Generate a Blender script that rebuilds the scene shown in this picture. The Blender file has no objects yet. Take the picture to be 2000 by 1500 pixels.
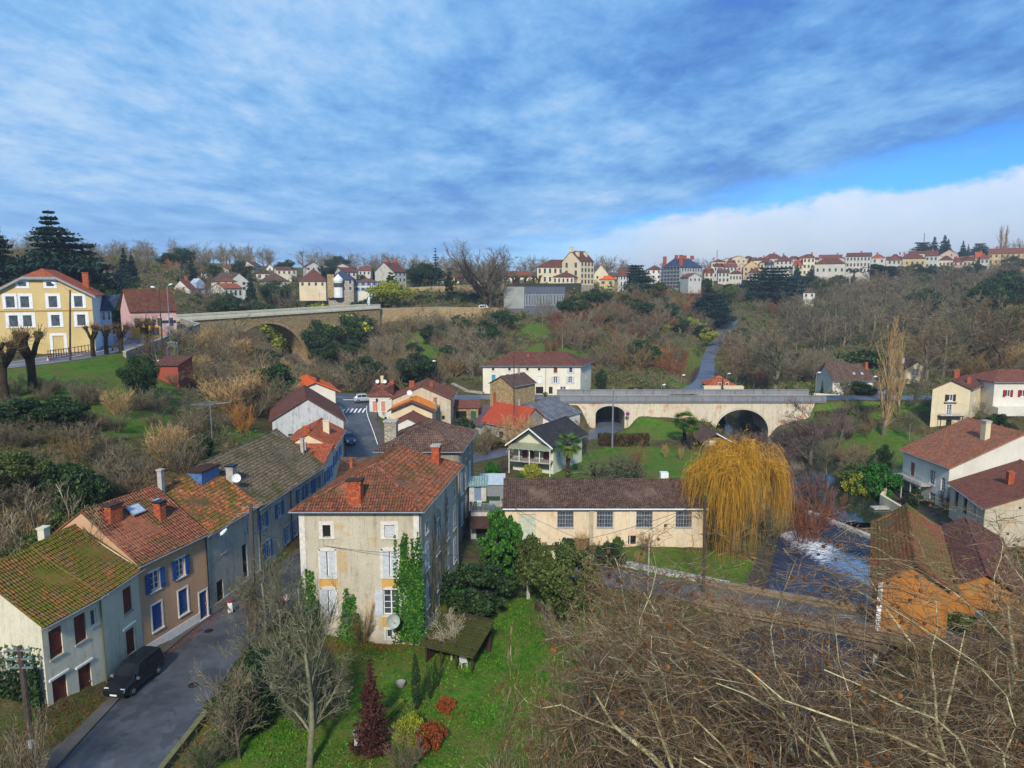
import bpy, bmesh, math, random
import numpy as np
from mathutils import Vector, Matrix, noise as mnoise
S = bpy.context.scene
COL = S.collection
R = math.radians
random.seed(7)
# ------------------------------------------------------------------ camera
CAMZ = 28.0
PITCH = R(7.73)
FPX = 1400.0
cam = bpy.data.cameras.new("camera")
cam.sensor_width = 36.0
cam.lens = FPX / 2000 * 36
cam.clip_start = 0.5
cam.clip_end = 20000
cam_o = bpy.data.objects.new("camera", cam)
cam_o.location = (0, 0, CAMZ)
cam_o.rotation_euler = (math.pi / 2 - PITCH, 0, 0)
COL.objects.link(cam_o)
S.camera = cam_o
def ray(px, py):
 cx = (px - 1000) / FPX
 cy = (py - 750) / FPX
 return Vector((cx, math.cos(PITCH) - cy * math.sin(PITCH), -math.sin(PITCH) - cy * math.cos(PITCH)))
def G(px, py, z):            # point of height z seen at a photo pixel
 d = ray(px, py)
 t = (z - CAMZ) / d.z
 return Vector((d.x * t, d.y * t, z))
def D(px, py, dist):         # point at distance dist (along y) seen at a photo pixel
 d = ray(px, py)
 t = dist / d.y
 return Vector((d.x * t, dist, CAMZ + d.z * t))
# ------------------------------------------------------------------ light
SUN_DIR = Vector((-0.06, -0.82, 0.58)).normalized()      # towards the sun: behind the camera on the left
sun_el = math.asin(SUN_DIR.z)
sun = bpy.data.lights.new("sun", 'SUN')
sun.energy = 3.1
sun.angle = R(6.0)
sun.color = (1.0, 0.93, 0.82)
sun_o = bpy.data.objects.new("sun", sun)
sun_o.rotation_euler = SUN_DIR.to_track_quat('Z', 'Y').to_euler()
sun_o.location = (-60, -60, 90)
COL.objects.link(sun_o)
S.view_settings.view_transform = 'Standard'
S.view_settings.look = 'None'
S.view_settings.gamma = 1
S.view_settings.exposure = 0.62
world = bpy.data.worlds.new("World")
S.world = world
world.use_nodes = True
class NT:
 def __init__(s, tree):
  s.t = tree
  s.n = tree.nodes
  s.l = tree.links
 def add(s, typ, ins=None, **props):
  nd = s.n.new(typ)
  for k, v in props.items():
   setattr(nd, k, v)
  if ins:
   for k, v in ins.items():
    sock = nd.inputs[k]
    if isinstance(v, bpy.types.NodeSocket):
     s.l.new(v, sock)
    else:
     sock.default_value = v
  return nd
 def math(s, op, a, b=0.0, c=0.0, clamp=False):
  nd = s.n.new('ShaderNodeMath')
  nd.operation = op
  nd.use_clamp = clamp
  for i, v in enumerate((a, b, c)):
   if isinstance(v, bpy.types.NodeSocket):
    s.l.new(v, nd.inputs[i])
   else:
    nd.inputs[i].default_value = v
  return nd.outputs[0]
 def vmath(s, op, a, b=(0, 0, 0)):
  nd = s.n.new('ShaderNodeVectorMath')
  nd.operation = op
  for i, v in enumerate((a, b)):
   if isinstance(v, bpy.types.NodeSocket):
    s.l.new(v, nd.inputs[i])
   else:
    nd.inputs[i].default_value = v
  return nd
 def noise(s, vec, scale, detail=4, rough=0.55, dist=0.0, color=False, w=None):
  nd = s.n.new('ShaderNodeTexNoise')
  if w is not None:
   nd.noise_dimensions = '4D'
   nd.inputs['W'].default_value = w
  if vec is not None:
   s.l.new(vec, nd.inputs['Vector'])
  nd.inputs['Scale'].default_value = scale
  nd.inputs['Detail'].default_value = detail
  nd.inputs['Roughness'].default_value = rough
  nd.inputs['Distortion'].default_value = dist
  return nd.outputs['Color' if color else 'Fac']
 def ramp(s, fac, stops, interp='LINEAR'):
  nd = s.n.new('ShaderNodeValToRGB')
  cr = nd.color_ramp
  cr.interpolation = interp
  while len(cr.elements) < len(stops):
   cr.elements.new(0.5)
  for e, (p, c) in zip(cr.elements, stops):
   e.position = p
   if isinstance(c, (int, float)):
    c = (c, c, c)
   e.color = (c[0], c[1], c[2], 1)
  s.l.new(fac, nd.inputs[0])
  return nd.outputs['Color']
 def mix(s, fac, a, b, mode='MIX'):
  nd = s.n.new('ShaderNodeMix')
  nd.data_type = 'RGBA'
  nd.blend_type = mode
  for sock, v in ((nd.inputs[0], fac), (nd.inputs[6], a), (nd.inputs[7], b)):
   if isinstance(v, bpy.types.NodeSocket):
    s.l.new(v, sock)
   elif isinstance(v, (int, float)):
    sock.default_value = v
   else:
    sock.default_value = (v[0], v[1], v[2], 1)
  return nd.outputs[2]
 def smooth(s, x, a, b):
  nd = s.n.new('ShaderNodeMapRange')
  nd.interpolation_type = 'SMOOTHSTEP'
  s.l.new(x, nd.inputs['Value'])
  nd.inputs['From Min'].default_value = a
  nd.inputs['From Max'].default_value = b
  return nd.outputs[0]
def build_world():
 t = NT(world.node_tree)
 for nd in list(t.n):
  t.n.remove(nd)
 out = t.add('ShaderNodeOutputWorld')
 sky = t.add('ShaderNodeTexSky', sky_type='NISHITA', sun_disc=False)
 sky.sun_elevation = sun_el
 sky.sun_rotation = math.atan2(SUN_DIR.x, SUN_DIR.y)
 sky.altitude = 200
 sky.air_density = 1.0
 sky.dust_density = 0.6
 sky.ozone_density = 3.0
 bg_sky = t.add('ShaderNodeBackground', {'Color': t.mix(1.0, sky.outputs[0], (0.26, 0.66, 1.20), 'MULTIPLY'), 'Strength': 0.10})
 tc = t.add('ShaderNodeTexCoord')
 d = tc.outputs['Generated']
 sep = t.add('ShaderNodeSeparateXYZ', {'Vector': d})
 z = sep.outputs['Z']
 zz = t.math('MAXIMUM', t.math('ADD', z, 0.10), 0.02)
 px = t.math('DIVIDE', sep.outputs['X'], zz)
 py = t.math('DIVIDE', sep.outputs['Y'], zz)
 pl = t.add('ShaderNodeCombineXYZ', {'X': px, 'Y': py, 'Z': 0.0}).outputs[0]
 mp = t.add('ShaderNodeMapping', {'Vector': pl, 'Rotation': (0, 0, R(-18)), 'Scale': (1.0, 0.66, 1)}).outputs[0]
 n1 = ray(960, 497).normalized().cross(ray(2000, 243).normalized()).normalized()
 if n1.z < 0:
  n1 = -n1
 e1 = t.vmath('DOT_PRODUCT', d, tuple(n1)).outputs['Value']
 wob = t.noise(mp, 2.2, 6, 0.6)
 e1w = t.math('ADD', e1, t.math('MULTIPLY', t.math('SUBTRACT', wob, 0.5), 0.07))
 top = t.smooth(e1w, -0.030, 0.024)
 n2 = ray(1280, 435).normalized().cross(ray(2000, 345).normalized()).normalized()
 if n2.z < 0:
  n2 = -n2
 e2 = t.vmath('DOT_PRODUCT', d, tuple(n2)).outputs['Value']
 dm = t.add('ShaderNodeMapping', {'Vector': d, 'Scale': (1, 1, 1.9)}).outputs[0]
 wob2 = t.noise(dm, 9.0, 8, 0.62)
 e2w = t.math('ADD', e2, t.math('MULTIPLY', t.math('SUBTRACT', wob2, 0.5), 0.085))
 bank = t.math('SUBTRACT', 1.0, t.smooth(e2w, -0.006, 0.010))
 right = t.smooth(sep.outputs['X'], -0.02, 0.26)
 low = t.math('SUBTRACT', 1.0, t.smooth(z, -0.02, 0.13))
 bank = t.math('MULTIPLY', bank, t.math('ADD', t.math('MULTIPLY', right, 0.75), t.math('MULTIPLY', low, 0.45)), clamp=True)
 a = t.noise(mp, 1.15, 9, 0.62, 0.25)
 b = t.noise(mp, 4.6, 10, 0.68, 0.12, w=3.1)
 c = t.noise(pl, 0.55, 3, 0.5, 0.2, w=1.2)
 m = t.math('ADD', t.math('MULTIPLY', a, 0.52), t.math('ADD', t.math('MULTIPLY', b, 0.32), t.math('MULTIPLY', c, 0.30)))
 m = t.math('SUBTRACT', m, t.math('MULTIPLY', sep.outputs['X'], 0.05))
 sheet = t.ramp(m, [(0.43, (0.07, 0.19, 0.56)), (0.51, (0.125, 0.335, 0.71)), (0.59, (0.235, 0.48, 0.83)),
      (0.67, (0.43, 0.63, 0.89)), (0.80, (0.66, 0.77, 0.95))])
 hor = t.math('SUBTRACT', 1.0, t.smooth(z, 0.0, 0.22))
 sheet = t.mix(t.math('MULTIPLY', hor, 0.45), sheet, (0.36, 0.60, 0.92))
 bankc = t.ramp(t.math('ADD', t.math('MULTIPLY', e2, -3.2), t.math('MULTIPLY', wob2, 0.35)),
     [(0.10, (1.0, 1.0, 1.0)), (0.24, (0.80, 0.88, 0.97)), (0.42, (0.62, 0.74, 0.89)), (0.8, (0.56, 0.69, 0.86))])
 bg_sheet = t.add('ShaderNodeBackground', {'Color': sheet, 'Strength': 0.70})
 bg_bank = t.add('ShaderNodeBackground', {'Color': bankc, 'Strength': 0.62})
 holes = t.smooth(m, 0.40, 0.47)
 cover = t.math('MULTIPLY', top, t.math('ADD', t.math('MULTIPLY', holes, 0.5), 0.5))
 m1 = t.add('ShaderNodeMixShader', {0: bank, 1: bg_sky.outputs[0], 2: bg_bank.outputs[0]})
 m2 = t.add('ShaderNodeMixShader', {0: cover, 1: m1.outputs[0], 2: bg_sheet.outputs[0]})
 t.l.new(m2.outputs[0], out.inputs['Surface'])
build_world()
S.cycles.use_denoising = True
S.cycles.max_bounces = 5
S.cycles.diffuse_bounces = 2
S.cycles.glossy_bounces = 2
S.cycles.transmission_bounces = 2
S.cycles.volume_bounces = 0
S.cycles.caustics_reflective = False
S.cycles.caustics_refractive = False
# ------------------------------------------------------------------ object helpers
def put(o, parent=None):
 COL.objects.link(o)
 if parent is not None:
  o.parent = parent
 return o
def tag(o, label=None, cat=None, group=None, kind=None):
 if label:
  o['label'] = label
 if cat:
  o['category'] = cat
 if group:
  o['group'] = group
 if kind:
  o['kind'] = kind
 return o
def empty(name, loc, label=None, cat=None, group=None):
 o = bpy.data.objects.new(name, None)
 o.location = loc
 o.empty_display_size = 0.2
 put(o)
 return tag(o, label, cat, group)
def copy_tree(o, parent=None):
 c = o.copy()
 COL.objects.link(c)
 if parent is not None:
  c.parent = parent
 for ch in list(o.children):
  copy_tree(ch, c)
 return c
def np_mesh(name, V, F, uv=None, smooth=False):
 me = bpy.data.meshes.new(name)
 V = np.asarray(V, dtype=np.float32)
 F = np.asarray(F, dtype=np.int32)
 k = F.shape[1]
 me.vertices.add(len(V))
 me.vertices.foreach_set('co', V.ravel())
 me.loops.add(F.size)
 me.loops.foreach_set('vertex_index', F.ravel())
 me.polygons.add(len(F))
 me.polygons.foreach_set('loop_start', np.arange(0, F.size, k, dtype=np.int32))
 me.polygons.foreach_set('loop_total', np.full(len(F), k, dtype=np.int32))
 if smooth:
  me.polygons.foreach_set('use_smooth', np.ones(len(F), dtype=bool))
 if uv is not None:
  l = me.uv_layers.new(name='UVMap')
  l.data.foreach_set('uv', np.asarray(uv, dtype=np.float32).ravel())
 me.update(calc_edges=True)
 return me
def mobj(name, me, mat, parent=None, loc=None):
 o = bpy.data.objects.new(name, me)
 if mat is not None:
  if not me.materials:
   me.materials.append(mat)
 put(o, parent)
 if loc is not None:
  o.location = loc
 return o
class MB:
 def __init__(s):
  s.v = []
  s.f = []
  s.uv = []
  s.has_uv = False
 def poly(s, pts, uv=None):
  n = len(s.v)
  s.v.extend([tuple(p) for p in pts])
  s.f.append(tuple(range(n, n + len(pts))))
  s.uv.append(uv)
  if uv:
   s.has_uv = True
 def hexa(s, b, t):
  s.poly([b[3], b[2], b[1], b[0]])
  s.poly(t)
  for i in range(4):
   j = (i + 1) % 4
   s.poly([b[i], b[j], t[j], t[i]])
 def box(s, o, a, b, c):
  o, a, b, c = Vector(o), Vector(a), Vector(b), Vector(c)
  s.hexa([o, o + a, o + a + b, o + b], [o + c, o + a + c, o + a + b + c, o + b + c])
 def cbox(s, x, y, z, sx, sy, sz, rz=0.0):
  e = Vector((math.cos(rz), math.sin(rz), 0))
  f = Vector((-math.sin(rz), math.cos(rz), 0))
  o = Vector((x, y, z)) - e * sx / 2 - f * sy / 2
  s.box(o, e * sx, f * sy, (0, 0, sz))
 def ring(s, c, ax, r, n):
  ax = Vector(ax).normalized()
  u = ax.orthogonal().normalized()
  w = ax.cross(u)
  return [Vector(c) + (u * math.cos(2 * math.pi * i / n) + w * math.sin(2 * math.pi * i / n)) * r for i in range(n)]
 def tube(s, pts, rs, n=8, caps=True):
  pts = [Vector(p) for p in pts]
  if isinstance(rs, (int, float)):
   rs = [rs] * len(pts)
  rings = []
  u = None
  for i, p in enumerate(pts):
   ax = (pts[min(i + 1, len(pts) - 1)] - pts[max(i - 1, 0)]).normalized()
   if u is None:
    u = ax.orthogonal().normalized()
   else:
    u = (u - ax * u.dot(ax)).normalized()
   w = ax.cross(u)
   rings.append([p + (u * math.cos(2 * math.pi * k / n) + w * math.sin(2 * math.pi * k / n)) * rs[i] for k in range(n)])
  for a, b in zip(rings, rings[1:]):
   for k in range(n):
    j = (k + 1) % n
    s.poly([a[k], a[j], b[j], b[k]])
  if caps:
   s.poly(list(reversed(rings[0])))
   s.poly(rings[-1])
 def lathe(s, c, prof, n=16):
  c = Vector(c)
  rings = [[c + Vector((r * math.cos(2 * math.pi * k / n), r * math.sin(2 * math.pi * k / n), z)) for k in range(n)] for r, z in prof]
  for a, b in zip(rings, rings[1:]):
   for k in range(n):
    j = (k + 1) % n
    s.poly([a[k], a[j], b[j], b[k]])
  s.poly(list(reversed(rings[0])))
  s.poly(rings[-1])
 def prism(s, pts, vec):
  pts = [Vector(p) for p in pts]
  vec = Vector(vec)
  q = [p + vec for p in pts]
  s.poly(list(reversed(pts)))
  s.poly(q)
  n = len(pts)
  for i in range(n):
   j = (i + 1) % n
   s.poly([pts[i], pts[j], q[j], q[i]])
 def build(s, name, mat, parent=None, origin=None, smooth=False, weld=False):
  o0 = Vector(origin) if origin is not None else Vector((0, 0, 0))
  me = bpy.data.meshes.new(name)
  me.from_pydata([tuple(Vector(p) - o0) for p in s.v], [], s.f)
  if s.has_uv:
   l = me.uv_layers.new(name='UVMap')
   k = 0
   for f, uv in zip(s.f, s.uv):
    for i in range(len(f)):
     if uv:
      l.data[k].uv = uv[i]
     k += 1
  if weld:
   bm = bmesh.new()
   bm.from_mesh(me)
   bmesh.ops.remove_doubles(bm, verts=bm.verts, dist=0.0005)
   bm.to_mesh(me)
   bm.free()
  if smooth:
   for p in me.polygons:
    p.use_smooth = True
  me.update()
  return mobj(name, me, mat, parent)
# ------------------------------------------------------------------ materials
MATS = {}
def new_mat(name):
 m = bpy.data.materials.new(name)
 m.use_nodes = True
 t = NT(m.node_tree)
 b = t.n['Principled BSDF']
 return m, t, b
def hexc(h):
 h = h.lstrip('#')
 o = []
 for i in (0, 2, 4):
  c = int(h[i:i + 2], 16) / 255
  o.append(c / 12.92 if c <= 0.04045 else ((c + 0.055) / 1.055) ** 2.4)
 return tuple(o)
def plain(name, col, rough=0.7, metal=0.0, var=0.12, scale=3.0, spec=0.3):
 if name in MATS:
  return MATS[name]
 m, t, b = new_mat(name)
 if isinstance(col, str):
  col = hexc(col)
 tc = t.add('ShaderNodeTexCoord')
 n = t.noise(tc.outputs['Object'], scale, 5, 0.6)
 dark = tuple(c * (1 - var * 2) for c in col)
 lite = tuple(min(1, c * (1 + var)) for c in col)
 t.l.new(t.ramp(n, [(0.3, dark), (0.7, lite)]), b.inputs['Base Color'])
 b.inputs['Roughness'].default_value = rough
 b.inputs['Metallic'].default_value = metal
 b.inputs['Specular IOR Level'].default_value = spec
 MATS[name] = m
 return m
def plaster(name, col, stain=(0.16, 0.13, 0.09), amt=0.5, patch=None, bump=0.25, scale=0.35):
 if name in MATS:
  return MATS[name]
 m, t, b = new_mat(name)
 if isinstance(col, str):
  col = hexc(col)
 if isinstance(stain, str):
  stain = hexc(stain)
 geo = t.add('ShaderNodeNewGeometry')
 p = geo.outputs['Position']
 n1 = t.noise(p, scale, 6, 0.65)
 n2 = t.noise(p, 2.3, 5, 0.7, w=2.0)
 mp = t.add('ShaderNodeMapping', {'Vector': p, 'Scale': (1.6, 1.6, 0.14)}).outputs[0]
 runs = t.noise(mp, 1.6, 5, 0.7, w=5.0)
 c = t.mix(t.ramp(n1, [(0.35, 0.0), (0.75, 1.0)]), tuple(x * 0.86 for x in col), tuple(min(1, x * 1.08) for x in col))
 if patch:
  c = t.mix(t.ramp(t.noise(p, 0.55, 4, 0.6, w=9.0), [(0.56, 0.0), (0.64, 0.8)]), c, hexc(patch) if isinstance(patch, str) else patch)
 g = t.math('MULTIPLY', t.math('ADD', t.math('MULTIPLY', runs, 0.65), t.math('MULTIPLY', n2, 0.35)), 1.0)
 c = t.mix(t.ramp(g, [(0.50, 0.0), (0.68, amt)]), c, stain)
 fine = t.noise(p, 14.0, 3, 0.6)
 c = t.mix(0.16, c, t.ramp(fine, [(0.3, 0.15), (0.7, 0.95)]), 'OVERLAY')
 t.l.new(c, b.inputs['Base Color'])
 b.inputs['Roughness'].default_value = 0.92
 b.inputs['Specular IOR Level'].default_value = 0.15
 bp = t.add('ShaderNodeBump', {'Height': t.math('ADD', fine, n2), 'Strength': bump, 'Distance': 0.03})
 t.l.new(bp.outputs[0], b.inputs['Normal'])
 MATS[name] = m
 return m
def rubble(name, cols, mortar, scale=2.6, stain=0.3):
 if name in MATS:
  return MATS[name]
 m, t, b = new_mat(name)
 geo = t.add('ShaderNodeNewGeometry')
 p = geo.outputs['Position']
 pp = t.add('ShaderNodeMapping', {'Vector': p, 'Scale': (1, 1, 1.6)}).outputs[0]
 v = t.add('ShaderNodeTexVoronoi', {'Vector': pp, 'Scale': scale, 'Randomness': 0.9})
 e = t.add('ShaderNodeTexVoronoi', {'Vector': pp, 'Scale': scale, 'Randomness': 0.9}, feature='DISTANCE_TO_EDGE')
 sepc = t.add('ShaderNodeSeparateColor', {'Color': v.outputs['Color']})
 k = len(cols)
 st = [((i + 0.5) / k, hexc(c)) for i, c in enumerate(cols)]
 c = t.ramp(sepc.outputs[0], st)
 c = t.mix(0.5, c, t.ramp(t.noise(p, 7, 4, 0.7), [(0.3, 0.3), (0.7, 0.75)]), 'OVERLAY')
 edge = t.ramp(e.outputs['Distance'], [(0.02, 1.0), (0.09, 0.0)])
 c = t.mix(edge, c, hexc(mortar))
 c = t.mix(t.ramp(t.noise(p, 0.35, 5, 0.7), [(0.5, 0.0), (0.72, stain)]), c, (0.07, 0.065, 0.045))
 t.l.new(c, b.inputs['Base Color'])
 b.inputs['Roughness'].default_value = 0.95
 b.inputs['Specular IOR Level'].default_value = 0.1
 bp = t.add('ShaderNodeBump', {'Height': t.ramp(e.outputs['Distance'], [(0.0, 0.0), (0.12, 1.0)]), 'Strength': 0.7, 'Distance': 0.06})
 t.l.new(bp.outputs[0], b.inputs['Normal'])
 MATS[name] = m
 return m
def tiles(name, cols, moss=None, moss_amt=0.0, pu=0.22, pv=0.36, lich=0.25, real=False, moss_scale=0.35, edge='#2b1d17'):
 if name in MATS:
  return MATS[name]
 m, t, b = new_mat(name)
 uv = t.add('ShaderNodeUVMap').outputs[0]
 sep = t.add('ShaderNodeSeparateXYZ', {'Vector': uv})
 u = t.math('DIVIDE', sep.outputs[0], pu)
 v = t.math('DIVIDE', sep.outputs[1], pv)
 fu = t.math('FLOOR', u)
 v2 = t.math('ADD', v, t.math('MULTIPLY', t.math('FRACT', t.math('MULTIPLY', fu, 0.618)), 0.35))
 fv = t.math('FLOOR', v2)
 cell = t.add('ShaderNodeCombineXYZ', {'X': fu, 'Y': fv, 'Z': 0.0}).outputs[0]
 wn = t.add('ShaderNodeTexWhiteNoise', {'Vector': cell}, noise_dimensions='2D')
 geo = t.add('ShaderNodeNewGeometry')
 p = geo.outputs['Position']
 oi = t.add('ShaderNodeObjectInfo')
 big = t.noise(p, 0.5, 4, 0.6)
 r = t.math('ADD', t.math('MULTIPLY', wn.outputs['Value'], 0.62), t.math('MULTIPLY', big, 0.5))
 r = t.math('SUBTRACT', r, 0.06, clamp=True)
 k = len(cols)
 c = t.ramp(r, [(0.06 + 0.88 * i / max(1, k - 1), hexc(x)) for i, x in enumerate(cols)])
 if lich:
  c = t.mix(t.ramp(t.noise(p, 1.4, 6, 0.8, w=11.0), [(0.47, 0.0), (0.60, lich * 0.9)]), c, (0.19, 0.13, 0.085))
  c = t.mix(t.ramp(t.noise(p, 9.0, 4, 0.75, w=4.0), [(0.54, 0.0), (0.66, lich)]), c, (0.42, 0.38, 0.29))
  c = t.mix(t.ramp(t.noise(p, 4.0, 5, 0.75, w=7.0), [(0.55, 0.0), (0.7, lich * 1.6)]), c, (0.045, 0.035, 0.03))
 if moss:
  mn = t.math('ADD', t.math('MULTIPLY', t.noise(p, moss_scale, 5, 0.7, w=3.0), 0.62), t.math('MULTIPLY', t.noise(p, 3.5, 5, 0.75, w=6.0), 0.38))
  mc = t.mix(t.noise(p, 1.7, 4, 0.7, w=8.0), hexc(moss), tuple(x * 0.5 for x in hexc(moss)))
  a = 0.62 - moss_amt * 0.3
  c = t.mix(t.ramp(mn, [(a - 0.05, 0.0), (a + 0.05, 0.95)]), c, mc)
 fru = t.math('FRACT', u)
 frv = t.math('FRACT', v2)
 hu = t.math('SINE', t.math('MULTIPLY', fru, math.pi))
 gap = t.math('LESS_THAN', hu, 0.30)
 rowgap = t.math('LESS_THAN', frv, 0.11)
 gp = t.math('MAXIMUM', t.math('MULTIPLY', gap, 0.75), t.math('MULTIPLY', rowgap, 0.6))
 c = t.mix(gp, c, hexc(edge))
 t.l.new(c, b.inputs['Base Color'])
 b.inputs['Roughness'].default_value = 0.9
 b.inputs['Specular IOR Level'].default_value = 0.12
 if real:
  bp = t.add('ShaderNodeBump', {'Height': t.noise(p, 12.0, 3, 0.6), 'Strength': 0.35, 'Distance': 0.03})
 else:
  h = t.math('SUBTRACT', hu, t.math('MULTIPLY', frv, 0.4))
  h = t.math('ADD', h, t.math('MULTIPLY', wn.outputs['Value'], 0.5))
  bp = t.add('ShaderNodeBump', {'Height': h, 'Strength': 0.8, 'Distance': 0.07})
 t.l.new(bp.outputs[0], b.inputs['Normal'])
 MATS[name] = m
 return m
def leafmat(name, cols, rough=0.6, trans=0.25, scale=0.6, spec=0.25):
 if name in MATS:
  return MATS[name]
 m, t, b = new_mat(name)
 geo = t.add('ShaderNodeNewGeometry')
 oi = t.add('ShaderNodeObjectInfo')
 tc = t.add('ShaderNodeTexCoord')
 r = t.math('ADD', t.math('MULTIPLY', geo.outputs['Random Per Island'], 0.5),
    t.math('MULTIPLY', t.noise(tc.outputs['Object'], scale, 3, 0.6), 0.42))
 r = t.math('ADD', r, t.math('MULTIPLY', oi.outputs['Random'], 0.12))
 k = len(cols)
 c = t.ramp(r, [(0.2 + 0.6 * i / max(1, k - 1), hexc(x) if isinstance(x, str) else x) for i, x in enumerate(cols)])
 t.l.new(c, b.inputs['Base Color'])
 b.inputs['Roughness'].default_value = rough
 b.inputs['Specular IOR Level'].default_value = spec
 if trans:
  tr = t.add('ShaderNodeBsdfTranslucent', {'Color': c})
  mx = t.add('ShaderNodeMixShader', {0: trans, 1: b.outputs[0], 2: tr.outputs[0]})
  t.l.new(mx.outputs[0], t.n['Material Output'].inputs['Surface'])
 MATS[name] = m
 return m
def barkmat(name, cols, scale=4.0, moss=None):
 if name in MATS:
  return MATS[name]
 m, t, b = new_mat(name)
 tc = t.add('ShaderNodeTexCoord')
 oi = t.add('ShaderNodeObjectInfo')
 geo = t.add('ShaderNodeNewGeometry')
 r = t.math('ADD', t.math('MULTIPLY', t.noise(tc.outputs['Object'], scale, 5, 0.65), 0.7), t.math('MULTIPLY', geo.outputs['Random Per Island'], 0.22))
 r = t.math('ADD', r, t.math('MULTIPLY', oi.outputs['Random'], 0.12))
 k = len(cols)
 c = t.ramp(r, [(0.25 + 0.5 * i / max(1, k - 1), hexc(x) if isinstance(x, str) else x) for i, x in enumerate(cols)])
 if moss:
  c = t.mix(t.ramp(t.noise(tc.outputs['Object'], 1.3, 4, 0.7, w=2.0), [(0.5, 0.0), (0.62, 0.8)]), c, hexc(moss))
 t.l.new(c, b.inputs['Base Color'])
 b.inputs['Roughness'].default_value = 0.9
 b.inputs['Specular IOR Level'].default_value = 0.15
 MATS[name] = m
 return m
def glassmat(name='window_glass', col=(0.025, 0.03, 0.035)):
 if name in MATS:
  return MATS[name]
 m, t, b = new_mat(name)
 geo = t.add('ShaderNodeNewGeometry')
 n = t.noise(geo.outputs['Position'], 1.3, 3, 0.6)
 t.l.new(t.ramp(n, [(0.35, col), (0.62, tuple(c * 2.6 + 0.01 for c in col)), (0.72, tuple(c * 1.3 for c in col))]), b.inputs['Base Color'])
 b.inputs['Roughness'].default_value = 0.08
 b.inputs['Specular IOR Level'].default_value = 0.6
 MATS[name] = m
 return m
GLASS = glassmat()
WHITE = plain('white_paint', (0.72, 0.72, 0.70), 0.55, var=0.08)
SURR = plain('pale_stone_surround', (0.62, 0.58, 0.50), 0.9, var=0.12)
ZINC = plain('zinc_gutter', (0.30, 0.32, 0.34), 0.45, 0.4, var=0.1)
BLUE = plain('blue_shutter', hexc('#3a6ea8'), 0.6, var=0.12)
NAVY = plain('dark_blue_shutter', hexc('#2c4f8a'), 0.6, var=0.12)
SKYB = plain('bright_blue_shutter', hexc('#2f8ad8'), 0.6, var=0.1)
BROWN = plain('brown_shutter', hexc('#6b2f22'), 0.65, var=0.15)
GREYW = plain('weathered_white_shutter', hexc('#b9bdc0'), 0.7, var=0.12, scale=6)
REDS = plain('red_shutter', hexc('#9c1322'), 0.6)
DKWOOD = plain('dark_wood', hexc('#3a2a20'), 0.8, var=0.2)
BRICK = rubble('chimney_brick', ['#a8432a', '#c25733', '#8d3a27', '#d0693c'], '#8a6a55', 6.0, 0.2)
DARKM = plain('dark_iron', hexc('#23252a'), 0.5, 0.3)
CONC = plain('concrete', hexc('#a8a39a'), 0.9, var=0.15)
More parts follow.
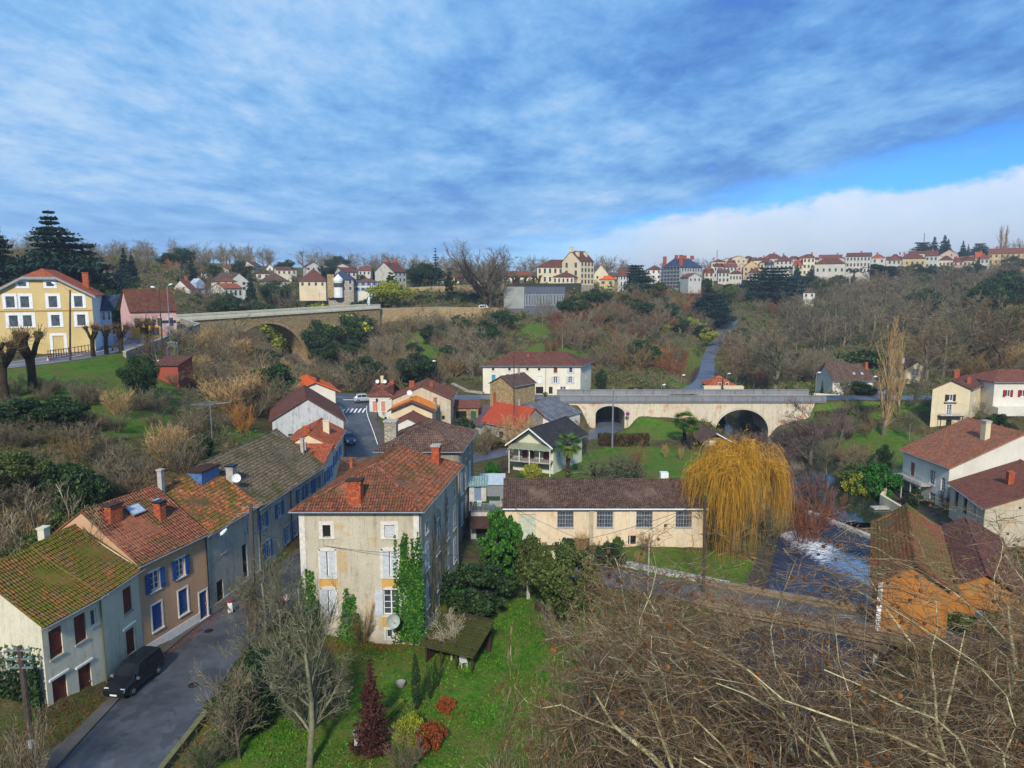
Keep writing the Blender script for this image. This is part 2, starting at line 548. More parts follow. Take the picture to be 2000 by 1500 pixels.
# ------------------------------------------------------------------ terrain
TP = [  # x, y, z of the ground
 (-24, 30, 0), (-20, 20, 0), (-60, 20, 4), (0, 0, -3), (30, 0, -2), (80, 0, 2), (-12, 45, -.6), (0, 45, -.8), (-12, 60, -.2), (-2, 60, -.6),
 (4, 55, -.8), (-17, 40, -.4), (-28, 38, .5), (-36, 42, 4), (-40, 34, 6), (-38, 50, 6.5), (-37, 60, 7.2), (-34, 70, 7.4), (-31, 82, 7.2), (-34, 92, 7),
 (-42, 60, 9.5), (-44, 70, 11), (-48, 50, 11), (-52, 64, 12.5), (-50, 78, 14), (-46, 88, 12.5), (-42, 98, 9.5), (-38, 108, 7.5),
 (-63, 86, 17), (-72, 96, 17.3), (-75, 110, 17.5), (-70, 120, 17.6), (-66, 132, 18), (-72, 140, 18.3), (-56, 100, 15.5), (-58, 112, 16), (-62, 122, 16.6),
 (-90, 80, 19), (-120, 100, 24), (-100, 130, 19), (-140, 140, 27), (-110, 160, 22), (-120, 200, 28), (-180, 180, 34), (-100, 220, 26), (-140, 260, 35), (-250, 250, 42),
 (-50, 118, 11), (-48, 130, 8), (-56, 140, 11), (-62, 150, 15), (-50, 150, 6), (-42, 140, 5), (-45, 170, 5), (-55, 190, 6), (-62, 215, 5), (-48, 215, 4.5), (-72, 200, 9), (-78, 190, 12), (-82, 178, 17),
 (-66, 260, 7), (-60, 300, 9), (-85, 250, 14), (-95, 240, 22), (-80, 300, 22), (-60, 330, 27), (-90, 200, 20),
 (-34, 122, 4.2), (-38, 130, 4.8), (-30, 145, 5.5), (-20, 150, 5.5), (-8, 150, 5.5), (4, 152, 5.5), (20, 156, 5.5), (-20, 128, 3), (-14, 120, .8), (-10, 130, 2), (-6, 138, 3.5),
 (0, 120, 0), (10, 130, 0), (12, 108, 0), (24, 130, 0), (30, 128, 0), (10, 95, 0), (30, 110, -.2), (40, 128, -.6), (35, 95, -.6), (10, 80, 0), (25, 72, -.4), (20, 62, -.4), (5, 72, 0), (-2, 90, 0),
 (-42, 185, 8), (-30, 210, 10.5), (-24, 190, 8), (-25, 240, 15), (-40, 232, 17), (-45, 250, 20.8), (-25, 258, 20.8), (0, 262, 20.8), (-15, 200, 10), (-28, 170, 6.5), (-12, 168, 7),
 (10, 235, 14), (10, 200, 9.8), (5, 180, 7.5), (25, 180, 7), (20, 165, 6), (40, 165, 6), (25, 215, 11), (30, 250, 17), (48, 270, 19), (20, 258, 18.5), (-2, 255, 19.5), (22, 290, 26), (45, 290, 22),
 (-60, 270, 22), (-40, 278, 22.5), (-10, 276, 22.5), (8, 274, 22.5), (-40, 292, 28), (0, 292, 28), (20, 292, 28), (40, 296, 28), (0, 340, 29), (-50, 340, 29), (60, 340, 28), (35, 300, 26),
 (60, 330, 26.5), (45, 250, 14), (55, 240, 10), (48, 222, 6.5), (40, 200, 5.5), (30, 152, 5.6), (60, 152, 5.6), (64, 220, 5), (70, 300, 14), (90, 330, 22), (80, 280, 8), (100, 370, 29),
 (185, 430, 32.5), (140, 400, 30), (130, 340, 16), (110, 300, 8), (90, 260, 4.5), (95, 230, 3), (75, 200, 2.5), (64, 180, 2), (60, 160, 1), (100, 200, 3.5),
 (150, 370, 22), (180, 390, 26), (260, 470, 34.7), (330, 480, 38), (215, 300, 22), (250, 340, 29), (130, 260, 10), (165, 280, 14), (160, 220, 10), (200, 240, 20), (150, 180, 9), (120, 170, 6), (90, 160, 5.8),
 (250, 240, 30), (300, 300, 38), (200, 160, 20), (160, 120, 10), (120, 120, 5), (110, 132, 5), (95, 142, 5.5), (75, 142, 5.4), (74, 122, 1.2), (66, 110, .4), (84, 118, 1.8), (96, 122, 3), (60, 96, -.8), (75, 95, 0), (90, 90, 2),
 (60, 75, -.6), (45, 60, -1), (40, 45, -1), (70, 45, 0), (100, 60, 4), (58, 130, .2), (70, 134, 2.5), (50, 141, -1),
 (-400, 300, 50), (-300, 500, 48), (-150, 400, 40), (0, 500, 33), (-60, 420, 34), (150, 520, 38), (300, 600, 45), (500, 500, 48), (-150, 600, 42),
 (0, 800, 36), (400, 900, 48), (-400, 900, 50), (700, 700, 52), (0, 1600, 40), (-900, 900, 55), (1000, 1000, 55), (1000, 200, 50), (-900, 100, 50), (-300, -100, 30), (300, -100, 25),
 (0, -150, 0), (1500, 2500, 45), (-1500, 2500, 45), (0, 3500, 35)]
TP = np.array(TP, dtype=float)
def _rbf_fit():
 P = TP[:, :2] / 100.0
 n = len(P)
 r = np.linalg.norm(P[:, None] - P[None], axis=2)
 A = np.zeros((n + 3, n + 3))
 A[:n, :n] = r - np.eye(n) * 0.012
 A[:n, n] = 1
 A[:n, n + 1:n + 3] = P
 A[n:, :n] = A[:n, n:].T
 b = np.concatenate([TP[:, 2], np.zeros(3)])
 return np.linalg.solve(A, b)
RBFW = _rbf_fit()
def base_h(x, y):
 X = np.stack([np.ravel(x), np.ravel(y)], 1) / 100.0
 P = TP[:, :2] / 100.0
 out = np.empty(len(X))
 for i in range(0, len(X), 20000):
  q = X[i:i + 20000]
  r = np.linalg.norm(q[:, None] - P[None], axis=2)
  out[i:i + 20000] = r @ RBFW[:len(P)] + RBFW[len(P)] + q @ RBFW[len(P) + 1:]
 return out.reshape(np.shape(x))
def poly_dist(x, y, pts):
 best = np.full(np.shape(x), 1e9)
 rest = np.zeros(np.shape(x) + (len(pts[0]) - 2,))
 for a, b in zip(pts, pts[1:]):
  a = np.array(a, float)
  b = np.array(b, float)
  d = b[:2] - a[:2]
  L2 = d @ d
  t = np.clip(((x - a[0]) * d[0] + (y - a[1]) * d[1]) / L2, 0, 1)
  dd = np.hypot(x - (a[0] + t * d[0]), y - (a[1] + t * d[1]))
  m = dd < best
  best = np.where(m, dd, best)
  val = a[2:] + t[..., None] * (b[2:] - a[2:])
  rest = np.where(m[..., None], val, rest)
 return best, rest
def smooth_poly(pts, n=6):
 P = [np.array(p, float) for p in pts]
 P = [2 * P[0] - P[1]] + P + [2 * P[-1] - P[-2]]
 out = []
 for i in range(1, len(P) - 2):
  for k in range(n):
   t = k / n
   a, b, c, d = P[i - 1], P[i], P[i + 1], P[i + 2]
   out.append(0.5 * ((2 * b) + (-a + c) * t + (2 * a - 5 * b + 4 * c - d) * t * t + (-a + 3 * b - 3 * c + d) * t ** 3))
 out.append(P[-2])
 return [tuple(p) for p in out]
STREET = smooth_poly([(-21.5, 8, 0, 3.4), (-22.8, 30, 0, 3.4), (-23.5, 42, 0, 3.3), (-23.6, 54, 0, 2.9), (-20.8, 67, 0, 2.7), (-18.8, 82, 0, 2.7),
      (-20.6, 100, .3, 2.8), (-24.1, 114, 1.2, 2.8), (-26.4, 121, 3.0, 2.8), (-29.6, 131, 4.9, 3.0), (-31.0, 140, 5.4, 4.0), (-31, 146, 5.5, 4)])
BRIDGEROAD = smooth_poly([(-44, 150, 5.6, 2.8), (-31, 146.2, 5.52, 3.4), (-18, 145.5, 5.5, 3.0), (0, 145.6, 5.5, 3.0), (18, 145.3, 5.5, 3.0), (60, 145, 5.55, 3.0), (80, 144.5, 5.6, 3.0), (110, 146, 5.9, 3), (150, 152, 8, 3), (200, 170, 14, 3)])
HILLROAD = smooth_poly([(36, 150, 5.6, 2.4), (44, 165, 5.7, 2.1), (52, 190, 5.4, 2.0), (64, 232, 5.2, 2), (78, 270, 8, 3), (98, 320, 14, 3)])
LANE = smooth_poly([(-4.4, 84, 0, 2.4), (-1.5, 76, 0, 2.6), (3.5, 71, 0, 2.6), (9, 67.5, -.1, 2.3), (16, 63.8, -.2, 2.2), (22, 60.4, -.1, 2.2), (30, 56.6, 0, 2.2), (38, 52.5, 0, 2.2), (50, 44, 0, 2.5)])
BACKROAD = smooth_poly([(-16, 104, .3, 2.2), (-10, 111, .1, 2.3), (-6, 115.5, 0, 2.3), (0, 121, 0, 2.3), (8, 127, 0, 2.4), (15, 134, 0, 2.6), (19.5, 141, 0, 2.7), (21, 150, 0, 2.7), (22, 158, .4, 2.7)])
UPROAD = smooth_poly([(-110, 66, 17, 3.6), (-84, 82, 17.2, 3.5), (-72, 92, 17.3, 3.5), (-67, 104, 17.5, 4.1), (-67, 118, 17.8, 4.1), (-69, 131, 18.1, 3.6), (-78, 140, 18.4, 3.6), (-92, 146, 18.8, 3.4), (-110, 150, 20, 3.2)])
UPROAD2 = smooth_poly([(-69.0, 132, 18.1, 3.0), (-73.5, 143, 18.5, 3.2), (-77.5, 156, 19.0, 3.2), (-80, 168, 19.4, 3.2)])
ROADS = [STREET, BRIDGEROAD, HILLROAD, LANE, BACKROAD, UPROAD, UPROAD2]
RIV_UP = smooth_poly([(50, 200, -2.6, 4), (47, 160, -2.6, 4), (46.5, 141, -2.6, 4.2), (49.5, 128, -2.6, 4.5), (49.5, 116, -2.6, 4.6), (47.5, 106, -2.6, 5.0), (47.0, 97, -2.6, 6.5), (45.0, 88, -2.8, 7.2)])
RIV_DN = smooth_poly([(39.6, 84, -4.6, 6.4), (35.4, 76, -4.6, 5.8), (30.6, 67, -4.6, 5.4), (25, 58, -4.6, 5.2), (18.5, 50, -4.6, 4.8), (13.5, 42, -4.6, 4.8), (8, 30, -4.6, 6), (6, 0, -4.6, 7)])
PADS = []   # x0, y0, x1, y1, z (flattened yards under houses)
def sstep(x, a, b):
 t = np.clip((x - a) / (b - a), 0, 1)
 return t * t * (3 - 2 * t)
def ground(x, y, rough=True):
 x = np.asarray(x, float)
 y = np.asarray(y, float)
 h = base_h(x, y)
 if rough:
  h = h + 0.10 * np.sin(x * .9 + 1.3 * np.sin(y * .37)) * np.sin(y * .7 + np.sin(x * .41)) + 0.06 * np.sin(x * 2.1 + y * 1.3)
  far = sstep(y, 350, 900)
  h = h + far * (6 * np.sin(x * .006 + 1) + 4 * np.sin(x * .013 + y * .004))
 dr, rr = poly_dist(x, y, RIV_UP)
 dd, rd = poly_dist(x, y, RIV_DN)
 w = 1 - sstep(dr, rr[..., 1] - .4, rr[..., 1] + 2.6)
 h = h * (1 - w) + np.minimum(h, rr[..., 0]) * w
 w = 1 - sstep(dd, rd[..., 1] - .3, rd[..., 1] + 2.0)
 h = h * (1 - w) + np.minimum(h, rd[..., 0]) * w
 for i, rdp in enumerate(ROADS):
  d, r = poly_dist(x, y, rdp)
  w = 1 - sstep(d, r[..., 1] + 0.5, r[..., 1] + 3.2)
  if rdp is BRIDGEROAD:      # carried by the stone bridge between the abutments
   w = np.where((x > 15.0) & (x < 60), 0, w)
   w = np.where((x > 14) & (x < 61) & (y > 149) & (d < 9), (1 - sstep(d, 3.4, 5.5)) * (np.abs(x - 21) > 4.5) * (np.abs(x - 46) > 8), w)
  if rdp is LANE:
   w = np.where((x > 15.0) & (x < 36) & (dd < rd[..., 1] + 1.5), 0, w)
  if rdp is BACKROAD:
   w = np.where(y > 151, w * .3, w)
  h = h * (1 - w) + (r[..., 0] - 0.06) * w
 return h
def gz(x, y):
 return float(ground(np.array([x]), np.array([y]))[0])
def build_terrain():
 ys = np.concatenate([np.arange(-40, 20, 2.5), np.arange(20, 100, .8), np.arange(100, 160, 1.1), np.arange(160, 340, 3), np.arange(340, 700, 14), np.arange(700, 4200, 120)])
 xs = np.concatenate([-np.arange(4000, 500, -150)[::1], -np.arange(500, 180, -16), -np.arange(180, 84, -3.2), np.arange(-84, 100, .95), np.arange(100, 200, 3.2), np.arange(200, 520, 16), np.arange(520, 4000, 150)])
 X, Y = np.meshgrid(xs, ys)
 Z = ground(X, Y)
 n, m = X.shape
 V = np.stack([X.ravel(), Y.ravel(), Z.ravel()], 1)
 i = np.arange(n * m).reshape(n, m)
 F = np.stack([i[:-1, :-1].ravel(), i[:-1, 1:].ravel(), i[1:, 1:].ravel(), i[1:, :-1].ravel()], 1)
 me = np_mesh('ground', V, F, smooth=True)
 x, y = V[:, 0], V[:, 1]
 dr, rr = poly_dist(x, y, RIV_UP)
 dd, rd = poly_dist(x, y, RIV_DN)
 bank = np.maximum(1 - sstep(dr - rr[:, 1], 1.5, 4.5), 1 - sstep(dd - rd[:, 1], 1.0, 2.6))
 def blob(cx, cy, rx, ry, a=0.0, soft=.35):
  c, s = math.cos(R(a)), math.sin(R(a))
  u = ((x - cx) * c + (y - cy) * s) / rx
  v = (-(x - cx) * s + (y - cy) * c) / ry
  return 1 - sstep(np.hypot(u, v), 1 - soft, 1 + soft)
 lawn = np.zeros(len(x))
 for b in [(-6, 44, 14, 22), (6, 48, 10, 12), (22, 108, 17, 17), (22, 68, 14, 5, -28), (40, 95, 5, 12), (-60, 96, 14, 12, 60), (-52, 84, 10, 12), (-60, 112, 6, 12),
    (62, 118, 12, 16), (82, 112, 10, 12), (22, 135, 12, 6), (-34, 97, 6, 5), (-26, 205, 10, 24), (12, 232, 9, 12), (12, 200, 9, 14), (-12, 190, 12, 12), (52, 215, 9, 30, -15), (42, 172, 5, 16, -12), (105, 120, 16, 8),
    (-28, 128, 8, 6), (160, 340, 20, 24), (-40, 122, 4, 6), (66, 138, 16, 3), (-64, 290, 8, 20), (-20, 272, 24, 6), (10, 98, 14, 6), (70, 190, 10, 16), (66, 92, 5, 8)]:
  lawn = np.maximum(lawn, blob(*b))
 at = me.color_attributes.new('cover', 'FLOAT_COLOR', 'POINT')
 colr = np.stack([lawn, bank, np.zeros(len(x)), np.ones(len(x))], 1).astype(np.float32)
 at.data.foreach_set('color', colr.ravel())
 m_, t, b = new_mat('ground_cover')
 geo = t.add('ShaderNodeNewGeometry')
 p = geo.outputs['Position']
 cv = t.add('ShaderNodeAttribute', attribute_name='cover')
 sc = t.add('ShaderNodeSeparateColor', {'Color': cv.outputs['Color']})
 n1 = t.noise(p, .22, 6, .65)
 n2 = t.noise(p, 1.3, 6, .7, w=2)
 n3 = t.noise(p, 9, 4, .7, w=3)
 g = t.ramp(t.math('ADD', t.math('MULTIPLY', n2, .55), t.math('MULTIPLY', n3, .45)),
    [(.32, hexc('#263c12')), (.46, hexc('#3f6318')), (.56, hexc('#517d20')), (.68, hexc('#7b9c3a'))])
 worn = t.ramp(t.math('ADD', t.math('MULTIPLY', n1, .5), t.math('MULTIPLY', n2, .5)), [(.44, 0.0), (.55, .8)])
 g = t.mix(worn, g, t.ramp(n3, [(.3, hexc('#3c3a1c')), (.7, hexc('#79743a'))]))
 w = t.ramp(t.math('ADD', t.math('MULTIPLY', n2, .5), t.math('MULTIPLY', n3, .5)),
    [(.34, hexc('#2a2417')), (.46, hexc('#4a4028')), (.55, hexc('#5d5634')), (.66, hexc('#82744e'))])
 w = t.mix(t.ramp(n1, [(.52, 0.0), (.62, .6)]), w, hexc('#42561e'))
 lw = t.math('ADD', sc.outputs[0], t.math('MULTIPLY', t.math('SUBTRACT', n2, .5), .5))
 c = t.mix(t.smooth(lw, .38, .58), w, g)
 bk = t.math('ADD', sc.outputs[1], t.math('MULTIPLY', t.math('SUBTRACT', n2, .5), .6))
 c = t.mix(t.smooth(bk, .5, .8), c, t.ramp(n3, [(.3, hexc('#2b2620')), (.7, hexc('#6a6252'))]))
 t.l.new(c, b.inputs['Base Color'])
 b.inputs['Roughness'].default_value = .95
 b.inputs['Specular IOR Level'].default_value = .1
 bp = t.add('ShaderNodeBump', {'Height': t.math('ADD', t.math('MULTIPLY', n2, 1.2), n3), 'Strength': .8, 'Distance': .16})
 t.l.new(bp.outputs[0], b.inputs['Normal'])
 o = mobj('ground', me, m_)
 tag(o, kind='structure')
build_terrain()
def asphalt(name, col, wet=.6, crack=True, leaf=0.0):
 m, t, b = new_mat(name)
 geo = t.add('ShaderNodeNewGeometry')
 p = geo.outputs['Position']
 n1 = t.noise(p, .25, 5, .6)
 n2 = t.noise(p, 1.5, 6, .7, w=2)
 n3 = t.noise(p, 25, 3, .7, w=3)
 col = hexc(col)
 c = t.ramp(t.math('ADD', t.math('MULTIPLY', n1, .6), t.math('MULTIPLY', n2, .4)), [(.35, tuple(x * .6 for x in col)), (.5, col), (.65, tuple(x * 1.5 for x in col))])
 c = t.mix(.3, c, t.ramp(n3, [(.3, .25), (.7, .8)]), 'OVERLAY')
 if crack:
  v = t.add('ShaderNodeTexVoronoi', {'Vector': t.vmath('ADD', p, t.noise(p, .7, 3, .6, color=True)).outputs[0], 'Scale': .22}, feature='DISTANCE_TO_EDGE')
  c = t.mix(t.ramp(v.outputs['Distance'], [(.0, .4), (.006, 0.0)]), c, (.012, .012, .013))
  c = t.mix(t.ramp(t.noise(p, .5, 2, .5, w=7), [(.56, 0.0), (.565, .55)]), c, tuple(x * .55 for x in col))
  c = t.mix(t.ramp(t.noise(p, .33, 3, .5, w=17), [(.60, 0.0), (.606, .4)]), c, tuple(min(1, x * 1.7) for x in col))
 if leaf:
  c = t.mix(t.ramp(t.math('ADD', t.math('MULTIPLY', n2, .6), t.math('MULTIPLY', n3, .4)), [(.54, 0.0), (.62, leaf)]), c, hexc('#6b3f22'))
 t.l.new(c, b.inputs['Base Color'])
 b.inputs['Roughness'].default_value = wet
 b.inputs['Specular IOR Level'].default_value = .35
 bp = t.add('ShaderNodeBump', {'Height': n3, 'Strength': .3, 'Distance': .02})
 t.l.new(bp.outputs[0], b.inputs['Normal'])
 return m
def ribbon(name, pts, mat, dz=.0, off=0.0, hw=None, parent=None, t0=None, t1=None, kind='structure', thick=0.0, dash=None):
 P = [Vector(p[:3]) for p in pts]
 W = [p[3] for p in pts]
 mb = MB()
 s_acc = 0
 prev = None
 for i, p in enumerate(P):
  d = (P[min(i + 1, len(P) - 1)] - P[max(i - 1, 0)])
  d.z = 0
  d.normalize()
  r = Vector((d.y, -d.x, 0))
  h = hw if hw is not None else W[i]
  o = off if not callable(off) else off(W[i])
  a = p + r * (o - h) + Vector((0, 0, dz))
  b = p + r * (o + h) + Vector((0, 0, dz))
  if prev is not None:
   L = (p - P[i - 1]).length
   on = True
   if dash:
    on = (int(s_acc / dash) % 2) == 0
   if on:
    if thick:
     dn = Vector((0, 0, -thick))
     mb.hexa([prev[0] + dn, prev[1] + dn, b + dn, a + dn], [prev[0], prev[1], b, a])
    else:
     mb.poly([prev[0], prev[1], b, a])
   s_acc += L
  prev = (a, b)
 o = mb.build(name, mat, parent, weld=not dash)
 if kind:
  tag(o, kind=kind)
 return o
ASPH = asphalt('street_asphalt', '#484a4f', .55, leaf=.0)
ASPH2 = asphalt('lane_asphalt', '#505052', .6, leaf=.35)
ASPH3 = asphalt('blue_grey_asphalt', '#555a64', .5, crack=False)
PAVE = asphalt('pavement_surface', '#4f4c49', .8, crack=False, leaf=.5)
MARK = plain('road_paint', (.75, .75, .74), .6, var=.06)
ribbon('road', STREET, ASPH, .0)
ribbon('road', BRIDGEROAD, ASPH3, .004)
ribbon('road', HILLROAD, ASPH3, .008)
ribbon('road', LANE, ASPH2, .012)
ribbon('road', BACKROAD, ASPH3, .016)
ribbon('road', UPROAD, ASPH3, .0)
ribbon('road', UPROAD2, ASPH3, .02)
ribbon('pavement', STREET[4:40], PAVE, .11, off=lambda w: -(w + 1.2), hw=1.2, thick=.2)
ribbon('pavement', STREET[40:60], PAVE, .12, off=lambda w: (w + .8), hw=.8, thick=.2)
ribbon('road_marking', UPROAD[:30], MARK, .008, off=.5, hw=.07)
ribbon('road_marking', UPROAD[:30], MARK, .008, off=3.2, hw=.06)
ribbon('road_marking', UPROAD[:30], MARK, .008, off=-3.2, hw=.06)
ribbon('road_marking', UPROAD2, MARK, .028, off=-2.4, hw=.06)
ribbon('road_marking', STREET[44:58], MARK, .008, off=2.6, hw=.06)
mb = MB()
for k in range(6):
 c = Vector((-31.4 + k * .75, 131.4 + k * .12, 4.93))
 mb.box(c - Vector((.17, 1.2, .0)), (.34, 0, 0), (0, 2.4, 0.33), (0, 0, .03))
tag(mb.build('road_marking', MARK), kind='structure')
mb = MB()
mb.box((-34.0, 142.2, 5.44), (5.8, 0, 0), (0, .7, 0), (0, 0, .03))
tag(mb.build('road_marking', MARK), kind='structure')
# ------------------------------------------------------------------ water
def water_mat(name, deep, foam=False):
 m, t, b = new_mat(name)
 geo = t.add('ShaderNodeNewGeometry')
 p = geo.outputs['Position']
 mp = t.add('ShaderNodeMapping', {'Vector': p, 'Rotation': (0, 0, R(30)), 'Scale': (1, .42, 1)}).outputs[0]
 n1 = t.noise(mp, 1.4, 5, .6, .4)
 n2 = t.noise(mp, 5.0, 4, .6, .3, w=2)
 c = t.ramp(n1, [(.35, deep), (.7, tuple(x * 1.8 for x in deep))])
 if foam:
  fm = t.add('ShaderNodeAttribute', attribute_name='foam').outputs['Fac']
  st = t.add('ShaderNodeMapping', {'Vector': t.add('ShaderNodeMapping', {'Vector': p, 'Rotation': (0, 0, R(-24))}).outputs[0], 'Scale': (.45, 2.6, 1)}).outputs[0]
  fn = t.noise(st, 1.6, 8, .75, .8, w=5)
  f = t.smooth(t.math('ADD', fm, t.math('MULTIPLY', t.math('SUBTRACT', fn, .5), 2.2)), .46, .80)
  c = t.mix(f, c, (.66, .71, .76))
  rr = t.math('ADD', t.math('MULTIPLY', f, .6), .07)
  t.l.new(rr, b.inputs['Roughness'])
 else:
  b.inputs['Roughness'].default_value = .05
 t.l.new(c, b.inputs['Base Color'])
 b.inputs['Specular IOR Level'].default_value = .7
 b.inputs['IOR'].default_value = 1.33
 bp = t.add('ShaderNodeBump', {'Height': t.math('ADD', n1, t.math('MULTIPLY', n2, .4)), 'Strength': .9 if foam else .12, 'Distance': .09 if foam else .03})
 t.l.new(bp.outputs[0], b.inputs['Normal'])
 return m
CREST_A = Vector((40.0, 92.0, -1.75))      # weir crest ends
CREST_B = Vector((44.6, 79.5, -1.75))
def build_water():
 up = ribbon('river_water', [(p[0], p[1], -1.78, p[3] + 2.5) for p in RIV_UP[:]], water_mat('still_water', (.018, .022, .015)))
 bm = bmesh.new()
 bm.from_mesh(up.data)
 d = (CREST_B - CREST_A)
 n = Vector((-d.y, d.x, 0)).normalized()
 if n.dot(Vector((50, 120, 0)) - CREST_A) < 0:
  n = -n
 bmesh.ops.bisect_plane(bm, geom=bm.verts[:] + bm.edges[:] + bm.faces[:], plane_co=CREST_A, plane_no=n, clear_inner=True)
 bm.to_mesh(up.data)
 bm.free()
 xs = np.arange(-2, 50, .4)
 ys = np.arange(-5, 96, .4)
 X, Y = np.meshgrid(xs, ys)
 P = np.stack([X.ravel(), Y.ravel()], 1)
 dd, rd = poly_dist(P[:, 0], P[:, 1], RIV_DN)
 A = np.array(CREST_A[:2])
 nn = np.array([n.x, n.y])
 side = (P - A) @ nn
 keep = ((dd < rd[:, 1] + 2.2) & (side < -.1))
 Z = np.full(len(P), -3.6) + .05 * np.sin(P[:, 0] * 1.7 + P[:, 1]) * np.sin(P[:, 1] * .9)
 u = ((P - A) @ np.array([d.x, d.y])) / (d.x ** 2 + d.y ** 2)
 ap = 3.2 + 1.5 * np.sin(u * 5)
 foam = (1 - np.clip(np.abs(-side - 4.6 - u * 1.6) / (3.0 + 3.4 * np.clip(u, 0, 1)), 0, 1)) * (u > -.35) * 1.0
 foam = np.maximum(foam, .35 * (1 - np.clip((-side - 5) / 10, 0, 1)) * (-side > 5) * sstep(u, .2, .9))
 k = np.clip(1 + side / 3.2, 0, 1)
 Z = np.maximum(Z, np.where(side > -3.4, -3.6 + 1.83 * k ** 1.3, -9)) + .10 * foam * np.sin(P[:, 0] * 6.0 + 2 * np.sin(P[:, 1] * 5.0))
 i = np.arange(len(P)).reshape(X.shape)
 q = np.stack([i[:-1, :-1].ravel(), i[:-1, 1:].ravel(), i[1:, 1:].ravel(), i[1:, :-1].ravel()], 1)
 q = q[keep[q].all(1)]
 used = np.unique(q)
 rm = np.full(len(P), -1)
 rm[used] = np.arange(len(used))
 V = np.stack([P[:, 0], P[:, 1], Z], 1)[used]
 me = np_mesh('river_water', V, rm[q], smooth=True)
 a = me.attributes.new('foam', 'FLOAT', 'POINT')
 a.data.foreach_set('value', foam[used].astype(np.float32))
 o = mobj('river_water', me, water_mat('river_water', (.016, .024, .045), True))
 tag(o, kind='structure')
 mb = MB()
 e = d.normalized()
 w = Vector((n.x, n.y, 0))
 mb.box(CREST_A - e * 1 - w * .35 + Vector((0, 0, -2.2)), e * (d.length + 2), w * .75, (0, 0, 2.24))
 o = mb.build('weir', CONC)
 tag(o, 'low concrete weir sill across the river with white water below it', 'weir')
build_water()
# ------------------------------------------------------------------ houses
def slope_mesh(bm, pts, e, o0, detail=False, thick=.10, pu=.22, pv=.36, amp=.055):
 pts = [Vector(p) for p in pts]
 e = Vector(e).normalized()
 n = Vector((0, 0, 0))
 for i in range(len(pts)):
  n += (pts[i] - pts[0]).cross(pts[(i + 1) % len(pts)] - pts[0])
 n.normalize()
 if n.z < 0:
  pts.reverse()
  n = -n
 s = n.cross(e)
 if s.z < 0:
  s = -s
  e = -e
 p0 = pts[0]
 uvl = bm.loops.layers.uv.verify()
 A = [(p - p0).dot(e) for p in pts]
 B = [(p - p0).dot(s) for p in pts]
 a0, a1, b0, b1 = min(A), max(A), min(B), max(B)
 tmp = bmesh.new()
 if detail:
  du = pu / 4
  na = int(math.ceil((a1 - a0) / du)) + 1
  nb = int(math.ceil((b1 - b0) / pv)) + 1
  rnd = random.Random(int(abs(a1 * 97 + b1 * 31)) + 5)
  jit = [[rnd.uniform(-.018, .018) for _ in range(na // 4 + 3)] for _ in range(nb + 2)]
  grid = []
  for j in range(nb):
   for half in (0, 1):
    row = []
    bb = b0 + (j + half * .98) * pv
    for i in range(na + 1):
     aa = a0 + i * du
     ph = (i % 4) / 4.0
     hgt = amp * math.sin(math.pi * ph) if i % 4 else 0.0
     hgt += (.035 * (1 - half)) + jit[j][i // 4]
     sag = -.09 * math.sin(math.pi * (bb - b0) / max(.1, b1 - b0)) * (1 + math.sin(aa * .55 + b1)) + .025 * math.sin(aa * 1.9 + bb * 1.3)
     row.append(tmp.verts.new(p0 + e * (aa + jit[j][i // 4] * .8) + s * bb + n * (hgt + sag)))
    grid.append(row)
  for r0, r1 in zip(grid, grid[1:]):
   for i in range(len(r0) - 1):
    tmp.faces.new((r0[i], r0[i + 1], r1[i + 1], r1[i]))
  for i in range(len(pts)):
   p, q = pts[i], pts[(i + 1) % len(pts)]
   if (q - p).length < 1e-4:
    continue
   no = (q - p).cross(n)   # outwards
   bmesh.ops.bisect_plane(tmp, geom=tmp.verts[:] + tmp.edges[:] + tmp.faces[:], plane_co=p, plane_no=no, clear_outer=True)
 else:
  vs = [tmp.verts.new(p) for p in pts]
  tmp.faces.new(vs)
 tmp.normal_update()
 vm = {}
 for v in tmp.verts:
  vm[v] = bm.verts.new(v.co - o0)
 for f in tmp.faces:
  try:
   nf = bm.faces.new([vm[v] for v in f.verts])
  except ValueError:
   continue
  for l, v in zip(nf.loops, f.verts):
   l[uvl].uv = ((v.co - p0).dot(e) - a0 + 50, (v.co - p0).dot(s) - b0 + 50)
 dn = -n * thick
 dz = Vector((0, 0, 0))
 top = [p - n * (.004 if detail else 0) for p in pts]
 bot = [p + dn for p in top]
 vt = [bm.verts.new(p - o0) for p in top]
 vb = [bm.verts.new(p - o0) for p in bot]
 faces = [list(reversed(vb))]
 m = len(pts)
 for i in range(m):
  j = (i + 1) % m
  faces.append([vt[i], vb[i], vb[j], vt[j]])
 for fv in faces:
  f = bm.faces.new(fv)
  for l in f.loops:
   l[uvl].uv = (.1, .1)
 tmp.free()
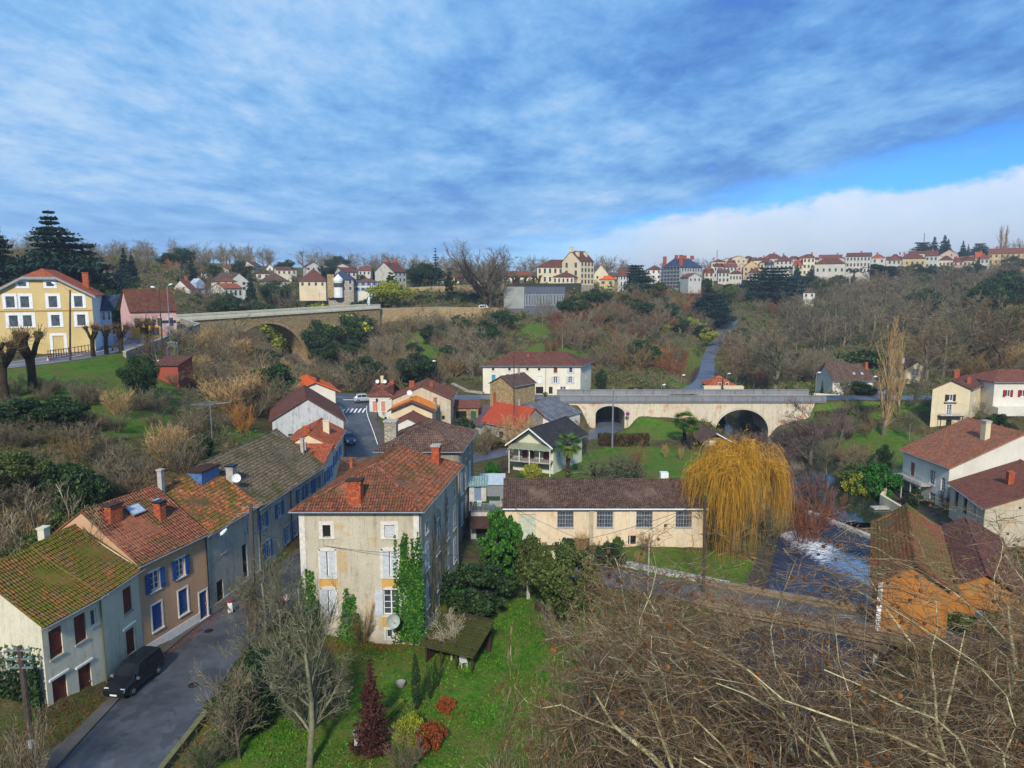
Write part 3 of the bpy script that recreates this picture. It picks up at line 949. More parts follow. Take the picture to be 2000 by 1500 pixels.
def ridge_caps(bm, p, q, o0, r=.13):
 p, q = Vector(p), Vector(q)
 d = q - p
 L = d.length
 if L < .3:
  return
 uvl = bm.loops.layers.uv.verify()
 d.normalize()
 side = d.cross(Vector((0, 0, 1))).normalized()
 up = side.cross(d)
 k = max(1, int(L / .42))
 for i in range(k):
  j0 = up * (.03 * math.sin(i * 1.7) - .05 * math.sin(math.pi * i / k))
  a = p + d * (L * i / k) + j0
  b = p + d * (L * (i + 1) / k + .03) + j0
  ra, rb = r * 1.08, r * .92
  va, vb = [], []
  for j in range(5):
   an = math.pi * j / 4
   va.append(bm.verts.new(a + side * (ra * math.cos(an)) + up * (ra * math.sin(an) * .75 - .02) - o0))
   vb.append(bm.verts.new(b + side * (rb * math.cos(an)) + up * (rb * math.sin(an) * .75 - .02) - o0))
  for j in range(4):
   f = bm.faces.new((va[j], va[j + 1], vb[j + 1], vb[j]))
   for l in f.loops:
    l[uvl].uv = (.11 + i * .22, 60.2)
class House:
 def __init__(s, name, label, A, B, C, z0, ze, wall, cat='house', group=None, base=1.5):
  s.A = Vector((A[0], A[1], 0))
  s.B = Vector((B[0], B[1], 0))
  if isinstance(C, (int, float)):
   e = (s.B - s.A).normalized()
   C = s.B + Vector((-e.y, e.x, 0)) * C
  s.C = Vector((C[0], C[1], 0))
  s.Dp = s.A + s.C - s.B
  s.eu = (s.B - s.A).normalized()
  s.ev = (s.C - s.B).normalized()
  s.W = (s.B - s.A).length
  s.L = (s.C - s.B).length
  s.z0, s.ze, s.base = z0, ze, base
  s.O = s.A + Vector((0, 0, z0))
  s.root = empty(name, s.O, label, cat, group)
  s.wall = wall
  s.open = {'F': [], 'R': [], 'B': [], 'L': []}
  s.gables = []
 def P(s, u, v, z):
  return s.A + s.eu * u + s.ev * v + Vector((0, 0, z))
 def face(s, k):
  c = [s.A, s.B, s.C, s.Dp]
  i = 'FRBL'.index(k)
  a, b = c[i], c[(i + 1) % 4]
  d = (b - a)
  L = d.length
  d.normalize()
  return a, d, L, Vector((d.y, -d.x, 0))
 # ---- roofs
 def roof(s, kind, rise, mat, o=.35, og=.25, detail=False, h1=None, h2=None, ridge=True, gutter=('F', 'B', 'L', 'R'), pu=.22, pv=.36, name='roof', top=None, shift=0.0):
  W, L, ze = s.W, s.L, s.ze
  P = s.P
  z1 = ze + rise
  sl = []
  rid = []
  if kind in ('hipv', 'gabv'):
   k = rise / (W / 2)
   zo = ze - k * o
   if kind == 'hipv':
    a = h1 if h1 is not None else W / 2
    b = h2 if h2 is not None else W / 2
    if h1 == 0:
     f0, g0 = -og, True
    else:
     f0, g0 = a, False
    if h2 == 0:
     f1, g1 = L + og, True
    else:
     f1, g1 = L - b, False
    fo = -og if g0 else -o
    bo = L + og if g1 else L + o
    R0, R1 = P(W / 2, f0, z1), P(W / 2, f1, z1)
    sl.append(([P(-o, fo, zo), R0, R1, P(-o, bo, zo)], s.ev))
    sl.append(([P(W + o, fo, zo), P(W + o, bo, zo), R1, R0], s.ev))
    if not g0:
     sl.append(([P(-o, -o, zo), P(W + o, -o, zo), R0], s.eu))
     rid += [(P(-o, -o, zo), R0), (P(W + o, -o, zo), R0)]
    else:
     s.gables.append(('F', rise))
    if not g1:
     sl.append(([P(-o, L + o, zo), R1, P(W + o, L + o, zo)], s.eu))
     rid += [(P(-o, L + o, zo), R1), (P(W + o, L + o, zo), R1)]
    else:
     s.gables.append(('B', rise))
   else:
    R0, R1 = P(W / 2, -og, z1), P(W / 2, L + og, z1)
    sl.append(([P(-o, -og, zo), R0, R1, P(-o, L + og, zo)], s.ev))
    sl.append(([P(W + o, -og, zo), P(W + o, L + og, zo), R1, R0], s.ev))
    s.gables += [('F', rise), ('B', rise)]
   rid.append((R0, R1))
   ka = rise / a if kind == 'hipv' and a else 99
   s.under = lambda u, v: ze + min(k * (W / 2 - abs(u - W / 2)), ka * v)
  elif kind in ('hipu', 'gabu'):
   k = rise / (L / 2)
   zo = ze - k * o
   a = (h1 if h1 is not None else L / 2) if kind == 'hipu' else 0
   b = (h2 if h2 is not None else L / 2) if kind == 'hipu' else 0
   g0, g1 = (a == 0), (b == 0)
   R0 = P(-og if g0 else a, L / 2, z1)
   R1 = P(W + og if g1 else W - b, L / 2, z1)
   l0 = -og if g0 else -o
   l1 = W + og if g1 else W + o
   sl.append(([P(l0, -o, zo), P(l1, -o, zo), R1, R0], s.eu))
   sl.append(([P(l0, L + o, zo), R0, R1, P(l1, L + o, zo)], s.eu))
   if not g0:
    sl.append(([P(-o, -o, zo), R0, P(-o, L + o, zo)], s.ev))
    rid += [(P(-o, -o, zo), R0), (P(-o, L + o, zo), R0)]
   else:
    s.gables.append(('L', rise))
   if not g1:
    sl.append(([P(W + o, -o, zo), P(W + o, L + o, zo), R1], s.ev))
    rid += [(P(W + o, -o, zo), R1), (P(W + o, L + o, zo), R1)]
   else:
    s.gables.append(('R', rise))
   rid.append((R0, R1))
   s.under = lambda u, v: ze + k * (L / 2 - abs(v - L / 2))
  elif kind == 'shed':
   k = rise / L
   sl.append(([P(-og, -o, ze - k * o), P(W + og, -o, ze - k * o), P(W + og, L + .02, z1), P(-og, L + .02, z1)], s.eu))
   s.gables += [('Rs', rise), ('Ls', rise), ('Bs', rise)]
   s.under = lambda u, v: ze + k * v
  elif kind == 'shedr':       # falls to the right side
   k = rise / W
   sl.append(([P(W + o, -og, ze - k * o), P(W + o, L + og, ze - k * o), P(-.02, L + og, z1), P(-.02, -og, z1)], s.ev))
   s.gables += [('Fr', rise), ('Br', rise), ('Lr', rise)]
   s.under = lambda u, v: ze + k * (W - u)
  elif kind == 'flat':
   sl.append(([P(-o, -o, ze + .12), P(W + o, -o, ze + .12), P(W + o, L + o, ze + .12), P(-o, L + o, ze + .12)], s.eu))
   s.under = lambda u, v: ze + .1
  bm = bmesh.new()
  for pts, e in sl:
   slope_mesh(bm, pts, e, s.O, detail, pu=pu, pv=pv)
  if ridge:
   for a, b in rid:
    ridge_caps(bm, a, b, s.O, .13 if detail else .12)
  me = bpy.data.meshes.new(name)
  bm.to_mesh(me)
  bm.free()
  s.rf = mobj(name, me, mat, s.root)
  if gutter and kind != 'flat':
   mb = MB()
   zo = s.under(0, 0) if False else None
   kk = {'hipv': rise / (W / 2), 'gabv': rise / (W / 2), 'hipu': rise / (L / 2), 'gabu': rise / (L / 2), 'shed': rise / L, 'shedr': rise / W}[kind]
   zg = ze - kk * o - .07
   ends = {'F': (P(-o, -o - .05, zg), P(W + o, -o - .05, zg)), 'B': (P(-o, L + o + .05, zg), P(W + o, L + o + .05, zg)),
     'L': (P(-o - .05, -o, zg), P(-o - .05, L + o, zg)), 'R': (P(W + o + .05, -o, zg), P(W + o + .05, L + o, zg))}
   okk = {'hipv': 'LR' + ('' if h1 == 0 else 'F') + ('' if h2 == 0 else 'B'), 'gabv': 'LR', 'hipu': 'FB' + ('' if h1 == 0 else 'L') + ('' if h2 == 0 else 'R'), 'gabu': 'FB', 'shed': 'F', 'shedr': 'R'}[kind]
   for gk in gutter:
    if gk in okk:
     mb.tube([ends[gk][0], ends[gk][1]], .065, 6)
   if mb.f:
    mb.build('gutter', ZINC, s.root, s.O)
  return s.rf
 # ---- openings: face key, centre along the face, sill height above z0, width, height, style
 def win(s, k, c, z, w=.95, h=1.5, st='win', sh=None, surr=None, sw=.13, arch=False):
  s.open[k].append((c, z, w, h, st, sh, surr, sw, arch))
  return s
 def done(s, simple=False, recess=.18):
  O = s.O
  mb = MB()
  for k in 'FRBL':
   a, d, L, n = s.face(k)
   ops = s.open[k]
   us = {0.0, L}
   zs = {s.z0 - s.base, s.ze}
   if not simple:
    for (c, z, w, h, *_r) in ops:
     us |= {max(0, c - w / 2), min(L, c + w / 2)}
     zs |= {s.z0 + z, min(s.ze - .02, s.z0 + z + h)}
   us, zs = sorted(us), sorted(zs)
   for u0, u1 in zip(us, us[1:]):
    if u1 - u0 < 1e-4:
     continue
    for q0, q1 in zip(zs, zs[1:]):
     um, zm = (u0 + u1) / 2, (q0 + q1) / 2
     hole = False
     if not simple:
      for (c, z, w, h, *_r) in ops:
       if abs(um - c) < w / 2 and s.z0 + z < zm < s.z0 + z + h:
        hole = True
     if hole or q1 - q0 < 1e-4:
      continue
     p = a + d * u0
     q = a + d * u1
     mb.poly([(p.x, p.y, q0), (q.x, q.y, q0), (q.x, q.y, q1), (p.x, p.y, q1)])
   if not simple:
    for (c, z, w, h, *_r) in ops:
     p = a + d * (c - w / 2)
     q = a + d * (c + w / 2)
     z0, z1 = s.z0 + z, min(s.ze - .02, s.z0 + z + h)
     i = -n * recess
     c4 = [Vector((p.x, p.y, z0)), Vector((q.x, q.y, z0)), Vector((q.x, q.y, z1)), Vector((p.x, p.y, z1))]
     for j in range(4):
      m = (j + 1) % 4
      mb.poly([c4[m], c4[j], c4[j] + i, c4[m] + i])
  for gk, rise in s.gables:
   a, d, L, n = s.face(gk[0])
   b = a + d * L
   if gk == 'Rs':
    mb.poly([(a.x, a.y, s.ze), (b.x, b.y, s.ze), (b.x, b.y, s.ze + rise - .06)])
   elif gk == 'Ls':
    mb.poly([(a.x, a.y, s.ze), (b.x, b.y, s.ze), (a.x, a.y, s.ze + rise - .06)])
   elif gk in ('Bs', 'Lr'):
    mb.poly([(a.x, a.y, s.ze), (b.x, b.y, s.ze), (b.x, b.y, s.ze + rise - .06), (a.x, a.y, s.ze + rise - .06)])
   elif gk == 'Fr':
    mb.poly([(a.x, a.y, s.ze), (b.x, b.y, s.ze), (a.x, a.y, s.ze + rise - .06)])
   elif gk == 'Br':
    mb.poly([(a.x, a.y, s.ze), (b.x, b.y, s.ze), (b.x, b.y, s.ze + rise - .06)])
   else:
    m = (a + b) / 2
    mb.poly([(a.x, a.y, s.ze), (b.x, b.y, s.ze), (m.x, m.y, s.ze + rise - .06)])
  mb.build('wall', s.wall, s.root, O)
  for k in 'FRBL':
   a, d, L, n = s.face(k)
   for op in s.open[k]:
    s._opening(a, d, n, op, simple, recess)
  return s
 def _opening(s, a, d, n, op, simple, recess):
  c, z, w, h, st, sh, surr, sw, arch = op
  O = s.O
  base = a + d * c
  Z = Vector((0, 0, 1))
  zz = s.z0 + z
  def bx(mb, u0, u1, z0, z1, y0, y1):     # box in face coordinates; y outwards
   p = base + d * u0 + n * y1 + Z * (zz + z0)
   mb.box(p, d * (u1 - u0), -n * (y1 - y0), Z * (z1 - z0))
  if simple:
   mb = MB()
   bx(mb, -w / 2 - .1, w / 2 + .1, -.1, h + .1, .0, .035)
   wn = mb.build('door' if st == 'door' else 'window', surr or WHITE, s.root, O)
   mb = MB()
   bx(mb, -w / 2, w / 2, 0, h, .03, .05)
   mb.build('pane' if st != 'door' else 'panel', (sh or DKWOOD) if st in ('door', 'shut') else GLASS, wn, O)
   if st == 'open':
    for sg in (-1, 1):
     mb = MB()
     u = sg * (w / 2 + w * .27 + .02)
     bx(mb, u - w * .25, u + w * .25, -.02, h + .02, .04, .09)
     mb.build('shutter', sh, wn, O)
   return
  top = h
  if surr:
   mb = MB()
   t_ = .035
   bx(mb, -w / 2 - sw, -w / 2, -.05, h + sw, -.02, t_)
   bx(mb, w / 2, w / 2 + sw, -.05, h + sw, -.02, t_)
   if arch:
    p = []
    for i in range(9):
     f = -1 + 2 * i / 8
     p.append(base + d * (f * (w / 2 + sw)) + Z * (zz + h + sw + (1 - f * f) * w * .13) + n * -.02)
    for i in range(8, -1, -1):
     f = -1 + 2 * i / 8
     p.append(base + d * (f * (w / 2)) + Z * (zz + h + (1 - f * f) * .0) + n * -.02)
    for i in range(8):
     q = [p[i], p[17 - i], p[16 - i], p[i + 1]]
     mb.prism(q, n * (t_ + .02))
   else:
    bx(mb, -w / 2, w / 2, h, h + sw, -.02, t_)
   bx(mb, -w / 2 - sw, w / 2 + sw, -.15, -.05, -.02, t_ + .06)
   mb.build('surround', surr, s.root, O)
  elif st not in ('door', 'garage', 'dark'):
   mb = MB()
   bx(mb, -w / 2 - .08, w / 2 + .08, -.1, 0, -.02, .07)
   mb.build('sill', CONC, s.root, O)
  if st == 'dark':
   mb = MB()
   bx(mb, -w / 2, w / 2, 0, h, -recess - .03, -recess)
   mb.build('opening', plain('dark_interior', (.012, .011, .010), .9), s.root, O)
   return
  if st in ('door', 'garage', 'shut'):
   mb = MB()
   bx(mb, -w / 2, w / 2, 0, h, -recess + .02, -recess + .08)
   nb = max(2, int(w / .2)) if st != 'garage' else 0
   for i in range(nb):
    u = -w / 2 + w * (i + .5) / nb
    bx(mb, u - w / nb * .42, u + w / nb * .42, .03, h - .03, -recess + .081, -recess + .10)
   if st == 'shut':
    for q in (.22, .78):
     bx(mb, -w / 2 + .04, w / 2 - .04, h * q - .05, h * q + .05, -recess + .101, -recess + .13)
   dr = mb.build({'door': 'door', 'garage': 'garage_door', 'shut': 'shutter'}[st], sh or BROWN, s.root, O)
   if st == 'door':
    mb = MB()
    bx(mb, w / 2 - .16, w / 2 - .08, h * .45, h * .45 + .1, -recess + .101, -recess + .16)
    mb.build('handle', ZINC, dr, O)
   return
  fm = WHITE if st != 'bars' else plain('old_grey_frame', hexc('#8d9096'), .7)
  mb = MB()
  f = .07
  y0, y1 = -recess + .02, -recess + .09
  bx(mb, -w / 2, w / 2, 0, f, y0, y1)
  bx(mb, -w / 2, w / 2, h - f, h, y0, y1)
  bx(mb, -w / 2, -w / 2 + f, f, h - f, y0, y1)
  bx(mb, w / 2 - f, w / 2, f, h - f, y0, y1)
  if st == 'bars':
   nu, nz = 6, 4
   for i in range(1, nu):
    u = -w / 2 + w * i / nu
    t_ = .035 if i != 3 else .06
    bx(mb, u - t_ / 2, u + t_ / 2, f, h - f, y0, y1 - .01)
   for i in range(1, nz):
    q = h * i / nz
    t_ = .035 if i != 3 else .08
    bx(mb, -w / 2 + f, w / 2 - f, q - t_ / 2, q + t_ / 2, y0, y1 - .02)
  elif w > .75 and st != 'plain':
   bx(mb, -.05, .05, f, h - f, y0, y1)
   if h > 1.25:
    for q in ((.33, .66) if h < 1.7 else (.25, .5, .75)):
     bx(mb, -w / 2 + f, w / 2 - f, h * q - .018, h * q + .018, y0, y1 - .02)
  wn = mb.build('window', fm, s.root, O)
  mb = MB()
  bx(mb, -w / 2, w / 2, 0, h, -recess - .0, -recess + .019)
  mb.build('pane', GLASS, wn, O)
  if st in ('open', 'ajar', 'left'):
   for sg in (-1, 1):
    mb = MB()
    if st == 'ajar':         # nearly closed in the reveal, a dark slit between
     g = .08
     u0, u1 = (-w / 2, -g) if sg < 0 else (g, w / 2)
     yb = .0
    else:
     u0, u1 = (-w - .02, -w / 2 - .02) if sg < 0 else (w / 2 + .02, w + .02)
     yb = .04 if not surr else .07
    bx(mb, u0, u1, -.03, h + .02, yb, yb + .035)
    nb = 3
    for i in range(nb):
     uu = u0 + (u1 - u0) * (i + .5) / nb
     bx(mb, uu - (u1 - u0) / nb * .45, uu + (u1 - u0) / nb * .45, .0, h - .02, yb + .036, yb + .046)
    for q in (.18, .82):
     bx(mb, u0 + .02, u1 - .02, h * q - .05, h * q + .05, yb + .047, yb + .07)
    mb.build('shutter', sh or GREYW, wn, O)
 def chimney(s, u, v, w, d, top, mat=None, pots=0, zb=None, cap=None):
  z = s.under(u, v)
  O = s.O
  mb = MB()
  p = s.P(u, v, z - .6) - s.eu * w / 2 - s.ev * d / 2
  mb.box(p, s.eu * w, s.ev * d, (0, 0, top + .6))
  q = s.P(u, v, z + top) - s.eu * (w / 2 + .06) - s.ev * (d / 2 + .06)
  mb.box(q, s.eu * (w + .12), s.ev * (d + .12), (0, 0, .12))
  ch = mb.build('chimney', mat or BRICK, s.rf, O)
  if cap:
   mb = MB()
   q = s.P(u, v, z + top + .12) - s.eu * (w / 2 + .1) - s.ev * (d / 2 + .1)
   mb.box(q, s.eu * (w + .2), s.ev * (d + .2), (0, 0, .14))
   mb.build('chimney_cap', cap, ch if False else s.rf, O)
  if pots:
   mb = MB()
   for i in range(pots):
    f = (i + .5) / pots - .5
    c = s.P(u, v, z + top + .12) + s.eu * w * f
    mb.lathe(c, [(.11, 0), (.09, .4), (.12, .42), (.1, .5)], 8)
   mb.build('chimney_pot', plain('clay_pot', hexc('#b5603c'), .9), s.rf, O)
  return ch
 def pipe(s, k, c, z1=None, mat=None, r=.05):
  a, d, L, n = s.face(k)
  p = a + d * c + n * .09
  mb = MB()
  mb.tube([(p.x, p.y, s.z0 + .1), (p.x, p.y, (z1 or s.ze) - .15)], r, 6)
  mb.build('drainpipe', mat or ZINC, s.root, s.O)
 def strip(s, k, z0, z1, mat, y=.03, name='band', u0=0, u1=None):
  a, d, L, n = s.face(k)
  u1 = L if u1 is None else u1
  mb = MB()
  p = a + d * u0 + n * y + Vector((0, 0, s.z0 + z0))
  mb.box(p, d * (u1 - u0), -n * (y - .005), (0, 0, z1 - z0))
  mb.build(name, mat, s.root, s.O)
 def skylight(s, u, v, w=.8, h=1.0):
  e = .01
  z = s.under(u, v)
  du = (s.P(u + e, v, s.under(u + e, v)) - s.P(u - e, v, s.under(u - e, v))).normalized()
  dv = (s.P(u, v + e, s.under(u, v + e)) - s.P(u, v - e, s.under(u, v - e))).normalized()
  n = du.cross(dv).normalized()
  p = s.P(u, v, z) - du * w / 2 - dv * h / 2 + n * .05
  mb = MB()
  mb.box(p, du * w, dv * h, n * .12)
  fr = mb.build('skylight', ZINC, s.rf, s.O)
  mb = MB()
  mb.box(p + n * .121 + du * .08 + dv * .08, du * (w - .16), dv * (h - .16), n * .01)
  mb.build('skylight_glass', plain('skylight_glass', hexc('#aab6c4'), .15), s.rf, s.O)
def dish(loc, aim, r=.42, label='white satellite dish', parent=None, mat=None, name='satellite_dish'):
 mb = MB()
 ax = Vector(aim).normalized()
 u = ax.orthogonal().normalized()
 w = ax.cross(u)
 c = Vector(loc)
 prev = None
 for i in range(5):
  rr = r * i / 4
  ring = [c + ax * (.35 * rr * rr / r) + (u * math.cos(k * math.pi / 8) + w * math.sin(k * math.pi / 8)) * max(rr, .001) for k in range(16)]
  if prev:
   for k in range(16):
    j = (k + 1) % 16
    mb.poly([prev[k], prev[j], ring[j], ring[k]])
    mb.poly([ring[k] - ax * .02, ring[j] - ax * .02, prev[j] - ax * .02, prev[k] - ax * .02])
  prev = ring
 mb.tube([c - Vector((0, 0, r)), c, c + ax * r * .9 - w * r * .1], .02, 5)
 mb.tube([c, c - ax * .3 - Vector((0, 0, .1))], .03, 5)
 mb.cbox((c + ax * r * .9).x, (c + ax * r * .9).y, (c + ax * r * .9).z - .04, .08, .08, .08)
 return mb.build(name, mat or WHITE, parent, parent.location if parent is not None and parent.type == 'EMPTY' else None)
T_MAIN = tiles('clay_tiles_red', ['#33221c', '#5d3226', '#86432c', '#6b4030', '#a3532f', '#54402f', '#b56c44'], '#5a5226', .2, real=True, lich=.5)
T_DARK = tiles('clay_tiles_dark', ['#2e2423', '#43302c', '#5a3e36', '#4a3632', '#6b5044', '#3a2c2a'], None, 0, real=True, lich=.5)
T_PINK = tiles('clay_tiles_brown', ['#5a3226', '#7a4230', '#8a4b34', '#6e4432', '#a05a3c', '#4f3628'], '#5d5a34', .25, lich=.4, pu=.25, pv=.4)
T_MOSS = tiles('mossy_tiles', ['#6a3f22', '#9a5228', '#5d4a22', '#7d5226', '#b0602c'], '#6c6a20', .46, lich=.45, moss_scale=.8)
T_ORMOSS = tiles('orange_mossy_tiles', ['#8f4526', '#c0602f', '#7a4a2c', '#d27a42', '#5c3a26', '#9a6a3c'], '#66642a', .36, lich=.5, moss_scale=.9)
T_GREY = tiles('grey_lichen_tiles', ['#4e4438', '#6b5c48', '#5b5242', '#7d6e55', '#453c32', '#75705a'], '#5c5838', .3, lich=.6, moss_scale=.5)
T_ORANGE = tiles('orange_tiles', ['#8f4228', '#b5522e', '#c96a40', '#94462f', '#b35c3a', '#7a4232'], None, 0, lich=.3)
T_NEW = tiles('new_orange_tiles', ['#d4551f', '#e0632a', '#dc5c22', '#e6713a'], None, 0, lich=0, edge='#9a3f1c')
T_BRIGHT = tiles('bright_orange_tiles', ['#ee8a35', '#f59a45', '#e87c2c', '#f2a052'], None, 0, lich=.08, edge='#a05a28')
T_RED = tiles('red_brown_tiles', ['#4a2a24', '#63352c', '#784034', '#573630', '#86503f'], None, 0, lich=.45)
T_RED2 = tiles('red_tiles', ['#5f3026', '#7a3c2e', '#91503c', '#70453a', '#a3604a'], None, 0, lich=.45)
T_SLATE = tiles('slate', ['#3a3f4a', '#4a505c', '#424854', '#555c68'], None, 0, pu=.3, pv=.28, lich=.15, edge='#22252c')
T_BLUESLATE = tiles('blue_slate', ['#2e3950', '#38455e', '#435069'], None, 0, pu=.4, pv=.4, lich=.1, edge='#222a3a')
T_BLACK = tiles('black_tiles', ['#26272c', '#33343a', '#2c2d33', '#3c3d44'], None, 0, pu=.3, pv=.36, lich=.22, edge='#141518')
T_SHEET = tiles('grey_sheet_roof', ['#5f646c', '#6e737a', '#565a62', '#7a7c80'], None, 0, pu=1.0, pv=1.6, lich=.25, edge='#3c3f44')
T_BROWNF = tiles('brown_flat_tiles', ['#55302a', '#643a32', '#5b352e', '#70443a'], None, 0, pu=.3, pv=.3, lich=.2)
P_CREAM = plaster('cream_render', '#bab09a', '#74664f', .75, patch='#b79c72')
P_GREYW = plaster('grey_white_render', '#bab6aa', '#5e5c54', .7, patch='#97958a')
P_WHITEOLD = plaster('old_white_render', '#d0c9b0', '#77714f', .5)
P_WHITE = plaster('white_render', '#cfcbc0', '#8d887c', .3)
P_BRIGHT = plaster('bright_white_render', '#d2cdbf', '#a09a88', .25)
P_PINKT = plaster('pink_tan_render', '#c09a78', '#8f6d50', .25)
P_PINK = plaster('pale_pink_render', '#d3a8a2', '#9c7c74', .3)
P_YEL = plaster('ochre_yellow_render', '#cbb27a', '#a58a50', .2)
P_BEIGE = plaster('beige_render', '#d3c2a0', '#93825f', .4)
P_ORANGE = plaster('orange_render', '#ac7234', '#6f5638', .6, patch='#9f8050')
P_BARE = plaster('vine_streaked_render', '#8d8474', '#4a4238', .85)
P_STONE = rubble('ochre_rubble', ['#a8895a', '#c4a672', '#8f7550', '#d0b888', '#9a8466', '#b39a70'], '#7f7054', 3.0)
P_STONE2 = rubble('grey_rubble', ['#9a9284', '#b3a996', '#857c6e', '#c4b8a0', '#a39a8a'], '#8a8272', 3.0)
P_STONE3 = rubble('brown_rubble', ['#97805c', '#b29667', '#877256', '#c4a874', '#a58f6c'], '#75644a', 2.2, .2)
P_TOWN = [plaster('town_render_%s' % k, c, '#8a8070', .3) for k, c in (('cream', '#d2c6ac'), ('sand', '#c2b394'), ('pale', '#beb9ac'), ('rose', '#bfa898'), ('ochre', '#bfa77a'), ('grey', '#b3b2ac'))]
# ------------------------------------------------------------------ the street row on the left (facades look over the street)
def XY(v):
 return (v[0], v[1])
h = House('row_house', 'cream row house nearest the camera with brown shutters and a mossy orange roof', (-29.4, 42.3), (-28.35, 46.9), 9.5, .15, 7.2, P_WHITEOLD)
h.roof('gabu', 3.0, T_MOSS, o=.35, og=.12, detail=True, gutter=('F',))
h.win('F', .95, 4.35, 1.0, 1.9, 'shut', BROWN).win('F', 2.9, 4.35, .95, 1.9, 'shut', BROWN).win('F', 4.05, 4.9, .5, 1.2, 'win')
h.win('F', .95, 1.0, 1.1, 1.9, 'shut', BROWN).win('F', 2.95, .12, 1.05, 2.5, 'door', BROWN)
h.done()
for c, z, w in ((.95, 2.98, 1.5), (2.95, 2.7, 1.4)):
 a, d, L, n = h.face('F')
 mb = MB()
 mb.box(a + d * (c - w / 2) + n * .09 + Vector((0, 0, h.z0 + z)), d * w, -n * .1, (0, 0, .14))
 mb.build('lintel', WHITE, h.root, h.O)
h.pipe('F', 4.62, mat=plain('mossy_pipe', hexc('#5c6240'), .8))
h = House('row_house', 'pale row house with two brown shutters between the cream end house and the tan house', (-28.35, 46.93), (-28.0, 51.3), 9.5, .15, 7.25, P_WHITEOLD)
h.roof('gabu', 3.1, T_MOSS, o=.35, og=.1, detail=True, gutter=('F',))
h.win('F', 2.9, 4.2, 1.0, 1.9, 'shut', BROWN).win('F', 2.9, 1.0, 1.0, 1.9, 'shut', BROWN)
h.done()
mb = MB()
a, d, L, n = h.face('F')
mb.box(a + d * 2.1 + n * .09 + Vector((0, 0, 3.25)), d * 1.5, -n * .1, (0, 0, .14))
mb.build('lintel', WHITE, h.root, h.O)
h.chimney(2.0, 5.3, .6, .5, .9, P_WHITEOLD)
h = House('row_house', 'tan rendered row house with dark blue shutters and three roof windows', (-28.0, 51.33), (-25.9, 58.3), 10.0, .1, 7.6, P_PINKT)
h.roof('gabu', 3.5, T_PINK, o=.35, og=.12, detail=True, gutter=('F',), pu=.25, pv=.4)
h.win('F', 1.5, 4.7, .95, 1.5, 'open', NAVY, WHITE).win('F', 4.2, 4.7, .95, 1.5, 'open', NAVY, WHITE)
h.win('F', 1.5, 1.5, 1.0, 2.05, 'shut', NAVY, WHITE).win('F', 4.3, 1.5, 1.0, 2.05, 'shut', NAVY, WHITE).win('F', 6.55, .1, .9, 2.3, 'door', NAVY, WHITE)
h.done()
h.strip('F', -.1, .75, WHITE, .05, 'plinth', 0, 6.0)
h.chimney(1.6, 3.6, 1.15, .6, .95, BRICK, cap=DKWOOD)
h.chimney(5.0, 2.4, .62, .62, 1.1, BRICK, cap=DARKM)
h.skylight(1.9, 4.2, .7, 1.0)
h.skylight(3.7, 3.6, 1.3, 1.0)
h.skylight(6.0, 3.5, .7, .8)
h.pipe('F', 7.2, mat=DARKM)
h = House('row_house', 'bare grey row house with a dark doorway under an orange mossy roof', (-25.88, 58.35), (-24.55, 66.7), 10.0, .1, 7.5, P_GREYW)
h.roof('gabu', 3.3, T_ORMOSS, o=.4, og=.1, detail=True, gutter=('F',))
h.win('F', 5.9, .9, .85, 3.2, 'dark').win('F', 2.6, 4.6, .9, 1.3, 'shut', GREYW).win('F', 6.5, 5.1, .8, 1.3, 'ajar', GREYW).win('F', 1.6, .2, 1.0, 2.2, 'door', DKWOOD)
h.done()
h.strip('F', 0, .6, CONC, .08, 'plinth')
mb = MB()
p = h.P(5.4, 3.6, 8.9)
mb.box(p, h.eu * 2.9, h.ev * 1.3, (0, 0, 2.1))
db = mb.build('dormer', plain('blue_cladding', hexc('#4d6f9c'), .6, var=.2), h.rf, h.O)
mb = MB()
mb.box(p - h.eu * .12 - h.ev * .12 + Vector((0, 0, 2.1)), h.eu * 3.14, h.ev * 1.6, (0, 0, .14))
mb.build('dormer_cap', T_RED, h.rf, h.O)
h.chimney(.9, 4.5, .4, .4, 1.9, CONC)
h = House('row_house', 'long grey row house with pale blue shutters under a lichened grey roof', (-24.5, 66.75), (-22.55, 83.0), 11.0, 0, 7.2, P_GREYW)
h.roof('gabu', 4.0, T_GREY, o=.4, og=.15, detail=True, gutter=('F',))
for c in (1.0, 4.6, 9.8, 12.3, 14.6):
 h.win('F', c, 4.6, .95, 1.45, 'open', BLUE, SURR)
for c, st in ((1.6, 'open'), (6.2, 'open'), (8.1, 'open'), (11, 'shut'), (13.6, 'shut')):
 h.win('F', c, 1.3, .95, 1.7, st, BLUE, SURR)
h.done()
h.pipe('F', .15, mat=DARKM)
h.pipe('F', 7.3, mat=DARKM)
h.chimney(.8, 2.9, .8, .7, 1.3, CONC, cap=DARKM)
o = dish(h.P(.2, 2.1, h.under(.2, 2.1) + 1.0), (.35, -.9, .3), .42, name='satellite_dish')
tag(o, 'white satellite dish by the dark chimney on the lichened grey roof', 'satellite dish')
h.chimney(15.6, 2.0, .35, .35, 1.6, CONC)
h = House('row_house', 'low cream house with a single slope of orange tiles facing the camera', (-29.6, 83.3), (-22.5, 83.3), (-22.6, 88.2), .1, 7.2, P_WHITE)
h.roof('shed', 1.3, T_ORANGE, o=.4, og=.25, detail=False, gutter=())
h.win('R', 1.2, 4.4, .8, 1.5, 'open', SKYB, WHITE).win('R', 3.4, 4.4, .8, 1.5, 'open', SKYB, WHITE).win('R', 1.4, .2, .9, 2.6, 'shut', SKYB, WHITE).win('R', 3.5, .2, .9, 2.6, 'shut', SKYB, WHITE)
h.done()
h.chimney(4.4, 2.2, .35, .35, 1.3, CONC)
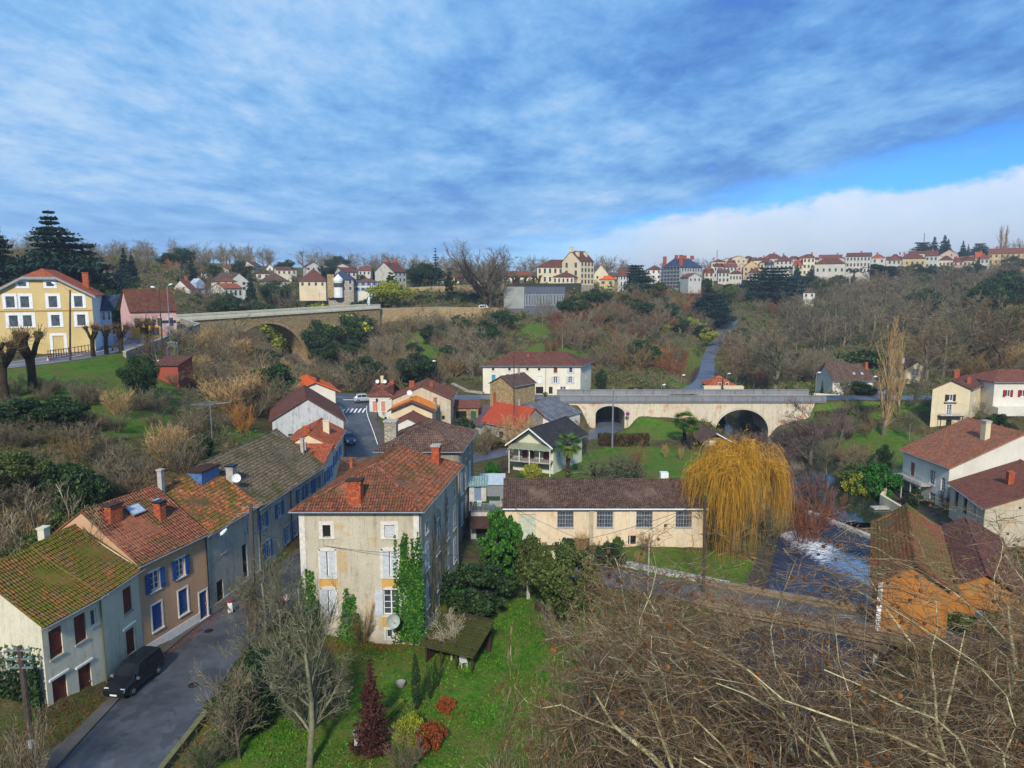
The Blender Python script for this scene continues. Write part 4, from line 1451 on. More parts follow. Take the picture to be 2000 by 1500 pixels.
h = House('row_house', 'small house with an orange tiled gable and a short cream chimney', (-28.6, 88.25), (-22.65, 88.25), (-23.7, 98.5), .2, 8.3, P_BEIGE)
h.roof('gabv', 1.5, T_ORANGE, o=.45, og=.3, gutter=('R',))
for c in (1.4, 4.2, 7.2):
 h.win('R', c, 5.0, .8, 1.4, 'open', SKYB, WHITE)
 h.win('R', c, 1.2, .9, 1.8, 'shut', SKYB, WHITE)
h.done()
h.chimney(4.6, 4.6, .8, .5, 1.5, P_BEIGE)
h.chimney(2.6, 1.4, .8, .5, .7, BRICK)
P_GRIME = plaster('grimy_white_render', '#b4b6b8', '#4c4d4c', .9, scale=.5)
h = House('gable_house', 'grimy white gabled house with one dark window and ribbed brown roof', (-34.0, 100), (-23.9, 100), (-28.0, 113), .8, 9.4, P_GRIME)
h.roof('gabv', 3.1, T_RED, o=.5, og=.4, gutter=('R',), pu=.45, pv=.6)
h.win('F', 3.0, 4.6, 1.9, 1.9, 'win')
for c in (2.2, 5.5, 9.0):
 h.win('R', c, 5.4, .9, 1.6, 'open', SKYB, WHITE)
 h.win('R', c, 2.0, .9, 1.8, 'shut', SKYB, WHITE)
h.done()
h = House('white_house', 'white gabled house with a vivid new orange roof beside the junction', (-37.2, 122), (-30.4, 122), (-34.6, 132), 4.4, 10.5, P_BRIGHT)
h.roof('gabv', 1.35, T_NEW, o=.7, og=.6, gutter=('R',))
h.win('F', 4.4, 3.4, .9, 1.3, 'win').win('F', 5.6, 1.0, .9, 1.2, 'win')
h.done()
h.chimney(4.2, 2.2, .5, .5, .7, DARKM)
# ------------------------------------------------------------------ the big house in the middle
MA, MB_, MC = G(583, 1000, 10.5), G(818, 1000, 10.5), G(894, 914, 10.5)
h = House('town_house', 'tall cream house in the garden with a red hipped tile roof, white shutters and ivy', XY(MA), XY(MB_), XY(MC), -.3, 10.95, P_CREAM)
BIG = h
h.roof('hipv', 2.45, T_MAIN, o=.5, detail=True, h1=4.2, h2=3.2)
W = h.W
h.win('F', 2.15, 8.75, .62, 1.0, 'dark', None, SURR, .3).win('F', 7.1, 8.75, .8, 1.0, 'shut', GREYW, SURR, .3)
h.win('F', 2.15, 5.5, 1.15, 2.1, 'ajar', GREYW, SURR, .16, True).win('F', 7.1, 5.5, 1.2, 2.1, 'ajar', GREYW, SURR, .2, True)
h.win('F', 2.15, 2.4, 1.15, 2.0, 'ajar', GREYW, SURR, .16, True).win('F', 7.1, 2.3, 1.25, 2.1, 'open', GREYW, SURR, .1, True)
h.win('F', 6.9, .3, .5, .75, 'win', None, SURR, .2)
for c in (2.2, 5.8, 9.4, 12.3):
 h.win('R', c, 8.4, .7, .9, 'shut', GREYW, SURR, .12)
 h.win('R', c, 5.3, 1.0, 2.0, 'ajar', GREYW, SURR, .14, True)
 h.win('R', c, 2.0, 1.0, 2.1, 'ajar', GREYW, SURR, .14, True)
h.win('L', 3, 5.3, 1.0, 2.0, 'ajar', GREYW, SURR).win('L', 9, 5.3, 1.0, 2.0, 'ajar', GREYW, SURR)
h.done(recess=.22)
h.chimney(4.35, .42, 1.05, .7, 1.6, BRICK, cap=DKWOOD)
h.chimney(W - 1.4, 11.2, .7, .7, 1.5, BRICK, cap=CONC)
h.pipe('R', 13.2)
h.pipe('R', .15)
h.strip('F', -.2, 10.7, SURR, .022, 'quoin', 0, .45)
h.strip('F', 4.6, 10.7, SURR, .022, 'quoin', W - .45, W)
PATCH = plaster('ochre_patch', '#c79a58', '#8a6a3a', .3)
h.strip('F', 4.62, 5.3, PATCH, .012, 'render_patch', 1.45, 2.9)
h.strip('F', 4.55, 5.3, PATCH, .012, 'render_patch', 6.4, 7.8)
h.strip('F', 1.25, 2.1, PATCH, .012, 'render_patch', 6.3, 7.9)
a, d, L, n = h.face('R')
o = dish(MA + Vector((7.4, -1.3, -8.4)), (.3, -.9, .25), .55, mat=plain('weathered_dish', hexc('#9aa096'), .7))
tag(o, 'weathered grey satellite dish standing in front of the ivy on the cream house', 'satellite dish')
h = House('town_house', 'tall grey house with a dark tiled hip roof just behind the red roofed house', XY(G(740, 884, 10.3)), XY(G(896, 884, 10.3)), XY(G(924, 846, 10.3)), 0, 10.75, P_BARE)
h.roof('hipv', 2.3, T_DARK, o=.45, detail=True, h1=3.2, h2=5.0)
for c in (1.8, 4.6, 7.5, 10.2):
 if c < h.L - .5:
  h.win('R', c, 5.2, .95, 2.1, 'ajar', GREYW, SURR, .2, True)
  h.win('R', c, 8.6, .6, .7, 'dark', None, SURR, .12)
  h.win('R', c, 1.8, .95, 2.1, 'ajar', GREYW, SURR, .2, True)
h.done()
h.pipe('R', .2)
h.chimney(.7, 2.6, 1.3, .9, 2.0, P_STONE2, cap=CONC)
k = House('house_wing', 'low side wing with a dark single slope roof by the street', (h.A.x - 3.2, h.A.y - 4.5), (h.A.x - .05, h.A.y - 4.5), (h.A.x - .05, h.A.y + 3.5), 0, 8.6, P_GREYW, cat='outbuilding')
k.roof('hipu', 1.3, T_DARK, o=.35, gutter=())
k.done()
k.chimney(1.0, 1.0, .3, .3, 1.5, BRICK)
# ------------------------------------------------------------------ cluster on the right of the street
def hz(name, label, xl, xr, y, ye, z0, depth, roof, rise, wall, rmat, cat='house', **kw):
 A, B = D(xl, ye, y), D(xr, ye, y)
 hh = House(name, label, XY(A), XY(B), depth, z0, (A.z + B.z) / 2, wall, cat, kw.pop('group', None), kw.pop('base', 1.5))
 hh.roof(roof, rise, rmat, **kw)
 return hh
h = hz('cottage', 'low cream cottage with pink shutters and a brown hip roof at the junction', 721, 765, 131.5, 772, 4.6, 8, 'hipu', 1.7, P_WHITE, T_RED2, gutter=())
for c in (1.0, 2.6):
 h.win('F', c, .4, .8, 1.9, 'shut', plain('pink_shutter', hexc('#c98a72'), .7), WHITE)
h.done()
h.chimney(1.6, 5.0, .5, .8, 1.6, P_BEIGE)
h.chimney(3.2, 6.5, .8, .5, 1.3, BRICK)
for u in (1.0, 2.4):
 o = dish(h.P(u, 3, h.under(u, 3) + .9), (.2, -.95, .3), .35)
 tag(o, 'white dish on the brown hip roof, %s of two' % ('left' if u == 1.0 else 'right'), 'satellite dish')
h = hz("cottage", "wide house with a long brown gable roof behind the bright orange roof", 766, 880, 126.5, 777, 2.6, 9.5, 'gabv', 2.3, P_CREAM, T_RED2, o=.5, og=.5, gutter=('R',))
h.win('F', 9.1, 1.8, .5, .7, 'dark')
h.done()
h.chimney(3.0, 4.0, .9, .5, 1.1, BRICK)
h.chimney(6.8, 2.5, .5, .5, .9, BRICK)
h = hz('cottage', 'cream cottage with a glowing orange roof edged with brown tiles', 764, 844, 120.5, 799, 2.3, 7.5, 'gabv', 1.5, P_BEIGE, T_BRIGHT, o=.6, og=.3, gutter=('R',))
h.win('F', 4.0, 2.3, .5, .6, 'dark').win('F', 6.0, .4, .8, 1.9, 'shut', BROWN).win('R', 1.6, .6, .7, 2.0, 'shut', BROWN).win('R', 4.4, .6, .7, 2.0, 'shut', BROWN)
h.done()
EDG = T_RED2
bm = bmesh.new()          # brown verge band along the front of the bright roof
zo = h.ze - 1.5 / (h.W / 2) * .6
for sg in (0, 1):
 e0 = h.P(-.6 if sg == 0 else h.W + .6, -.9, zo - .05)
 e1 = h.P(h.W / 2, -.9, h.ze + 1.5 - .05)
 f1 = h.P(h.W / 2, .35, h.ze + 1.5 + .06)
 f0 = h.P(-.6 if sg == 0 else h.W + .6, .35, zo + .06)
 slope_mesh(bm, [e0, e1, f1, f0], h.ev, h.O)
me = bpy.data.meshes.new('roof_verge')
bm.to_mesh(me)
bm.free()
mobj('roof_verge', me, EDG, h.root)
h.chimney(7.4, 1.0, .5, .5, 1.9, P_STONE3)
o = dish(h.P(2.6, 4, h.under(2.6, 4) + 1.1), (.1, -.95, .3), .45)
tag(o, 'large white dish above the glowing orange roof', 'satellite dish')
h = hz('cottage', 'little white gabled cottage with patchy red tiles in front of the orange roofed one', 766, 826, 113.5, 831, 1.0, 7, 'gabv', 1.25, P_BRIGHT, T_RED2, o=.35, og=.25, gutter=())
h.win('F', 2.7, 3.0, .6, .5, 'win')
h.done()
h = hz('garden_shelter', 'open garden shelter with patchy red roof and green netting behind the cottages', 884, 934, 133, 795, 3.0, 3.5, 'shed', .9, P_STONE3, T_RED2, cat='shelter', gutter=())
h.win('F', 1.6, .2, 2.0, 1.6, 'dark').win('F', 3.9, .2, 1.0, 1.6, 'shut', plain('green_net', hexc('#1f5a48'), .8))
h.done()
h = House('stone_house', 'ochre rubble stone house with a dark brown gable roof in front of the white villa', XY(G(957, 747, 9.4)), XY(G(1002, 754, 9.4)), XY(G(1045, 746, 9.4)), 4.2, 9.4, P_STONE, base=3)
h.roof('gabv', 1.6, T_DARK, o=.3, og=.3, gutter=('R',))
h.win('R', 2.0, 1.0, .7, 1.5, 'shut', GREYW)
h.done()
h.chimney(3.6, 5.5, .4, .4, 1.0, CONC)
h.skylight(3.2, 2.2, .6, .8)
h.strip('F', 0, 3.4, BRICK, .03, 'brick_pier', 1.0, 1.8)
P_VILLA = plaster('villa_render', '#dad3bf', '#9c927a', .25)
VB = D(1134, 712, 151)
h = House('villa', 'long white villa with a low red hip roof above the old stone bridge', XY(D(943, 712, 151)), XY(VB), (VB.x + 3.4, 161), 5.4, VB.z, P_VILLA, base=2)
h.roof('hipu', 2.3, T_RED, o=.55, h1=4.6, h2=4.6)
TEAL = plain('teal_shutter', hexc('#3d93a8'), .6)
u = lambda px: (px - 943) * h.W / 191
for px in (963, 995, 1030, 1053):
 h.win('F', u(px), 5.0, .5, .5, 'dark', None, SURR, .12)
for px in (1085, 1115):
 h.win('F', u(px), 4.5, .75, 1.1, 'open' if px == 1115 else 'shut', BROWN if px == 1085 else GREYW, SURR, .12)
h.win('F', u(964), 2.7, .8, 1.35, 'shut', TEAL, SURR, .12).win('F', u(1054), 2.3, .8, 1.4, 'shut', WHITE, SURR, .08)
h.win('F', u(1085), 2.3, .85, 1.4, 'open', GREYW, SURR, .1).win('F', u(1114), 2.3, .85, 1.4, 'open', GREYW, SURR, .1)
h.win('F', u(1054), .0, 1.6, 1.5, 'dark').win('F', u(1076), .0, .8, 1.5, 'door', DKWOOD).win('F', u(1100), .2, 1.2, 1.3, 'open', WHITE, SURR, .1)
h.win('R', 5, 2.4, .9, 1.4, 'shut', GREYW)
h.done()
h.chimney(u(1023), 3.4, .5, .5, .5, BRICK)
h.pipe('F', u(1066))
h = House('stone_barn', 'long low stone barn with a bright red orange roof and two brown shutters', XY(G(940, 822, 3.4)), XY(G(1014, 836, 3.4)), XY(G(1070, 819, 3.4)), 0, 3.4, P_STONE2, cat='barn', base=2)
h.roof('gabu', 2.9, tiles('barn_red_tiles', ['#a8402a', '#c04f30', '#b5472c', '#cc5f3a'], None, 0, lich=.15), o=.3, og=.25, gutter=('F',))
h.win('F', 2.0, .9, 1.1, 1.3, 'shut', DKWOOD).win('F', 5.2, .9, 1.1, 1.3, 'shut', DKWOOD).win('R', 3.0, .9, 1.6, 1.7, 'dark').win('R', 7.0, 1.2, 1.4, 1.2, 'bars')
h.done()
bx = XY(G(1073, 820, 3.7))
cx = XY(G(1133, 803, 3.7))
h = House('barn', 'wide barn with a faded grey sheet roof behind the stone barn', (bx[0] - 9.6, bx[1] + 5.2), bx, (cx[0], cx[1]), 0, 3.7, P_WHITE, cat='barn', base=2)
h.roof('gabv', 2.5, T_SHEET, o=.25, og=.25, gutter=('R',))
h.win('R', 4, .3, 2.4, 2.4, 'garage', plain('pale_blue_panel', hexc('#8f9fb4'), .6)).win('R', 9, .8, .9, 1.2, 'dark')
h.done()
ax, bx = XY(G(903, 822, 3.0)), XY(G(938, 832, 3.0))
h = House('lean_to', 'dark rusty sheet metal lean-to against the left end of the stone barn', ax, bx, (bx[0] + 4.5, bx[1] + 9.5), 0, 3.0, P_GREYW, cat='barn', base=2)
h.roof('shed', 2.0, tiles('rusty_sheet', ['#5a4a4e', '#6b4a4c', '#5d5560', '#774a44'], None, 0, pu=.9, pv=2.2, lich=.2, edge='#3a3236'), o=.3, og=.2, gutter=())
h.win('F', 1.6, .3, 1.4, 1.8, 'dark')
h.done()
# ------------------------------------------------------------------ chalet with veranda
CA, CB, CC = G(1002, 862, 4.5), G(1081, 868, 4.5), G(1137, 846, 4.5)
h = House('chalet', 'small pale chalet with a black tiled roof and a glazed first floor veranda', XY(CA), XY(CB), XY(CC), -.2, 4.5, plaster('pale_green_render', '#c9c9b0', '#8a8a74', .3))
h.roof('gabv', 2.4, T_BLACK, o=.55, og=1.3, gutter=('R',), pu=.33, pv=.36)
h.win('F', 1.9, 2.2, .9, 2.0, 'door', BROWN).win('F', 3.1, 2.2, .7, 2.0, 'door', BROWN).win('F', 5.3, 2.2, .9, 2.0, 'door', BROWN).win('R', 2.0, 2.6, .8, 1.1, 'win').win('R', 6.0, 2.6, .9, 1.2, 'win')
h.done()
eu, ev, O = h.eu, h.ev, h.O
fr = -Vector((eu.y, -eu.x, 0)) * -1
nf = Vector((eu.y, -eu.x, 0))
W = h.W
mb = MB()
mb.box(h.A + nf * 1.9 + Vector((0, 0, 1.85)), eu * W, -nf * 1.9, (0, 0, .16))
mb.build('balcony_floor', CONC, h.root, O)
mb = MB()
for i in range(5):
 p = h.A + eu * (W * i / 4) + nf * 1.82
 mb.cbox(p.x, p.y, -.2 if i in (0, 2, 4) else 2.0, .12, .12, 4.1 if i in (0, 2, 4) else 1.9)
mb.build('balcony_post', WHITE, h.root, O)
mb = MB()
for q in (2.5, 3.0):
 mb.box(h.A + nf * 1.86 + Vector((0, 0, q)), eu * W, -nf * .04, (0, 0, .05))
for i in range(26):
 mb.box(h.A + eu * (W * i / 26) + nf * 1.85 + Vector((0, 0, 2.05)), eu * .03, -nf * .03, (0, 0, .95))
mb.build('railing', DARKM, h.root, O)
mb = MB()
p = h.A + Vector((0, 0, 4.35))
for i in range(9):
 q = p + eu * (W * i / 8)
 mb.box(q, eu * .07, nf * 2.3 + Vector((0, 0, -.55)), (0, 0, .08))
fr_ = mb.build('awning_frame', WHITE, h.root, O)
mb = MB()
mb.prism([p + Vector((0, 0, .09)), p + nf * 2.3 + Vector((0, 0, -.46)), p + nf * 2.3 + eu * W + Vector((0, 0, -.46)), p + eu * W + Vector((0, 0, .09))], (0, 0, .02))
mb.build('awning_glass', plain('dirty_glass', hexc('#8c9078'), .3), h.root, O)
for sg in (0, 1):      # white barge boards
 mb = MB()
 k = 2.4 / (W / 2)
 e0 = h.P(-.55 if sg == 0 else W + .55, -1.33, 4.5 - k * .55 - .12)
 e1 = h.P(W / 2, -1.33, 6.9 - .12)
 mb.prism([e0, e1, e1 + Vector((0, 0, .24)), e0 + Vector((0, 0, .24))], nf * .05)
 mb.build('bargeboard', WHITE, h.root, O)
mb = MB()           # outside stair at the left end
for i in range(10):
 p = h.A - eu * .95 + nf * (1.8 + .28 * i) + Vector((0, 0, 1.8 - .2 * i))
 mb.box(p, eu * .9, nf * .28, (0, 0, .08))
mb.box(h.A - eu * .98 + nf * 1.8 + Vector((0, 0, 1.6)), eu * .06, nf * 2.9 + Vector((0, 0, -2.05)), (0, 0, .3))
mb.box(h.A - eu * .98 + nf * 1.8 + Vector((0, 0, 2.6)), eu * .06, nf * 2.9 + Vector((0, 0, -2.05)), (0, 0, .08))
mb.build('stair', DKWOOD, h.root, O)
# ------------------------------------------------------------------ workshop building with four barred windows
FA = G(986, 989, 4.35)
h = House('workshop', 'long low cream workshop with four many-paned windows and a ribbed brown roof', XY(FA), (FA.x + 21.9, FA.y + .0), 9.8, 0, 4.35, plaster('workshop_render', '#d6c3a4', '#9c6f50', .55, patch='#cfae8c'))
WS = h
h.roof('gabu', 1.75, T_DARK, o=.35, og=.2, detail=True, gutter=())
for c in (6.6, 10.9, 15.2, 19.5):
 h.win('F', c, 1.95, 1.8, 1.8, 'bars')
h.win('F', 2.5, .35, 1.75, 3.1, 'garage', plain('pale_green_panel', hexc('#b9bda6'), .8)).win('F', 13.9, .05, .85, 1.0, 'dark')
h.done()
mb = MB()
zo = 4.35 - 1.75 / 4.9 * .35
mb.box(h.P(-.25, -.42, zo - .12), h.eu * (h.W + .4), -h.ev * .09, (0, 0, .13))
mb.build('gutter', WHITE, h.root, h.O)
h.pipe('F', 13.65, mat=WHITE)
mb = MB()
mb.box(h.P(9.15, -.02, -.3), h.eu * .5, -h.ev * .12, (0, 0, 4.4))
mb.build('pilaster', plaster('stained_concrete', '#b0a48c', '#5e4c3c', .9), h.root, h.O)
mb = MB()
q = h.P(18.0, 5.4, 5.9)
mb.box(q, h.eu * .9, h.ev * .8, (0, 0, .75))
mb.build('roof_tank', WHITE, h.rf, h.O)
# ------------------------------------------------------------------ riverside houses on the right
h = House('riverside_house', 'white riverside house with a broad weathered red roof and an upper balcony', (56.0, 100.2), (56.6, 90.4), 19, -1.6, 5.1, P_BRIGHT, base=3)
h.roof('gabu', 4.3, tiles('weathered_red_tiles', ['#6b3a2c', '#955038', '#b0623e', '#7c4a3a', '#bf7048', '#5c382c'], None, 0, lich=.75), o=.5, og=.6, h1=6, gutter=('F', 'L'))
h.win('F', 2.3, 3.3, .9, 1.9, 'shut', plain('rust_shutter', hexc('#8a4a3a'), .7), SURR).win('F', 6.6, 3.3, 1.0, 1.9, 'win', None, SURR).win('F', 8.8, 3.0, .8, 1.8, 'win').win('F', 6.9, .2, 1.2, 2.0, 'win').win('F', 3.0, .0, 1.0, 2.0, 'door', DKWOOD)
h.win('L', 15, 3.2, .9, 1.5, 'win').win('L', 9, 3.2, .9, 1.5, 'win')
h.done()
h.chimney(7.2, 6.4, .9, .7, 2.2, P_BEIGE, cap=CONC)
n = Vector((h.eu.y, -h.eu.x, 0))
mb = MB()
mb.box(h.A + n * 1.5 + Vector((0, 0, 1.35)), h.eu * 6.5, -n * 1.5, (0, 0, .16))
for i in range(4):
 q = h.A + h.eu * (.2 + 2.0 * i) + n * 1.4
 mb.cbox(q.x, q.y, -1.6, .14, .14, 3.0)
mb.build('balcony_floor', CONC, h.root, h.O)
mb = MB()
for z in (1.7, 2.4):
 mb.box(h.A + n * 1.48 + Vector((0, 0, z)), h.eu * 6.5, -n * .05, (0, 0, .05))
for i in range(22):
 mb.box(h.A + h.eu * (.3 * i) + n * 1.47 + Vector((0, 0, 1.5)), h.eu * .04, -n * .04, (0, 0, .9))
mb.build('railing', ZINC, h.root, h.O)
h = House('riverside_house', 'cream riverside house with arched openings and a brown roof beside the mill', (55.2, 87.6), (52.8, 77.4), 15, -2.0, 3.7, P_CREAM, base=3)
h.roof('gabu', 3.2, T_RED2, o=.4, og=.4, gutter=('F',))
h.win('F', 2.2, 3.0, 1.3, 2.2, 'dark', None, SURR, .2, True).win('F', 5.0, 3.0, 1.3, 2.2, 'dark', None, SURR, .2, True).win('F', 8.0, 3.4, .9, 1.6, 'win', None, SURR)
h.done()
h.chimney(6, 4.0, .8, .6, 1.3, BRICK)
h = House('house_wing', 'lower wing with a bright orange tile patch right of the riverside house', (66.5, 96), (68, 84), 14, -1, 6.0, P_WHITE, cat='house', base=3)
h.roof('gabu', 2.2, T_ORANGE, o=.4, og=.4, gutter=())
h.win('F', 3, 3.6, .9, 1.4, 'win').win('F', 8, 3.6, .9, 1.4, 'win')
h.done()
OA, OB = Vector((29.8, 55.6)), Vector((34.9, 54.4))
h = House('mill_house', 'vivid orange gabled mill house at the river bend behind the bare branches', OA, OB, (OB.x + 7.4, OB.y + 14.8), -1.2, 4.45, P_ORANGE, base=4)
h.roof('gabv', 1.75, tiles('mossy_red_tiles', ['#5d2a22', '#7e362a', '#9a4836', '#6b3a2c', '#8a5a3c'], '#6a6436', .45, lich=.4), o=.6, og=.7, detail=True, gutter=('R',))
h.win('F', 3.9, .4, .7, .8, 'dark').win('L', 5, 2.0, .9, 1.3, 'win')
h.done()
h.strip('F', -2, 5.6, WHITE, .03, 'corner_quoin', 0, .35)
k = House('mill_wing', 'orange wing of the mill with a small barred window and climbing greenery', (35.6, 56.2), (41.0, 54.2), (48, 68), -1.2, 3.6, P_ORANGE, cat='house', base=4)
k.roof('gabv', 1.6, T_RED, o=.4, og=.4, gutter=())
k.win('F', 2.7, 2.3, .85, .95, 'bars').win('F', 2.8, .2, .8, .4, 'dark')
k.done()
# ------------------------------------------------------------------ houses by the road on the right
h = hz('roadside_house', 'white house with a steep dark roof and brick chimney beyond the road', 1627, 1706, 158, 741, 5.0, 8.5, 'gabu', 3.1, P_BRIGHT, T_DARK, o=.4, og=.3, gutter=('F',))
h.win('F', 2.0, .8, 1.0, 1.2, 'win').win('F', 6.0, .8, 1.0, 1.2, 'win')
h.done()
h.skylight(5.2, 1.4, .6, .7)
h.skylight(7.0, 1.4, .6, .7)
h.chimney(8.6, 3.0, .6, .6, 1.2, BRICK)
h = hz('roadside_house', 'pale gabled house half hidden behind the tall poplar', 1768, 1814, 172, 720, 5.5, 9, 'gabv', 1.7, P_BEIGE, T_RED, gutter=())
h.win('F', 2.6, 1.2, 1.6, 1.6, 'win').win('F', 4.6, .2, .9, 2.0, 'door', BROWN)
h.done()
h.chimney(1.5, 4, .5, .5, 1.2, WHITE)
RB = D(1896, 758, 129)
h = House('beige_house', 'tall narrow beige house with a small iron balcony and two brick chimneys', XY(D(1822, 758, 129)), XY(RB), (91.3, 137.4), 2.2, RB.z, P_BEIGE, base=3)
h.roof('gabv', 1.5, T_RED, o=.5, og=.5, gutter=('R',))
h.win('F', 3.3, 5.2, .95, 1.15, 'open', DKWOOD, WHITE, .08).win('F', 3.3, 2.6, .9, 1.9, 'win', None, WHITE, .1).win('F', 3.4, .0, 1.0, 1.7, 'dark')
h.win('R', 4.5, 4.4, .9, 1.2, 'win')
h.done()
h.chimney(2.6, 7.0, .9, .6, 1.6, BRICK)
h.chimney(5.8, 3.2, .6, .5, 1.2, BRICK)
n = Vector((h.eu.y, -h.eu.x, 0))
mb = MB()
mb.box(h.A + h.eu * 1.2 + n * 1.1 + Vector((0, 0, 4.6)), h.eu * 4.2, -n * 1.1, (0, 0, .14))
for s_ in (1.3, 5.2):
 q = h.A + h.eu * s_ + n * 1.0
 mb.cbox(q.x, q.y, 2.0, .1, .1, 2.7)
mb.build('balcony_floor', DKWOOD, h.root, h.O)
mb = MB()
for z in (4.85, 5.65):
 mb.box(h.A + h.eu * 1.2 + n * 1.08 + Vector((0, 0, z)), h.eu * 4.2, -n * .05, (0, 0, .05))
for i in range(22):
 mb.box(h.A + h.eu * (1.2 + .2 * i) + n * 1.08 + Vector((0, 0, 4.7)), h.eu * .035, -n * .035, (0, 0, 1.0))
mb.build('railing', WHITE, h.root, h.O)
mb = MB()
mb.box(h.A + h.eu * 2.2 + n * .5 + Vector((0, 0, 7.15)), h.eu * 2.3, -n * .5, (0, 0, .08))
mb.build('door_canopy', CONC, h.root, h.O)
h = hz('red_shutter_house', 'white house with bright red shutters on the lawn at the right edge', 1943, 2062, 132, 745, 5.6, 9, 'hipu', 1.7, P_BRIGHT, T_RED2, h1=3.6, h2=3.6, base=3, gutter=('F',))
for c in (2.6, 5.4, 8.2):
 h.win('F', c, 2.1, .9, 1.25, 'open', REDS, WHITE, .06)
h.done()
n = Vector((h.eu.y, -h.eu.x, 0))
mb = MB()
mb.box(h.A + n * 1.6 + Vector((0, 0, 4.3)), h.eu * h.W, -n * 1.6, (0, 0, 2.6 - 1.0))
mb.build('terrace', P_BRIGHT, h.root, h.O)
h = hz('roadside_cottage', 'small brown timber cottage with an orange roof on a white terrace by the bridge', 1386, 1436, 154, 752, 5.6, 6, 'hipu', 1.6, plain('brown_timber', hexc('#5a2f28'), .8, var=.2), T_ORANGE, gutter=(), h1=2.5, h2=2.5)
h.win('F', 2.2, .5, .7, 1.3, 'win').win('F', 3.8, .5, .7, 1.3, 'win')
h.done()
n = Vector((h.eu.y, -h.eu.x, 0))
mb = MB()
mb.box(h.A - h.eu * 1.6 + n * 1.5 + Vector((0, 0, 3.5)), h.eu * (h.W + 3), -n * 1.4, (0, 0, 3.3))
mb.build('terrace', P_BEIGE, h.root, h.O)
h = hz('open_shed', 'open fronted shed with a mossy sagging roof beside the road behind the bridge', 1220, 1262, 153, 770, 5.4, 7, 'gabv', 1.5, P_BEIGE, tiles('moss_sheet', ['#8a7a4a', '#a08a54', '#6f6a3a'], '#7a7434', .6, lich=.3), gutter=(), cat='shed')
h.win('F', 2.3, .1, 3.2, 1.0, 'dark')
h.done()
h = hz('hut', 'dark wooden hut with a pale roof edge beside the willow', 1372, 1420, 126, 858, -.8, 6, 'gabv', 1.2, plain('grey_planks', hexc('#6a675f'), .85, var=.25), T_DARK, o=.7, og=.9, gutter=(), cat='shed')
h.win('F', 1.9, .3, 1.2, 1.2, 'shut', WHITE).win('F', 3.5, .1, .9, 1.5, 'dark')
h.done()
mb = MB()
k_ = 1.2 / (h.W / 2)
e0, e1 = h.P(h.W + .7, -.94, h.ze - k_ * .7 - .05), h.P(h.W / 2, -.94, h.ze + 1.2 - .05)
mb.prism([e0, e1, e1 + Vector((0, 0, .2)), e0 + Vector((0, 0, .2))], (0, -.06, 0))
mb.build('bargeboard', WHITE, h.root, h.O)
h = hz('brick_shed', 'small brick red shed with a faded lean-to roof below the retaining wall', 300, 347, 108, 712, 11.0, 5, 'shed', .9, plaster('red_brick_render', '#9a4a38', '#6a3a2c', .3), T_RED, gutter=(), cat='shed', base=3)
h.win('F', 1.5, 1.0, .8, .7, 'dark')
h.done()
